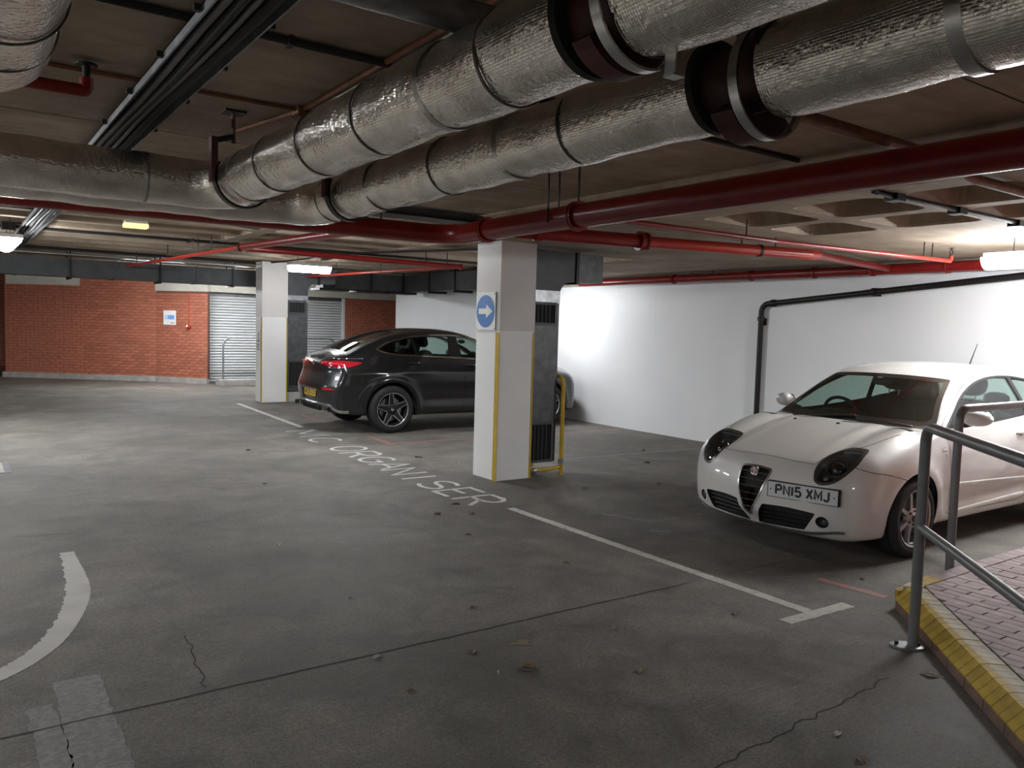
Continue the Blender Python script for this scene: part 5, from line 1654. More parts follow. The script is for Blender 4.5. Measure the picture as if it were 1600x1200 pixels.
# headlamps
hl = poly_sdf(closed_curve([(0.470, 0.622), (0.447, 0.690), (0.440, 0.755), (0.480, 0.800), (0.560, 0.822), (0.640, 0.825), (0.680, 0.812), (0.692, 0.735), (0.660, 0.660), (0.606, 0.602), (0.538, 0.578), (0.488, 0.592)], 5))
HREG = lambda P: (P[:, 0] < 0.60)
msh.cut(lambda P: hl(yz(P)) - 0.006, 'lamp_rim', region=HREG)
msh.cut(lambda P: hl(yz(P)) + 0.011, 'lamp_lens', only=('lamp_rim',), region=HREG)
# shield grille
gr_ = poly_sdf(closed_curve([(-0.05, 0.642), (0.0, 0.642), (0.105, 0.634), (0.138, 0.615), (0.128, 0.53), (0.095, 0.42), (0.055, 0.335), (0.012, 0.268), (0.0, 0.262), (-0.05, 0.262)], 5, sharp=(0, 9)))
msh.cut(lambda P: gr_(yz(P)), 'grille_frame', region=front)
msh.cut(lambda P: gr_(yz(P)) + 0.013, 'grille_back', only=('grille_frame',), region=front)
# lower intakes and fog lamps
it = poly_sdf(closed_curve([(0.118, 0.368), (0.30, 0.372), (0.485, 0.362), (0.505, 0.345), (0.435, 0.232), (0.405, 0.220), (0.20, 0.207), (0.045, 0.202), (0.045, 0.218)], 5, sharp=(0, 8)))
msh.cut(lambda P: it(yz(P)), 'intake', region=front)
fog = lambda P: np.hypot(np.abs(P[:, 1]) - 0.557, P[:, 2] - 0.302)
msh.cut(lambda P: fog(P) - 0.058, 'fog_rim', region=front)
msh.cut(lambda P: fog(P) - 0.043, 'fog_lamp', only=('fog_rim',), region=front)
lipz = spl([0, 0.3, 0.5, 0.68, 0.9], [0.199, 0.206, 0.222, 0.252, 0.252])
msh.cut(lambda P: np.maximum(P[:, 2] - lipz(np.abs(P[:, 1])), (lipz(np.abs(P[:, 1])) - 0.019) - P[:, 2]), 'front_lip', region=lambda P: (P[:, 0] < 0.25) & (np.abs(P[:, 1]) < 0.69))
# bonnet, bumper, doors as panels
bon = poly_sdf(closed_curve([(0.135, -0.1), (0.135, 0.0), (0.138, 0.27), (0.160, 0.42), (0.30, 0.435), (0.47, 0.625), (0.75, 0.690), (1.04, 0.735), (1.20, 0.70), (1.12, 0.45), (1.06, 0.2), (1.05, 0.0), (1.05, -0.1)], 5, sharp=(0, 3, 4, 12)))
TOPREG = lambda P: (P[:, 2] > 0.64) & (P[:, 0] < 1.3)
msh.cut(lambda P: bon(xyA(P)), 'bonnet', region=TOPREG)
zl = spl([-0.1, 0.14, 0.19, 0.25, 0.45, 0.65, 0.8], [0.79, 0.79, 0.74, 0.706, 0.665, 0.615, 0.58])
msh.cut(lambda P: np.maximum(P[:, 2] - zl(P[:, 0]), P[:, 0] - 0.66), 'front_bumper', region=lambda P: P[:, 0] < 0.8)
door = poly_sdf(closed_curve([(1.30, 0.945), (1.315, 0.80), (1.345, 0.56), (1.40, 0.31), (1.46, 0.27), (2.62, 0.27), (2.80, 0.34), (2.90, 0.55), (2.88, 0.80), (2.78, 1.0), (2.7, 1.36), (2.4, 1.372), (2.06, 1.325), (1.78, 1.225), (1.53, 1.09)], 5, sharp=(0, 3, 5)))
msh.cut(lambda P: door(xz(P)), 'door', region=lambda P: np.abs(P[:, 1]) > 0.45)

PAINT = ('bonnet', 'front_bumper')
o = shell_obj('bonnet', msh, 'bonnet', M_CARWHITE, mcar, mito)
bump_o = shell_obj('front_bumper', msh, 'front_bumper', M_CARWHITE, mcar, mito)
# doors separately per side
for s in (-1, 1):
    V, F = msh.get('door')
    keep = [f for f in F if s * V[f[0]][1] > 0]
    used = sorted({i for f in keep for i in f}); ids = {i: k for k, i in enumerate(used)}
    W = V[used]; N = grad(mito, W); N /= np.linalg.norm(N, axis=1, keepdims=True)
    d = mk('door', (W, [[ids[i] for i in f] for f in keep]), M_CARWHITE, mcar, local=True, normals=N)
    side_strip('side_moulding', mito, [(1.42 + 0.1 * k, 0.500 - 0.004 * k) for k in range(15)], 0.050, 0.014, s, M_CARWHITE, d)
    side_strip('sill_moulding', mito, [(1.48 + 0.1 * k, 0.275 + 0.0035 * k) for k in range(13)], 0.035, 0.016, s, M_CARWHITE, d)
    hy = surf_y(mito, 2.56, 0.86, 1)
    h = mk('door_handle', xf(blob(((2.47, 2.66), (-0.018, 0.026), (0.845, 0.885)), 2.5, 2), Matrix.Translation((0, s * (hy + 0.012), 0))), M_CARWHITE, d, local=True, smooth=True)
    mk('handle_recess', xf(blob(((2.50, 2.64), (-0.01, 0.012), (0.80, 0.87)), 2.2, 2), Matrix.Translation((0, s * (hy - 0.004), 0))), M_TRIM, h, local=True, smooth=True)
    # mirror
    mir = mk('door_mirror', blob(((1.50, 1.650), (s * 0.905 - 0.095, s * 0.905 + 0.095), (0.975, 1.100)), 2.4, 3,
             lambda p, c, s=s: Vector((p.x + 0.035 * c.y * s, p.y, p.z - 0.012 * c.y * s * (1 if c.z > 0 else -0.5)))), M_CARWHITE, mcar, local=True, smooth=True)
    mk('mirror_glass', blob(((1.640, 1.657), (s * 0.905 - 0.075, s * 0.905 + 0.075), (0.985, 1.090)), 2.8, 2), M_CHROME, mir, local=True, smooth=True)
    mk('mirror_stalk', tube(bend([(1.60, s * 0.74, 0.965), (1.60, s * 0.80, 0.975), (1.60, s * 0.87, 1.0)], 0.03, 4), 0.024, 10)[:2], M_TRIM, mir, local=True, smooth=True)
shell_obj('glass_border', msh, 'screen_border', M_FRIT, mcar, mito, 0.0005)
shell_obj('windscreen', msh, 'screen', M_GLASS, mcar, mito, -0.002)
for s in (-1, 1):
    half_obj('window_frame', msh, mito, 'window_frame', s, M_TRIM, mcar, 0.001)
    half_obj('door_window', msh, mito, 'door_glass', s, M_GLASS, mcar, -0.004)
    half_obj('quarter_window', msh, mito, 'quarter_glass', s, M_GLASS, mcar, -0.004)
shell_obj('rear_window', msh, 'rear_glass', M_GLASS, mcar, mito, -0.002)
# inner lining so that the cabin reads dark
lin = shell_obj('cabin_lining', msh, ('body', 'door', 'bonnet', 'window_frame'), M_DASH, mcar, mito, -0.022)
M_LAMPRIM = pmat('headlamp_bezel_grey', (0.055, 0.053, 0.050), 0.3, 0.3, coat=0.5)
# headlamps, one per side
for s in (-1, 1):
    he = bpy.data.objects.new('headlamp', None); COL.objects.link(he); he.parent = mcar
    def half(lab):
        V, F = msh.get(lab); keep = [f for f in F if s * V[f[0]][1] > 0]
        used = sorted({i for f in keep for i in f}); ids = {i: k for k, i in enumerate(used)}
        W = V[used]; N = grad(mito, W); N /= np.linalg.norm(N, axis=1, keepdims=True)
        return W, [[ids[i] for i in f] for f in keep], N
    W, F, N = half('lamp_rim'); mk('lamp_rim', (W + N * 0.002, F), M_LAMPRIM, he, local=True, normals=N)
    W, F, N = half('lamp_lens'); mk('lamp_lens', (W - N * 0.001, F), M_LENSGLASS, he, local=True, normals=N)
    d = np.minimum(-(hl(yz(W)) + 0.011), 0.05) / 0.05
    D = np.clip(d, 0, 1) ** 0.6 * 0.075 + 0.006
    axis = np.array([-0.72, s * 0.25, 0.62]); axis /= np.linalg.norm(axis)
    mk('lamp_bowl', (W - axis * D[:, None], F), M_HLBOWL, he, local=True, smooth=True)
    cpt = Vector((0.225, s * 0.555, 0.712)); ax_ = Vector(axis)
    rot = ax_.to_track_quat('Z', 'Y').to_matrix().to_4x4()
    Mp = Matrix.Translation(cpt - ax_ * 0.045) @ rot
    mk('projector_ring', lathe([(0.070, -0.005), (0.072, 0.008), (0.077, 0.008), (0.079, -0.005)], 32, 'z', Mp), M_CHROME, he, local=True, smooth=True, auto=40)
    mk('projector_lens', lathe([(0.0, 0.030), (0.026, 0.025), (0.050, 0.010), (0.066, -0.006)], 28, 'z', Mp), M_FRIT, he, local=True, smooth=True)
    mk('reflector', lathe([(0.060, -0.012), (0.066, -0.008), (0.072, -0.002)], 28, 'z', Mp), M_ALLOYDARK, he, local=True, smooth=True)
    c2_ = Vector((0.135, s * 0.530, 0.625)); Mi = Matrix.Translation(c2_ - ax_ * 0.012) @ rot
    mk('side_bulb', lathe([(0.0, 0.008), (0.010, 0.006), (0.015, -0.002), (0.020, 0.000), (0.021, -0.006)], 20, 'z', Mi), M_DISCBRAKE, he, local=True, smooth=True)
    c3_ = Vector((0.375, s * 0.600, 0.795)); Mk = Matrix.Translation(c3_ - ax_ * 0.03) @ rot
    mk('indicator_bulb', lathe([(0.0, 0.012), (0.014, 0.010), (0.026, -0.004)], 20, 'z', Mk), M_CHROME, he, local=True, smooth=True)
# shield grille
gg = shell_obj('grille_frame', msh, 'grille_frame', M_SATIN, mcar, mito, 0.006, solid=0.012)
recess_obj('grille_back', msh, 'grille_back', M_BLACK, gg, mito, 0.035)
for k in range(6):
    z = 0.588 - 0.052 * k
    hw = float(np.interp(z, [0.27, 0.335, 0.42, 0.53, 0.62], [0.006, 0.045, 0.085, 0.116, 0.124]))
    V = []; n = 10
    for i in range(n + 1):
        y = -hw + 2 * hw * i / n; x = surf_x(mito, y, z)
        V += [(x + 0.002, y, z - 0.004), (x - 0.004, y, z), (x + 0.002, y, z + 0.005), (x + 0.022, y, z)]
    F = []
    for i in range(n):
        for q in range(4): F.append((4 * i + q, 4 * i + (q + 1) % 4, 4 * i + 4 + (q + 1) % 4, 4 * i + 4 + q))
    mk('grille_bar', (V, F), M_CHROME, gg, local=True)
# round badge
xb = surf_x(mito, 0.0, 0.600)
Mb = Matrix.Translation((xb - 0.004, 0.0, 0.600)) @ Matrix.Rotation(-0.12, 4, 'Y')
bd = mk('badge', lathe([(0, -0.004), (0.030, -0.004), (0.037, -0.008), (0.040, -0.002), (0.038, 0.012), (0, 0.012)], 32, 'x', Mb), M_CHROME, mcar, smooth=True, auto=35, local=True)
mk('badge_field', lathe([(0, -0.0052), (0.0285, -0.0052), (0.0285, -0.004)], 28, 'x', Mb), M_PLATEW, bd, local=True)
mk('badge_cross', xf(join([box(-0.0068, -0.0050, 0.012, 0.018, -0.024, 0.024), box(-0.0068, -0.0050, 0.003, 0.0275, -0.003, 0.003)]), Mb), M_REDORANGE, bd, local=True)
mk('badge_serpent', xf(tube([(-0.0062, -0.014 + 0.007 * math.sin(k * 1.1), -0.022 + 0.0044 * k) for k in range(11)], 0.003, 6)[:2], Mb), pmat('serpent_green', (0.02, 0.10, 0.05), 0.4), bd, local=True)
# intakes, fog lamps, lip
inn = recess_obj('lower_intake', msh, 'intake', M_BLACK, mcar, mito, 0.05)
for s in (-1, 1):
    for k in range(4):
        z = 0.232 + 0.034 * k
        y0, y1 = 0.06 + (z - 0.2) * 0.42, 0.415 + (z - 0.225) * 0.66
        n = 8; V = []
        for i in range(n + 1):
            y = s * (y0 + (y1 - y0) * i / n); x = surf_x(mito, y, z) + 0.022
            V += [(x, y, z - 0.004), (x - 0.003, y, z), (x, y, z + 0.004), (x + 0.02, y, z)]
        F = [(4 * i + q, 4 * i + (q + 1) % 4, 4 * i + 4 + (q + 1) % 4, 4 * i + 4 + q) for i in range(n) for q in range(4)]
        mk('intake_bar', (V, F), M_TRIM, inn, local=True)
fr_ = shell_obj('fog_lamp_rim', msh, 'fog_rim', M_CARWHITE, mcar, mito, 0.004, solid=0.01)
recess_obj('fog_lamp_recess', msh, 'fog_lamp', M_BLACK, fr_, mito, 0.03)
for s in (-1, 1):
    x = surf_x(mito, s * 0.557, 0.302)
    mk('fog_lamp', lathe([(0, -0.004), (0.018, -0.002), (0.030, 0.008), (0.034, 0.02)], 24, 'x', Matrix.Translation((x + 0.012, s * 0.557, 0.302))), M_HLBOWL, fr_, local=True, smooth=True)
shell_obj('front_lip', msh, 'front_lip', M_ALLOY, mcar, mito, 0.010, solid=0.02)
# number plate
xa = surf_x(mito, -0.17, 0.49); xc_ = surf_x(mito, -0.66, 0.49)
ya, yb = -0.150, -0.672
ang = math.atan2((0.118 - 0.0), (yb - ya))
px0 = 0.005
Mpl = Matrix.Translation((0.040, -0.411, 0.4375)) @ Matrix.Rotation(0.235, 4, 'Z')
npl = mk('number_plate', xf(box(-0.012, 0.03, -0.268, 0.268, -0.004, 0.119, 0.004), Mpl), M_BLACK, mcar, local=True)
mk('plate_face', xf(box(-0.0145, -0.011, -0.260, 0.260, 0.002, 0.113), Mpl), M_PLATEW, npl, local=True)
plate_text('PN15 XMJ', 0.083, 0.0165, 0.010, 0.065, 0.026, lambda u, v, t: tuple(Mpl @ Vector((-0.0146 - t, -u, v + 0.019))), npl, M_LETTER)
mk('plate_fixing', xf(join([lathe([(0, -0.017), (0.005, -0.016), (0.006, -0.014)], 10, 'x', Matrix.Translation((0, yy, 0.058))) for yy in (-0.235, 0.238)]), Mpl), M_TRIM, npl, local=True)
# wipers, washers, aerial, interior
for (p, q) in (((1.02, 0.40, 0), (1.10, -0.15, 0)), ((1.00, -0.10, 0), (1.16, -0.60, 0))):
    pts = []
    for k in range(9):
        x = p[0] + (q[0] - p[0]) * k / 8; y = p[1] + (q[1] - p[1]) * k / 8
        pts.append((x, y, surf_z(mito, x, y) + 0.014))
    wp = mk('wiper', tube(pts, 0.008, 8)[:2], M_TRIM, mcar, local=True, smooth=True)
for y in (0.29, -0.12):
    mk('washer_jet', blob(((0.885, 0.915), (y - 0.016, y + 0.016), (surf_z(mito, 0.90, y) - 0.004, surf_z(mito, 0.90, y) + 0.010)), 2.2, 2), M_TRIM, mcar, local=True, smooth=True)
za = surf_z(mito, 3.28, 0.0)
aer = mk('aerial', tube([(3.27, 0.0, za - 0.01), (3.31, 0.0, za + 0.035), (3.44, 0.0, za + 0.235)], [0.012, 0.007, 0.003], 8)[:2], M_TRIM, mcar, local=True, smooth=True)
for s in (-1, 1):
    x = 1.225; y = surf_y(mito, x, 0.78, 1)
    mk('wing_badge', xf(join([lathe([(0, 0.006), (0.020, 0.004), (0.022, 0)], 16, 'y', Matrix.Translation((1.23, 0, 0.745))), box(1.205, 1.255, 0.0, 0.006, 0.785, 0.80), box(1.21, 1.25, 0.0, 0.006, 0.81, 0.825)]), Matrix.Translation((0, s * y if s > 0 else -y - 0.006, 0))), M_CHROME, mcar, local=True)
dsh = mk('dashboard', blob(((1.12, 1.62), (-0.66, 0.66), (0.62, 0.955)), 4.0, 3), M_DASH, mcar, local=True, smooth=True)
mk('instrument_cowl', blob(((1.42, 1.66), (0.20, 0.52), (0.90, 1.0)), 3, 2), M_DASH, dsh, local=True, smooth=True)
steering(mcar, (1.72, 0.36, 0.93))
for cy in (-0.36, 0.36):
    seat(mcar, 2.42, cy, 0.42, 0.25, M_SEAT, 0.50)
mk('rear_bench', blob(((2.95, 3.15), (-0.62, 0.62), (0.45, 1.02)), 4, 3), M_SEAT, mcar, local=True, smooth=True)
for cy in (-0.35, 0.35):
    mk('rear_head_restraint', blob(((3.08, 3.18), (cy - 0.12, cy + 0.12), (1.02, 1.17)), 2.8, 2), M_SEAT, mcar, local=True, smooth=True)
mk('rear_view_mirror', blob(((1.74, 1.78), (-0.12, 0.12), (1.23, 1.30)), 2.6, 2), M_TRIM, mcar, local=True, smooth=True)
ge = lambda lab: lab
msh_groups = {}
ed = [e for e in msh.seams({'lamp_lens': 'lamp_rim', 'screen': 'screen_border', 'door_glass': 'window_frame', 'quarter_glass': 'window_frame', 'grille_back': 'front_bumper', 'grille_frame': 'front_bumper', 'intake': 'front_bumper', 'fog_rim': 'front_bumper', 'fog_lamp': 'front_bumper', 'front_lip': 'front_bumper', 'void': 'body'})]
seam_ribbon('panel_gap', msh, ed, M_GAP, mcar, mito, 0.0022, 0.0010)

shell_obj('body', msh, 'body', M_CARWHITE, mcar, mito)
for (wx, wz) in (MW_F, MW_R):
    for s in (-1, 1):
        arch_liner(mcar, wx, wz, 0.35, 0.48, 0.82, s, 0.2)
        wheel(mcar, (wx, s * 0.755, wz), s, 0.310, 0.195, 0.213, 'seven', 7, 0.2)

# ================================================================== black coupe SUV
GT = spl([-0.1, 0.0, 0.06, 0.15, 0.35, 0.7, 1.1, 1.30, 1.38, 1.50, 1.75, 2.05, 2.25, 2.45, 2.75, 3.05, 3.35, 3.65, 3.95, 4.20, 4.40, 4.52, 4.60, 4.70, 4.9],
         [0.70, 0.78, 0.84, 0.90, 0.97, 1.03, 1.075, 1.095, 1.12, 1.19, 1.335, 1.495, 1.555, 1.592, 1.61, 1.607, 1.580, 1.525, 1.430, 1.325, 1.228, 1.168, 1.125, 1.04, 0.85])
G_plan = spl([-0.1, 0.0, 0.3, 0.6, 0.87, 1.3, 2.0, 2.6, 3.2, 3.73, 4.2, 4.5, 4.8], [0.84, 0.86, 0.90, 0.925, 0.935, 0.92, 0.905, 0.91, 0.928, 0.945, 0.93, 0.90, 0.84])
G_dz = spl([0.0, 0.22, 0.32, 0.45, 0.60, 0.80, 0.95, 1.05, 1.2, 1.7], [-0.08, -0.055, -0.03, -0.024, -0.015, 0.0, -0.004, -0.025, -0.08, -0.32])
G_belt = spl([0.5, 1.3, 2.0, 3.0, 3.6, 4.2, 4.7], [0.99, 1.03, 1.045, 1.075, 1.10, 1.12, 1.10])
G_fz = spl([0.0, 0.2, 0.3, 0.45, 0.60, 0.75, 0.85, 0.95, 1.3], [0.16, 0.07, 0.02, 0.0, 0.0, 0.02, 0.06, 0.13, 0.5])
G_rz = spl([0.0, 0.25, 0.36, 0.50, 0.62, 0.70, 0.78, 0.92, 1.05, 1.12, 1.2, 1.5], [4.45, 4.61, 4.68, 4.715, 4.73, 4.725, 4.70, 4.655, 4.635, 4.60, 4.50, 4.2])
G_zb = spl([-0.1, 0.1, 0.5, 1.2, 3.4, 4.2, 4.8], [0.26, 0.235, 0.225, 0.245, 0.245, 0.27, 0.34])
GW_F, GW_R, G_RAD = (0.862, 0.365), (3.735, 0.365), 0.405
def glc(x, y, z):
    ay = np.abs(y)
    W = G_plan(x) + G_dz(z)
    for (wx, wz) in (GW_F, GW_R):
        d = np.hypot(x - wx, z - wz)
        W = W + 0.024 * bump1(d, G_RAD + 0.045, 0.07) * sstep(0.05, 0.25, z)
    W = W - 0.020 * bump1(z, 0.52, 0.10) * sstep(1.3, 1.6, x) * (1 - sstep(3.0, 3.3, x))
    W = W + 0.010 * bump1(z, 0.93, 0.05) * sstep(2.9, 3.5, x)
    gh = G_plan(x) - 0.05 - 0.58 * (z - G_belt(x)) - 0.05 * sstep(3.2, 4.4, x)
    W = smin(W, gh, 0.05)
    fs = (ay - W) * 0.92
    xs = x - 0.22 * ay ** 2 * sstep(1.0, 1.5, x) * (1 - sstep(2.5, 3.0, x)) - 0.10 * ay ** 2 * (1 - sstep(0.8, 1.2, x))
    crown = 0.07 + 0.045 * sstep(1.4, 2.2, x)
    T = GT(xs) - crown * ay ** 2
    T = T + 0.035 * bump1(x, 4.50, 0.09) * (1 - sstep(0.6, 0.85, ay))
    hood = 1 - sstep(1.2, 1.4, x)
    T = T + hood * 0.03 * bump1(ay, 0.6, 0.15)
    Tx = (GT(xs + 0.01) - GT(xs - 0.01)) / 0.02
    ft = (z - T) / np.sqrt(1 + Tx * Tx)
    xn = G_fz(z) + 0.15 * ay ** 2 + 0.55 * np.maximum(ay - 0.45, 0) ** 2
    ff = (xn - x) * 0.92
    xt = G_rz(z) - 0.09 * ay ** 2 - 0.55 * np.maximum(ay - 0.50, 0) ** 2
    # number plate recess in the bumper
    pl = sstep(0.36, 0.28, ay) * sstep(0.40, 0.45, z) * (1 - sstep(0.60, 0.66, z))
    xt = xt - 0.035 * pl
    fr = (x - xt) * 0.95
    fb = G_zb(x) + 0.03 * sstep(0.7, 0.95, ay) - z
    f = smax(fs, ft, 0.06 + 0.05 * hood)
    f = smax(f, ff, 0.10)
    f = smax(f, fr, 0.055)
    f = smax(f, fb, 0.03)
    return f
GLC_POSE = ((9.27, 11.74, 0.0), math.pi - 0.04)
gcar = empty('coupe_suv_car', GLC_POSE[0], 'black coupe-backed car parked nose to the wall behind the near column', 'car', rz=GLC_POSE[1])
gsh = build_shell(glc, (-0.06, -1.04, 0.16), (4.80, 1.04, 1.66), 0.019)
for (wx, wz) in (GW_F, GW_R):
    gsh.cut(rad2(wx, wz, 0.418), 'void', region=lambda P: np.abs(P[:, 1]) > 0.5)
    gsh.cut(rad2(wx, wz, 0.472), 'arch_trim', region=lambda P: (np.abs(P[:, 1]) > 0.5) & (P[:, 2] > 0.20))
gd = closed_curve([(1.42, 1.115), (1.75, 1.295), (2.05, 1.432), (2.30, 1.492), (2.60, 1.514), (2.90, 1.512), (3.25, 1.488), (3.52, 1.442), (3.76, 1.378), (3.93, 1.286), (3.945, 1.262), (3.84, 1.220), (3.66, 1.186), (3.32, 1.170), (2.60, 1.140), (2.0, 1.115)], 6, sharp=(0,))
gd_s = poly_sdf(gd)
GSR = lambda P: (np.abs(P[:, 1]) > 0.42) & (P[:, 0] > 1.2) & (P[:, 0] < 4.2)
gsh.cut(lambda P: gd_s(xz(P)), 'window_chrome', region=GSR)
gsh.cut(lambda P: gd_s(xz(P)) + 0.021, 'window_pillar', only=('window_chrome',), region=GSR)
def between(a, b): return lambda P: np.maximum(gd_s(xz(P)) + 0.030, np.maximum(a(P), -b(P)))
ln = lambda xt, zt, xb, zb: (lambda P: P[:, 0] - (xt + (zt - P[:, 2]) * (xb - xt) / (zt - zb)))
L0 = ln(3.512, 1.40, 3.612, 1.20); L1 = ln(3.300, 1.431, 3.290, 1.177); L2 = ln(2.625, 1.484, 2.690, 1.163); L3 = ln(2.495, 1.486, 2.470, 1.149)
gsh.cut(between(lambda P: -(L0(P) - 0.004), lambda P: -P[:, 0] * 0 + 1), 'quarter_glass', only=('window_pillar',), region=GSR)
gsh.cut(between(lambda P: L0(P) + 0.004, lambda P: L1(P) - 0.018), 'fixed_glass', only=('window_pillar',), region=GSR)
gsh.cut(between(lambda P: L1(P) + 0.018, lambda P: L2(P) - 0.01), 'rear_door_glass', only=('window_pillar',), region=GSR)
gsh.cut(between(lambda P: L3(P) + 0.008, lambda P: P[:, 0] * 0 + 1), 'front_door_glass', only=('window_pillar',), region=GSR)
# windscreen and rear screen
gws = poly_sdf(closed_curve([(1.40, -0.1), (1.40, 0.0), (1.52, 0.62), (1.62, 0.70), (2.10, 0.58), (2.22, 0.50), (2.14, 0.0), (2.14, -0.1)], 5, sharp=(0, 7)))
gsh.cut(lambda P: gws(xyA(P)), 'windscreen', region=lambda P: (P[:, 2] > 1.05) & (P[:, 0] > 1.3) & (P[:, 0] < 2.4))
grw = poly_sdf(closed_curve([(3.50, -0.1), (3.50, 0.0), (3.54, 0.44), (3.62, 0.50), (4.26, 0.56), (4.34, 0.50), (4.36, 0.0), (4.36, -0.1)], 5, sharp=(0, 7)))
gsh.cut(lambda P: grw(xyA(P)), 'rear_screen', region=lambda P: (P[:, 2] > 1.1) & (P[:, 0] > 3.3) & (P[:, 0] < 4.5))
# tail lamps wrap round the corner: unrolled coordinate
uz = lambda P: np.stack([np.abs(P[:, 1]) + (4.64 - P[:, 0]), P[:, 2]], 1)
tl = poly_sdf(closed_curve([(0.25, 1.045), (0.30, 1.080), (0.60, 1.098), (0.90, 1.112), (1.15, 1.100), (1.33, 1.075), (1.20, 1.015), (1.02, 0.985), (0.69, 0.992), (0.36, 1.005)], 5))
TLR = lambda P: (P[:, 0] > 4.1) & (np.abs(P[:, 1]) > 0.12)
gsh.cut(lambda P: tl(uz(P)), 'tail_rim', region=TLR)
gsh.cut(lambda P: tl(uz(P)) + 0.012, 'tail_lens', only=('tail_rim',), region=TLR)
# bright skid trim and dark diffuser
sk = spl([0, 0.3, 0.55, 0.68, 0.80, 0.95], [0.468, 0.466, 0.458, 0.435, 0.385, 0.34])
gsh.cut(lambda P: np.maximum(P[:, 2] - sk(np.abs(P[:, 1])), sk(np.abs(P[:, 1])) - 0.042 - P[:, 2]), 'skid_trim', region=lambda P: P[:, 0] > 4.40)
gsh.cut(lambda P: P[:, 2] - sk(np.abs(P[:, 1])) + 0.042, 'diffuser', region=lambda P: (P[:, 0] > 4.40) & (np.abs(P[:, 1]) < 0.86))
# reflector slots and boot lid seam
rf = poly_sdf(closed_curve([(0.52, 0.672), (0.54, 0.690), (0.80, 0.680), (0.80, 0.660), (0.56, 0.655)], 4))
gsh.cut(lambda P: rf(yz(P)), 'rear_reflector', region=lambda P: P[:, 0] > 4.4)
bt = poly_sdf(closed_curve([(-0.1, 0.845), (0.0, 0.845), (0.36, 0.850), (0.44, 0.90), (0.58, 0.985), (0.60, 1.10), (0.58, 1.20), (0.0, 1.24), (-0.1, 1.24)], 4, sharp=(0, 8)))
gsh.cut(lambda P: bt(yz(P)), 'boot_lid', region=lambda P: P[:, 0] > 4.38)
rdoor = poly_sdf(closed_curve([(2.56, 1.14), (2.48, 0.90), (2.47, 0.36), (2.52, 0.32), (3.20, 0.33), (3.24, 0.50), (3.38, 0.78), (3.58, 0.93), (3.66, 1.05), (3.63, 1.18), (3.30, 1.16)], 4, sharp=(0, 2)))
gsh.cut(lambda P: rdoor(xz(P)), 'rear_door', region=lambda P: np.abs(P[:, 1]) > 0.6)
fdoor = poly_sdf(closed_curve([(1.42, 1.11), (1.36, 0.90), (1.38, 0.36), (1.42, 0.32), (2.43, 0.32), (2.46, 0.36), (2.47, 0.90), (2.54, 1.14)], 4, sharp=(0, 7)))
gsh.cut(lambda P: fdoor(xz(P)), 'front_door', region=lambda P: np.abs(P[:, 1]) > 0.6)
gbon = poly_sdf(closed_curve([(0.12, -0.1), (0.12, 0.0), (0.20, 0.55), (0.5, 0.72), (1.25, 0.78), (1.42, 0.70), (1.34, 0.0), (1.34, -0.1)], 4, sharp=(0, 7)))
gsh.cut(lambda P: gbon(xyA(P)), 'bonnet', region=lambda P: (P[:, 2] > 0.78) & (P[:, 0] < 1.5))
# front lamps and grille (hidden from the lane)
gsh.cut(lambda P: poly_sdf(closed_curve([(0.52, 0.80), (0.60, 0.86), (0.80, 0.88), (0.82, 0.82), (0.70, 0.76), (0.56, 0.74)], 4))(yz(P)), 'front_lamp', region=lambda P: P[:, 0] < 0.7)
gsh.cut(lambda P: poly_sdf(closed_curve([(-0.1, 0.80), (0.0, 0.80), (0.36, 0.79), (0.42, 0.70), (0.44, 0.52), (0.0, 0.50), (-0.1, 0.50)], 4, sharp=(0, 6)))(yz(P)), 'front_grille', region=lambda P: P[:, 0] < 0.5)

shell_obj('bonnet', gsh, 'bonnet', M_CARBLACK, gcar, glc)
shell_obj('boot_lid', gsh, 'boot_lid', M_CARBLACK, gcar, glc)
shell_obj('windscreen', gsh, 'windscreen', M_GLASS, gcar, glc, -0.002)
shell_obj('rear_screen', gsh, 'rear_screen', M_GLASSDARK, gcar, glc, -0.002)
shell_obj('window_chrome', gsh, 'window_chrome', M_CHROME, gcar, glc, 0.004, solid=0.008)
shell_obj('window_pillar', gsh, 'window_pillar', M_FRIT, gcar, glc, 0.0)
shell_obj('skid_trim', gsh, 'skid_trim', M_SATIN, gcar, glc, 0.012, solid=0.025)
shell_obj('diffuser', gsh, 'diffuser', M_TRIM, gcar, glc, 0.0)
shell_obj('front_grille', gsh, 'front_grille', M_TRIM, gcar, glc, 0.001)
shell_obj('cabin_lining', gsh, ('body', 'front_door', 'rear_door', 'boot_lid', 'window_pillar', 'rear_screen'), M_DASH, gcar, glc, -0.022)
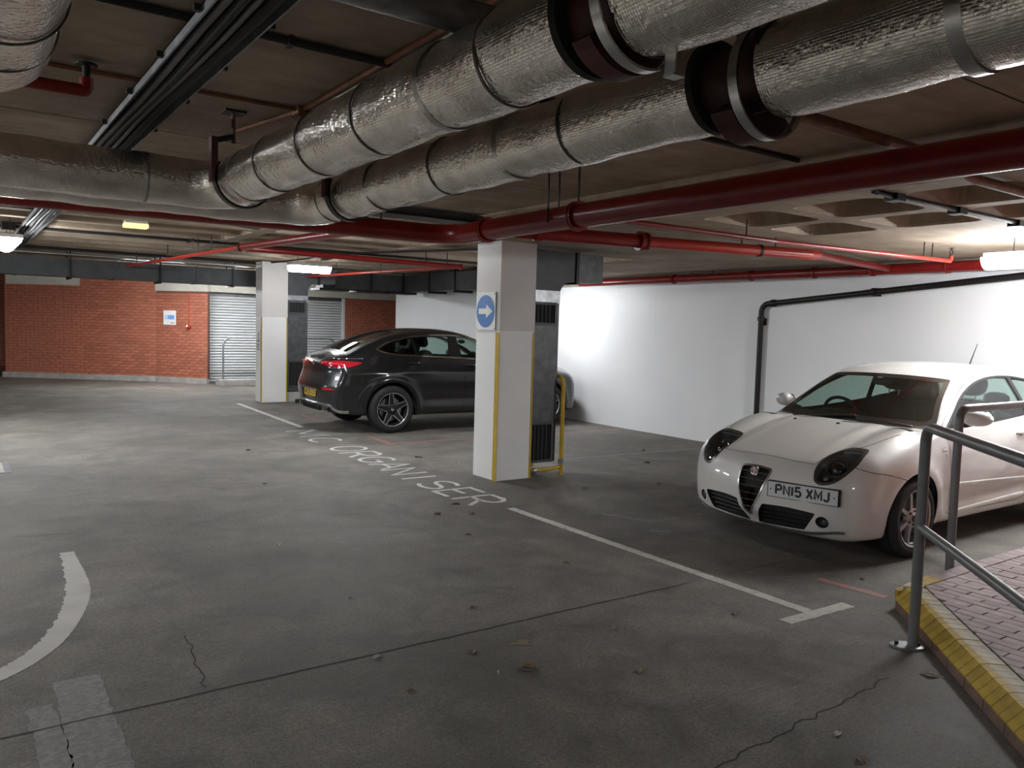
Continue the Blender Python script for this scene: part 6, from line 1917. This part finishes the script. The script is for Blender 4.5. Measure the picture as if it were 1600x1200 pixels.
for s in (-1, 1):
    half_obj('arch_trim', gsh, glc, 'arch_trim', s, M_FRIT, gcar, 0.006)
    for (lab, x0, x1, z0) in (('front_door', 2.22, 2.42, 1.030), ('rear_door', 3.27, 3.47, 1.070)):
        d = half_obj(lab, gsh, glc, lab, s, M_CARBLACK, gcar)
        hy = surf_y(glc, (x0 + x1) / 2, z0, 1)
        mk('door_handle', xf(blob(((x0, x1), (-0.02, 0.03), (z0 - 0.018, z0 + 0.018)), 2.5, 2), Matrix.Translation((0, s * (hy + 0.012), 0))), M_CARBLACK, d, local=True, smooth=True)
    half_obj('quarter_window', gsh, glc, 'quarter_glass', s, M_GLASSDARK, gcar, -0.003)
    half_obj('fixed_window', gsh, glc, 'fixed_glass', s, M_GLASSDARK, gcar, -0.003)
    half_obj('rear_door_window', gsh, glc, 'rear_door_glass', s, M_GLASS, gcar, -0.003)
    half_obj('front_door_window', gsh, glc, 'front_door_glass', s, M_GLASS, gcar, -0.003)
    half_obj('front_lamp', gsh, glc, 'front_lamp', s, M_CHROME, gcar, 0.001)
    half_obj('rear_reflector', gsh, glc, 'rear_reflector', s, M_TAILRED, gcar, 0.002)
    t_ = half_obj('tail_lamp', gsh, glc, 'tail_lens', s, M_TAILRED, gcar, 0.001)
    half_obj('tail_rim', gsh, glc, 'tail_rim', s, M_FRIT, t_, 0.001)
    # bright bar under the lamp, two brighter red inner bars, chrome line above
    def rail(pts, r, mat, nm):
        P = []
        for (u, z) in pts:
            best = None
            for k in range(60):     # walk round the corner at constant u
                y = 0.2 + k * 0.0125; x = 4.64 - (u - y)
                v = float(glc(np.array([x]), np.array([y]), np.array([z]))[0])
                if best is None or abs(v) < best[0]: best = (abs(v), x, y)
            P.append((best[1], s * best[2], z))
        q = np.array(P); g = grad(glc, q); g /= np.linalg.norm(g, axis=1, keepdims=True); q = project(glc, q, 4) + g * r * 0.7
        mk(nm, tube([tuple(p) for p in q], r, 8)[:2], mat, t_, local=True, smooth=True)
    rail([(0.30 + 0.07 * k, 1.105 + 0.0025 * min(k, 9)) for k in range(15)], 0.005, M_CHROME, 'chrome_line')
    rail([(0.62 + 0.05 * k, 0.990) for k in range(9)], 0.006, M_CHROME, 'clear_bar')
    rail([(0.36 + 0.03 * k, 1.048) for k in range(7)], 0.016, MATS['tail_bright_red'] if 'tail_bright_red' in MATS else pmat('tail_bright_red', (0.75, 0.02, 0.05), 0.15, coat=1.0), 'lamp_element')
    rail([(0.66 + 0.04 * k, 1.040) for k in range(9)], 0.018, MATS['tail_bright_red'], 'lamp_element')
    # exhaust surround
    ex = [(-0.085, -0.03), (-0.07, 0.035), (0.075, 0.03), (0.085, -0.02), (0.06, -0.04)]
    Me = Matrix.Translation((4.690, s * 0.60, 0.372)) @ Matrix.Rotation(-0.30 * s, 4, 'Z')
    def exr(k): return [(a * k * s, b * k) for a, b in ex]
    Vx = [tuple(Me @ Vector((0.016, a, b))) for a, b in exr(1.0)] + [tuple(Me @ Vector((0.02, a, b))) for a, b in exr(0.80)] + [tuple(Me @ Vector((-0.03, a, b))) for a, b in exr(0.78)] + [tuple(Me @ Vector((-0.05, a, b))) for a, b in exr(1.02)]
    Fx = [(L * 5 + k, L * 5 + (k + 1) % 5, L * 5 + 5 + (k + 1) % 5, L * 5 + 5 + k) for L in (0, 1) for k in range(5)] + [(k, (k + 1) % 5, 15 + (k + 1) % 5, 15 + k) for k in range(5)]
    eo = mk('exhaust_surround', (Vx, Fx), M_CHROME, gcar, local=True)
    mk('exhaust_throat', ([Vx[10 + k] for k in range(5)], [(0, 1, 2, 3, 4)]), M_BLACK, eo, local=True)
    # mirror
    mr_ = mk('door_mirror', blob(((1.60, 1.76), (s * 1.03 - 0.12, s * 1.03 + 0.12), (1.09, 1.24)), 2.4, 3), M_CARBLACK, gcar, local=True, smooth=True)
    mk('mirror_stalk', tube([(1.68, s * 0.84, 1.09), (1.68, s * 0.96, 1.12)], 0.026, 10)[:2], M_TRIM, mr_, local=True, smooth=True)
    arch_liner(gcar, GW_F[0], GW_F[1], 0.42, 0.55, 0.90, s, 0.27)
    arch_liner(gcar, GW_R[0], GW_R[1], 0.42, 0.55, 0.90, s, 0.27)
# diffuser fins
for k in range(7):
    y = -0.36 + 0.12 * k; x = surf_x(glc, y, 0.36, x0=4.3, x1=4.9)
    mk('diffuser_fin', box(x - 0.05, x + 0.022, y - 0.008, y + 0.008, 0.325, 0.415), M_TRIM, gcar, local=True)
# star emblem on the boot
xe_ = surf_x(glc, 0.0, 1.03, x0=4.3, x1=4.9)
Ms = Matrix.Translation((xe_ + 0.008, 0, 1.03))
st = mk('star_emblem', lathe([(0.040, -0.004), (0.047, -0.004), (0.047, 0.004), (0.040, 0.004)], 28, 'x', Ms), M_CHROME, gcar, local=True, smooth=True, auto=40)
for k in range(3):
    a = 2 * math.pi * k / 3
    mk('star_point', xf(([(0, -0.008, 0), (0, 0.008, 0), (0, 0, 0.042), (0.006, 0, 0.006), (-0.006, 0, 0.006)], [(0, 1, 3), (1, 2, 3), (2, 0, 3), (0, 4, 1), (1, 4, 2), (2, 4, 0)]), Ms @ Matrix.Rotation(a, 4, 'X')), M_CHROME, st, local=True)
# rear plate
xp = surf_x(glc, 0.0, 0.585, x0=4.3, x1=4.9)
gp = mk('number_plate', box(xp - 0.004, xp + 0.010, -0.268, 0.268, 0.522, 0.645, 0.003), M_BLACK, gcar, local=True)
mk('plate_face', box(xp + 0.009, xp + 0.0125, -0.260, 0.260, 0.528, 0.639), M_PLATEY, gp, local=True)
plate_text('MK20 LCX', 0.079, 0.0135, 0.013, 0.066, 0.030, lambda u, v, t: (xp + 0.0127 + t, u, v + 0.544), gp, M_LETTER)
mk('model_lettering', box(surf_x(glc, -0.38, 0.95, x0=4.3, x1=4.9) - 0.002, surf_x(glc, -0.38, 0.95, x0=4.3, x1=4.9) + 0.004, -0.46, -0.30, 0.935, 0.955), M_CHROME, gcar, local=True)
# cabin
mk('dashboard', blob(((1.5, 2.0), (-0.72, 0.72), (0.80, 1.10)), 4, 3), M_DASH, gcar, local=True, smooth=True)
steering(gcar, (2.10, 0.38, 1.06))
for cy in (-0.38, 0.38):
    seat(gcar, 2.80, cy, 0.55, 0.22, M_SEAT, 0.50, hgt=0.62)
mk('rear_bench', blob(((3.45, 3.65), (-0.66, 0.66), (0.55, 1.15)), 4, 3), M_SEAT, gcar, local=True, smooth=True)
for cy in (-0.38, 0.38):
    mk('rear_head_restraint', blob(((3.52, 3.62), (cy - 0.13, cy + 0.13), (1.16, 1.34)), 2.8, 2), M_SEAT, gcar, local=True, smooth=True)
mk('rear_view_mirror', blob(((2.02, 2.06), (-0.12, 0.12), (1.36, 1.43)), 2.6, 2), M_TRIM, gcar, local=True, smooth=True)
ed = gsh.seams({'window_pillar': 'w', 'window_chrome': 'w', 'quarter_glass': 'w', 'fixed_glass': 'w', 'rear_door_glass': 'w', 'front_door_glass': 'w', 'tail_lens': 't', 'tail_rim': 't', 'void': 'body', 'arch_trim': 'body', 'skid_trim': 'd', 'diffuser': 'd'})
seam_ribbon('panel_gap', gsh, ed, M_GAP, gcar, glc, 0.0022, 0.0010)

shell_obj('body', gsh, 'body', M_CARBLACK, gcar, glc)
for (wx, wz) in (GW_F, GW_R):
    for s in (-1, 1):
        wheel(gcar, (wx, s * 0.845, wz), s, 0.365, 0.235, 0.252, 'star', 5, 0.1)

# ================================================================== paved ramp with kerb and railings
def clip_poly(poly, hp):
    """clip polygon by half planes a*x+b*y<=c"""
    for (a, b, c) in hp:
        out = []
        for i in range(len(poly)):
            p, q = poly[i], poly[(i + 1) % len(poly)]
            dp = a * p[0] + b * p[1] - c; dq = a * q[0] + b * q[1] - c
            if dp <= 0: out.append(p)
            if dp * dq < 0:
                t = dp / (dp - dq); out.append((p[0] + (q[0] - p[0]) * t, p[1] + (q[1] - p[1]) * t))
        poly = out
        if len(poly) < 3: return []
    return poly
K0 = Vector((4.735, 2.575)); KD = Vector((-0.7115, -0.7026)).normalized(); KN = Vector((0.7026, -0.7115)).normalized()   # inward normal
ZK = 0.14
ramp_e = empty('paved_ramp', (5.2, 2.0, 0), 'block-paved ramp platform with a yellow brick kerb at the right', 'pavement')
s2_ = math.sqrt(0.5)
KIN = 0.175     # kerb width
hp = [(-KN.x, -KN.y, -(KN.x * K0.x + KN.y * K0.y + KIN)), (0, 1, 2.555 - 0.06), (0, -1, 1.2 - 1.95), (1, 0, 9.3)]
bed_poly = clip_poly([(2, 0.8), (10, 0.8), (10, 3), (2, 3)], [(-KN.x, -KN.y, -(KN.x * K0.x + KN.y * K0.y + 0.06)), (0, 1, 2.53), (0, -1, -0.85), (1, 0, 9.38)])
mk('joint_bed', prism(bed_poly, 'z', 0.0, ZK - 0.008), M_PAVEBED, ramp_e)
R_inv = _R.T
def in_view(x, y, z, m=60):
    c = R_inv @ _r([x, y, z - CAM_H])
    if c[2] < 0.2: return False
    u, v = 800 + 1250 * c[0] / c[2], 600 + 1250 * c[1] / c[2]
    return u < 1600 + m and v < 1200 + m
pav_rest = []; npav = 0; pav_me = None
hp2 = [(-KN.x, -KN.y, -(KN.x * K0.x + KN.y * K0.y + KIN + 0.012)), (0, 1, 2.46), (0, -1, -0.9), (1, 0, 9.3)]
i = 0; X = 3.0
while X < 9.2:
    Y = 0.9 - (0.1125 if i % 2 else 0)
    while Y < 2.5:
        poly = clip_poly([(X + 0.004, Y + 0.004), (X + 0.071, Y + 0.004), (X + 0.071, Y + 0.221), (X + 0.004, Y + 0.221)], hp2)
        if len(poly) >= 3:
            area = abs(sum(poly[k][0] * poly[(k + 1) % len(poly)][1] - poly[(k + 1) % len(poly)][0] * poly[k][1] for k in range(len(poly)))) / 2
            if area > 0.0012:
                cx_, cy_ = sum(p[0] for p in poly) / len(poly), sum(p[1] for p in poly) / len(poly)
                full = area > 0.0144
                dz = rng.uniform(-0.0015, 0.0015)
                if in_view(cx_, cy_, ZK, 40) and npav < 300:
                    if full:
                        if pav_me is None:
                            b_ = box(-0.0335, 0.0335, -0.1085, 0.1085, -0.03, 0.0)
                            V = list(b_[0]); 
                            o = mk('paver', b_, M_PAVER); pav_me = o
                        else:
                            o = pav_me.copy(); COL.objects.link(o)
                        o.parent = ramp_e; o.matrix_parent_inverse = Matrix.Translation(-Vector((5.2, 2.0, 0)))
                        o.location = (X + 0.0375, Y + 0.1125, ZK + dz)
                    else:
                        mk('paver', prism(poly, 'z', ZK - 0.03, ZK + dz), M_PAVER, ramp_e)
                    npav += 1
                else:
                    pav_rest.append(prism(poly, 'z', ZK - 0.03, ZK + dz))
        Y += 0.225
    X += 0.075; i += 1
if pav_rest: mk('pavers', join(pav_rest), M_PAVER, ramp_e, kind='stuff')
# kerb along the diagonal edge: cant bricks over a bare course
def kerb_brick(w):
    prof = [(0.0, 0.068), (0.062, 0.134), (0.092, ZK), (KIN, ZK), (KIN, 0.06), (0.0, 0.06)]
    g = 0.002
    V = [(g, p[0], p[1]) for p in prof] + [(w - g, p[0], p[1]) for p in prof]
    n = len(prof)
    F = [tuple(range(n - 1, -1, -1)), tuple(range(n, 2 * n))] + [(k, (k + 1) % n, (k + 1) % n + n, k + n) for k in range(n)]
    return V, F
angK = math.atan2(KD.y, KD.x)
kb0 = None; kc0 = None
def to_k(s, ang=angK, base=K0, flip=False):
    M = Matrix.Translation((base.x + math.cos(ang) * s, base.y + math.sin(ang) * s, 0)) @ Matrix.Rotation(ang, 4, 'Z')
    return M
def place_shared(src, M, name):
    if src[0] is None: pass
def mkshared(cache, key, name, VF, mats, midx=None):
    if key in cache:
        o = cache[key].copy(); COL.objects.link(o); return o
    o = mk(name, VF, mats)
    if midx:
        for p_, k_ in midx.items(): o.data.polygons[p_].material_index = k_
    cache[key] = o
    return o
kc = {}
invR = Matrix.Translation(-Vector((5.2, 2.0, 0)))
for k in range(38):
    o = mkshared(kc, 'cant', 'brick', kerb_brick(0.0765), [M_KERB, M_KERBWORN], {2 + 2: 1, 2 + 1: 0, 2 + 3: 1})
    o.parent = ramp_e; o.matrix_parent_inverse = invR
    o.matrix_basis = to_k(0.02 + 0.0765 * k) @ Matrix.Translation((0, 0, rng.uniform(-0.001, 0.001)))
for k in range(13):
    o = mkshared(kc, 'base', 'brick', box(0.004, 0.221, 0.006, 0.10, 0.0, 0.062), M_KERBBASE)
    o.parent = ramp_e; o.matrix_parent_inverse = invR
    o.matrix_basis = to_k(0.02 + 0.225 * k)
# rounded corner piece and back edge
cor = prism([(K0.x + 0.01, K0.y - 0.045), (K0.x + 0.03, K0.y - 0.015), (K0.x + 0.16, K0.y - 0.005), (K0.x + 0.16, K0.y - 0.085), (K0.x + 0.125, K0.y - 0.13)], 'z', 0.0, ZK - 0.004)
mk('corner_brick', prism([(K0.x - 0.015, K0.y - 0.03), (K0.x + 0.015, K0.y + 0.0), (K0.x + 0.17, K0.y), (K0.x + 0.17, K0.y - 0.10), (K0.x + 0.105, K0.y - 0.13)], 'z', 0.062, 0.115), M_KERB, ramp_e)
mk('corner_brick', prism([(K0.x + 0.025, K0.y - 0.045), (K0.x + 0.05, K0.y - 0.03), (K0.x + 0.17, K0.y - 0.02), (K0.x + 0.17, K0.y - 0.10), (K0.x + 0.115, K0.y - 0.12)], 'z', 0.115, ZK + 0.001), M_KERBWORN, ramp_e)
mk('corner_brick', prism([(K0.x + 0.0, K0.y - 0.03), (K0.x + 0.02, K0.y - 0.005), (K0.x + 0.17, K0.y - 0.005), (K0.x + 0.17, K0.y - 0.10), (K0.x + 0.11, K0.y - 0.12)], 'z', 0.0, 0.062), M_KERBBASE, ramp_e)
for k in range(21):
    x0 = K0.x + 0.175 + 0.215 * k
    o = mkshared(kc, 'backY' if k < 1 else 'back', 'brick', box(0.003, 0.212, -0.10, 0.0, 0.06, ZK, 0.0), M_KERB if k < 1 else M_PAVER)
    o.parent = ramp_e; o.matrix_parent_inverse = invR
    o.matrix_basis = Matrix.Translation((x0, 2.57, 0))
    o = mkshared(kc, 'backbase', 'brick', box(0.003, 0.212, -0.09, -0.012, 0.0, 0.059), M_KERBBASE)
    o.parent = ramp_e; o.matrix_parent_inverse = invR
    o.matrix_basis = Matrix.Translation((x0, 2.57, 0))

# brick wall at the back of the ramp, outside the frame on the right
wall_ramp = brick_wall('wall_ramp', (12.0, 0.80), (4.6, 0.80), 0.0, 2.56, 0)

# ------------------------------------------------------------------ railings
M_RAIL = pmat('grey_rail_paint', (0.165, 0.165, 0.167), 0.36, 0.3, 0.12, 12, 0.04, 60)
r1 = empty('ramp_railing', (4.19, 2.16, 0), 'grey tubular railing post and rails standing before the yellow kerb', 'railing', 'ramp railings')
p1_ = Vector((4.205, 2.165)); e1 = p1_ + KD * 2.1
mk('post_and_top_rail', tube(bend([(p1_.x, p1_.y, 0.0), (p1_.x, p1_.y, 1.195), (e1.x, e1.y, 1.195), (e1.x, e1.y, 0.0)], 0.085, 8), 0.0275, 20), M_RAIL, r1, smooth=True, auto=40)
mk('mid_rail', tube([(p1_.x, p1_.y, 0.655), (e1.x, e1.y, 0.655)], 0.024, 18), M_RAIL, r1, smooth=True, auto=40)
bp_ = lathe([(0, 0.0), (0.075, 0.0), (0.075, 0.012), (0.03, 0.016), (0, 0.016)], 24, 'z', Matrix.Translation((p1_.x - 0.02, p1_.y + 0.02, 0)) @ Matrix.Rotation(math.radians(135), 4, 'Z') @ Matrix.Diagonal((1.15, 0.75, 1, 1)))
pl_ = mk('base_plate', bp_, M_GALV, r1, smooth=True, auto=35)
for s in (-1, 1):
    cx_, cy_ = p1_.x - 0.02 + s * 0.055 * math.cos(math.radians(135)), p1_.y + 0.02 + s * 0.055 * math.sin(math.radians(135))
    mk('bolt', lathe([(0, 0.030), (0.010, 0.030), (0.011, 0.014), (0, 0.014)], 6, 'z', Matrix.Translation((cx_, cy_, 0))), M_BLACKSTEEL, pl_)
r2 = empty('ramp_railing', (5.48, 2.60, 0), 'grey tubular railing behind the ramp kerb, in front of white car door', 'railing', 'ramp railings')
mk('post_and_top_rail', tube(bend([(5.47, 2.605, 0.0), (5.47, 2.605, 1.20), (8.6, 2.605, 1.20), (8.6, 2.605, 0.0)], 0.09, 8), 0.0275, 20), M_RAIL, r2, smooth=True, auto=40)
mk('mid_rail', tube([(7.0, 2.605, 0.655), (8.6, 2.605, 0.655)], 0.022, 16), M_RAIL, r2, smooth=True, auto=40)

# ================================================================== floor markings
ZF = 0.0018
def ragged(path, w, seed, jag=0.012, step=0.03):
    """paint strip with slightly uneven edges"""
    r_ = random.Random(seed); P = [Vector(p) for p in path]; pts = [P[0]]
    for a, b in zip(P[:-1], P[1:]):
        m = max(1, int((b - a).length / step))
        pts += [a + (b - a) * k / m for k in range(1, m + 1)]
    V = []; F = []; m = len(pts)
    for i in range(m):
        t = (pts[min(i + 1, m - 1)] - pts[max(i - 1, 0)]).normalized(); nn = Vector((-t.y, t.x))
        a = pts[i] + nn * (w / 2 + r_.uniform(-jag, jag)); b = pts[i] - nn * (w / 2 + r_.uniform(-jag, jag))
        V += [(a.x, a.y, ZF), (b.x, b.y, ZF)]
    for i in range(m - 1): F.append((2 * i, 2 * i + 1, 2 * i + 3, 2 * i + 2))
    return V, F
pk = empty('bay_line', (4.19, 4.3, 0), 'white bay line with T end painted on the floor before white car', 'floor marking')
mk('line', ragged([(4.19, 5.92), (4.20, 2.80)], 0.085, 1, 0.004), M_LINE, pk)
mk('cross_bar', ragged([(3.93, 2.765), (4.53, 2.745)], 0.088, 2, 0.004), M_LINE, pk)
mk('bay_line', ragged([(4.68, 16.1), (4.52, 12.15)], 0.085, 3, 0.006), M_LINE, label='white bay line on the floor running towards the far column', cat='floor marking')
mk('bay_line', ragged([(4.80, 5.36), (4.98, 4.90)], 0.05, 4, 0.012), M_GHOST, label='short worn grey line left of the white car bumper', cat='floor marking')
mk('bay_line', ragged([(4.74, 4.68), (4.88, 4.58)], 0.05, 5, 0.012), M_GHOST, label='tiny worn paint scrap left of the white car bumper', cat='floor marking')
mk('bay_line', ragged([(4.99, 4.90), (6.3, 4.9)], 0.03, 6, 0.01), M_GHOST, label='faint worn line running under the white car nose', cat='floor marking')
mk('red_line', ragged([(4.83, 3.16), (4.875, 2.70)], 0.075, 7, 0.006), M_REDLINE, label='short faded red line on the floor beside ramp corner', cat='floor marking')
rl = empty('red_line', (5.5, 10, 0), 'faded red L-shaped line on the floor beside the black car wheel', 'floor marking')
mk('line', ragged([(5.03, 10.75), (4.99, 9.90)], 0.10, 8, 0.008), M_REDLINE, rl)
mk('line', ragged([(5.03, 10.0), (9.2, 9.9)], 0.07, 9, 0.01), M_REDLINE, rl)
mk('red_line', ragged([(5.12, 13.75), (5.10, 12.60)], 0.07, 10, 0.02), M_REDLINE, label='short worn red and white line under black car tail', cat='floor marking')
mk('red_line', ragged([(6.0, 7.9), (9.3, 7.75)], 0.06, 12, 0.012), M_GHOST, label='faint worn line on the floor right of near column', cat='floor marking')

lt = empty('floor_lettering', (4.2, 9, 0), 'white hand-painted lettering MC ORGANISER along the bay edge', 'floor marking')
rows = [('M', 11.75, 11.13, 4.12, 4.57), ('C', 10.88, 10.50, 4.11, 4.53), ('O', 10.0, 9.62, 4.07, 4.53), ('R', 9.50, 9.16, 4.03, 4.49), ('G', 9.05, 8.68, 4.04, 4.46), ('A', 8.60, 8.24, 4.02, 4.44),
        ('N', 8.17, 7.86, 3.97, 4.39), ('I', 7.63, 7.55, 3.95, 4.36), ('S', 7.33, 7.00, 3.95, 4.34), ('E', 6.90, 6.62, 3.94, 4.36), ('R', 6.51, 6.19, 3.92, 4.36)]
for i, (ch, ya, yb, xa, xb) in enumerate(rows):
    wd = GLY[ch][0]
    V2, F2, _w = letter(ch, (ya - yb) / wd if ch != 'I' else 0.3, xb - xa, 0.048)
    sk = 0.02
    mk('letter', ([(xa + v, ya - u - sk * v, ZF) for u, v in V2], [tuple(f) for f in F2]), M_LETTERPAINT, lt)

aw_ = empty('curved_marking', (0.5, 5, 0), 'broad pale curved line painted on the floor at the left edge', 'floor marking')
cl = [(0.645, 6.26), (0.635, 5.85), (0.615, 5.42), (0.565, 5.10), (0.50, 4.84), (0.40, 4.56), (0.28, 4.36), (0.165, 4.235), (0.0, 4.12), (-0.3, 4.0)]
cw = [0.085, 0.11, 0.135, 0.135, 0.125, 0.12, 0.115, 0.11, 0.11, 0.11]
def catmull(P, n=10):
    out = []
    for i in range(len(P) - 1):
        p0 = P[max(i - 1, 0)]; p1 = P[i]; p2 = P[i + 1]; p3 = P[min(i + 2, len(P) - 1)]
        for k in range(n):
            t = k / n
            out.append(tuple(0.5 * ((2 * a1) + (-a0 + a2) * t + (2 * a0 - 5 * a1 + 4 * a2 - a3) * t * t + (-a0 + 3 * a1 - 3 * a2 + a3) * t ** 3) for a0, a1, a2, a3 in zip(p0, p1, p2, p3)))
    out.append(tuple(P[-1])); return out
c3 = catmull([(a, b, c_) for (a, b), c_ in zip(cl, cw)], 14)
r_ = random.Random(5); V = []; F = []
for i, (x, y, wv) in enumerate(c3):
    j = min(i + 1, len(c3) - 1); k = max(i - 1, 0)
    t = Vector((c3[j][0] - c3[k][0], c3[j][1] - c3[k][1])).normalized(); nn = Vector((-t.y, t.x))
    a = Vector((x, y)) - nn * (wv / 2 + r_.uniform(-0.012, 0.006)); b = Vector((x, y)) + nn * (wv / 2 + r_.uniform(-0.002, 0.003))
    V += [(a.x, a.y, ZF), (b.x, b.y, ZF)]
for i in range(len(c3) - 1): F.append((2 * i, 2 * i + 1, 2 * i + 3, 2 * i + 2))
mk('stroke', (V, F), M_ARROWPAINT, aw_)
gp_ = empty('faded_patch', (0.4, 3.5, 0), 'faded pale rectangular paint patch at the bottom left', 'floor marking')
mk('patch', ragged([(0.45, 4.02), (0.44, 3.62), (0.44, 2.6)], 0.19, 21, 0.006), M_GHOST, gp_)
mk('patch', ragged([(0.285, 3.80), (0.30, 3.2), (0.31, 2.6)], 0.10, 22, 0.008), M_GHOST, gp_)
mk('yellow_splash', ([(2.44 + 0.05 * math.cos(a) * (1 + 0.4 * math.sin(3 * a)), 3.30 + 0.035 * math.sin(a) * (1 + 0.5 * math.cos(5 * a)), ZF) for a in [k * 0.393 for k in range(16)]], [tuple(range(16))]), paint_on_floor('yellow_splash', (0.24, 0.16, 0.03), 0.52, (0.12, 0.11, 0.09), 30), label='small faded yellow paint splash on the near floor', cat='floor marking')
dr = empty('floor_drain', (0.35, 10.1, 0), 'square metal drain cover in the floor at the far left edge', 'drain')
mk('frame', join([box(0.05, 0.51, 9.72, 9.78, 0, 0.004), box(0.05, 0.51, 10.42, 10.48, 0, 0.004), box(0.45, 0.51, 9.78, 10.42, 0, 0.004)]), M_DKGALV, dr)
mk('cover', box(0.05, 0.45, 9.78, 10.42, 0, 0.003), M_PLINTH, dr)

# ------------------------------------------------------------------ litter: dry leaves and scraps, each its own thing
def leaf_mesh(L, W, seed):
    r_ = random.Random(seed); n = 7; V = []; F = []
    lift = r_.uniform(0.1, 0.35)
    for i in range(n):
        t = i / (n - 1); w_ = W * math.sin(math.pi * (0.08 + 0.88 * t)) * (1 + 0.25 * r_.uniform(-1, 1))
        z = 0.003 + lift * L * 0.25 * math.sin(math.pi * t) * r_.uniform(0.5, 1)
        V += [((t - 0.5) * L, -w_ / 2, z + 0.25 * w_), ((t - 0.5) * L, 0, z), ((t - 0.5) * L, w_ / 2, z + 0.3 * w_)]
    for i in range(n - 1):
        for k in (0, 1): F.append((3 * i + k, 3 * i + k + 1, 3 * i + 4 + k, 3 * i + 3 + k))
    n0 = len(V)
    V += [(x, y, z - 0.0015) for (x, y, z) in V]; F += [tuple(i + n0 for i in reversed(f)) for f in F]
    st = [((0.5) * L, 0, 0.004), (0.72 * L, 0.03 * L, 0.003)]
    return join([(V, F), tube(st, 0.0012, 5)[:2]])
lit = [(1.71, 3.52, 0.05, 0.032, 1), (2.15, 3.33, 0.055, 0.03, 0), (2.27, 3.02, 0.085, 0.05, 0), (2.13, 3.07, 0.045, 0.008, 1), (2.99, 3.20, 0.07, 0.025, 0), (3.78, 3.0, 0.06, 0.03, 0), (1.68, 3.11, 0.03, 0.02, 0), (3.49, 6.04, 0.09, 0.045, 0),
       (3.83, 6.29, 0.08, 0.04, 0), (4.79, 8.78, 0.10, 0.045, 0), (3.76, 5.9, 0.07, 0.035, 0), (2.5, 3.88, 0.05, 0.025, 0), (3.93, 1.93, 0.085, 0.045, 1), (3.0, 1.83, 0.05, 0.03, 1), (1.97, 5.73, 0.04, 0.03, 1), (2.89, 1.66, 0.05, 0.035, 0),
       (5.4, 6.3, 0.09, 0.05, 0), (6.3, 6.1, 0.08, 0.04, 0), (5.0, 8.2, 0.07, 0.03, 1), (7.2, 7.2, 0.08, 0.05, 0), (7.9, 8.0, 0.07, 0.04, 1), (3.1, 10.2, 0.07, 0.04, 0), (2.6, 8.0, 0.05, 0.03, 0), (1.95, 4.4, 0.035, 0.02, 0), (5.1, 3.0, 0.05, 0.02, 0), (2.72, 2.72, 0.06, 0.03, 0), (3.55, 4.3, 0.05, 0.025, 0), (3.35, 5.3, 0.05, 0.03, 0)]
lits = ['pale dry leaf lying on the floor joint', 'brown leaf just below the floor joint', 'largest curled brown leaf on the near floor', 'thin pale twig beside the largest curled leaf', 'dark leaf on the floor right of yellow splash', 'brown leaf between bay line and floor joint', 'tiny dark leaf scrap on the near floor', 'brown leaf left of the last painted letter',
        'dark leaf under the painted letters by near column', 'dark leaf on the floor beside the red line', 'brown leaf just before the bay line start', 'small brown leaf on the joint before the bay line', 'pale crumpled scrap lying against the yellow kerb', 'pale scrap on the floor below the post shadow', 'pale scrap on the dark lane floor', 'brown leaf scrap at the bottom edge before the kerb',
        'brown leaf on the floor right of near column foot', 'brown leaf on the bay floor between column and white car', 'pale leaf beside the near column foot', 'brown leaf on the bay floor near white wall', 'pale leaf on the bay floor near white wall', 'dark leaf on the lane floor before the black car', 'dark leaf scrap in mid lane', 'tiny dark leaf scrap on the near lane', 'thin leaf scrap beside the ramp corner', 'brown leaf on the near floor below the bay line', 'brown leaf in the lane left of the bay line', 'dark leaf in the lane before the bay line']
for i, ((x, y, L, W, m_), lb) in enumerate(zip(lit, lits)):
    o = mk('dry_leaf', xf(leaf_mesh(L, W, i), Matrix.Translation((x, y, 0)) @ Matrix.Rotation(rng.uniform(0, 6.28), 4, 'Z')), M_PALELEAF if m_ else M_LEAF, label=lb, cat='leaf', group='floor litter')
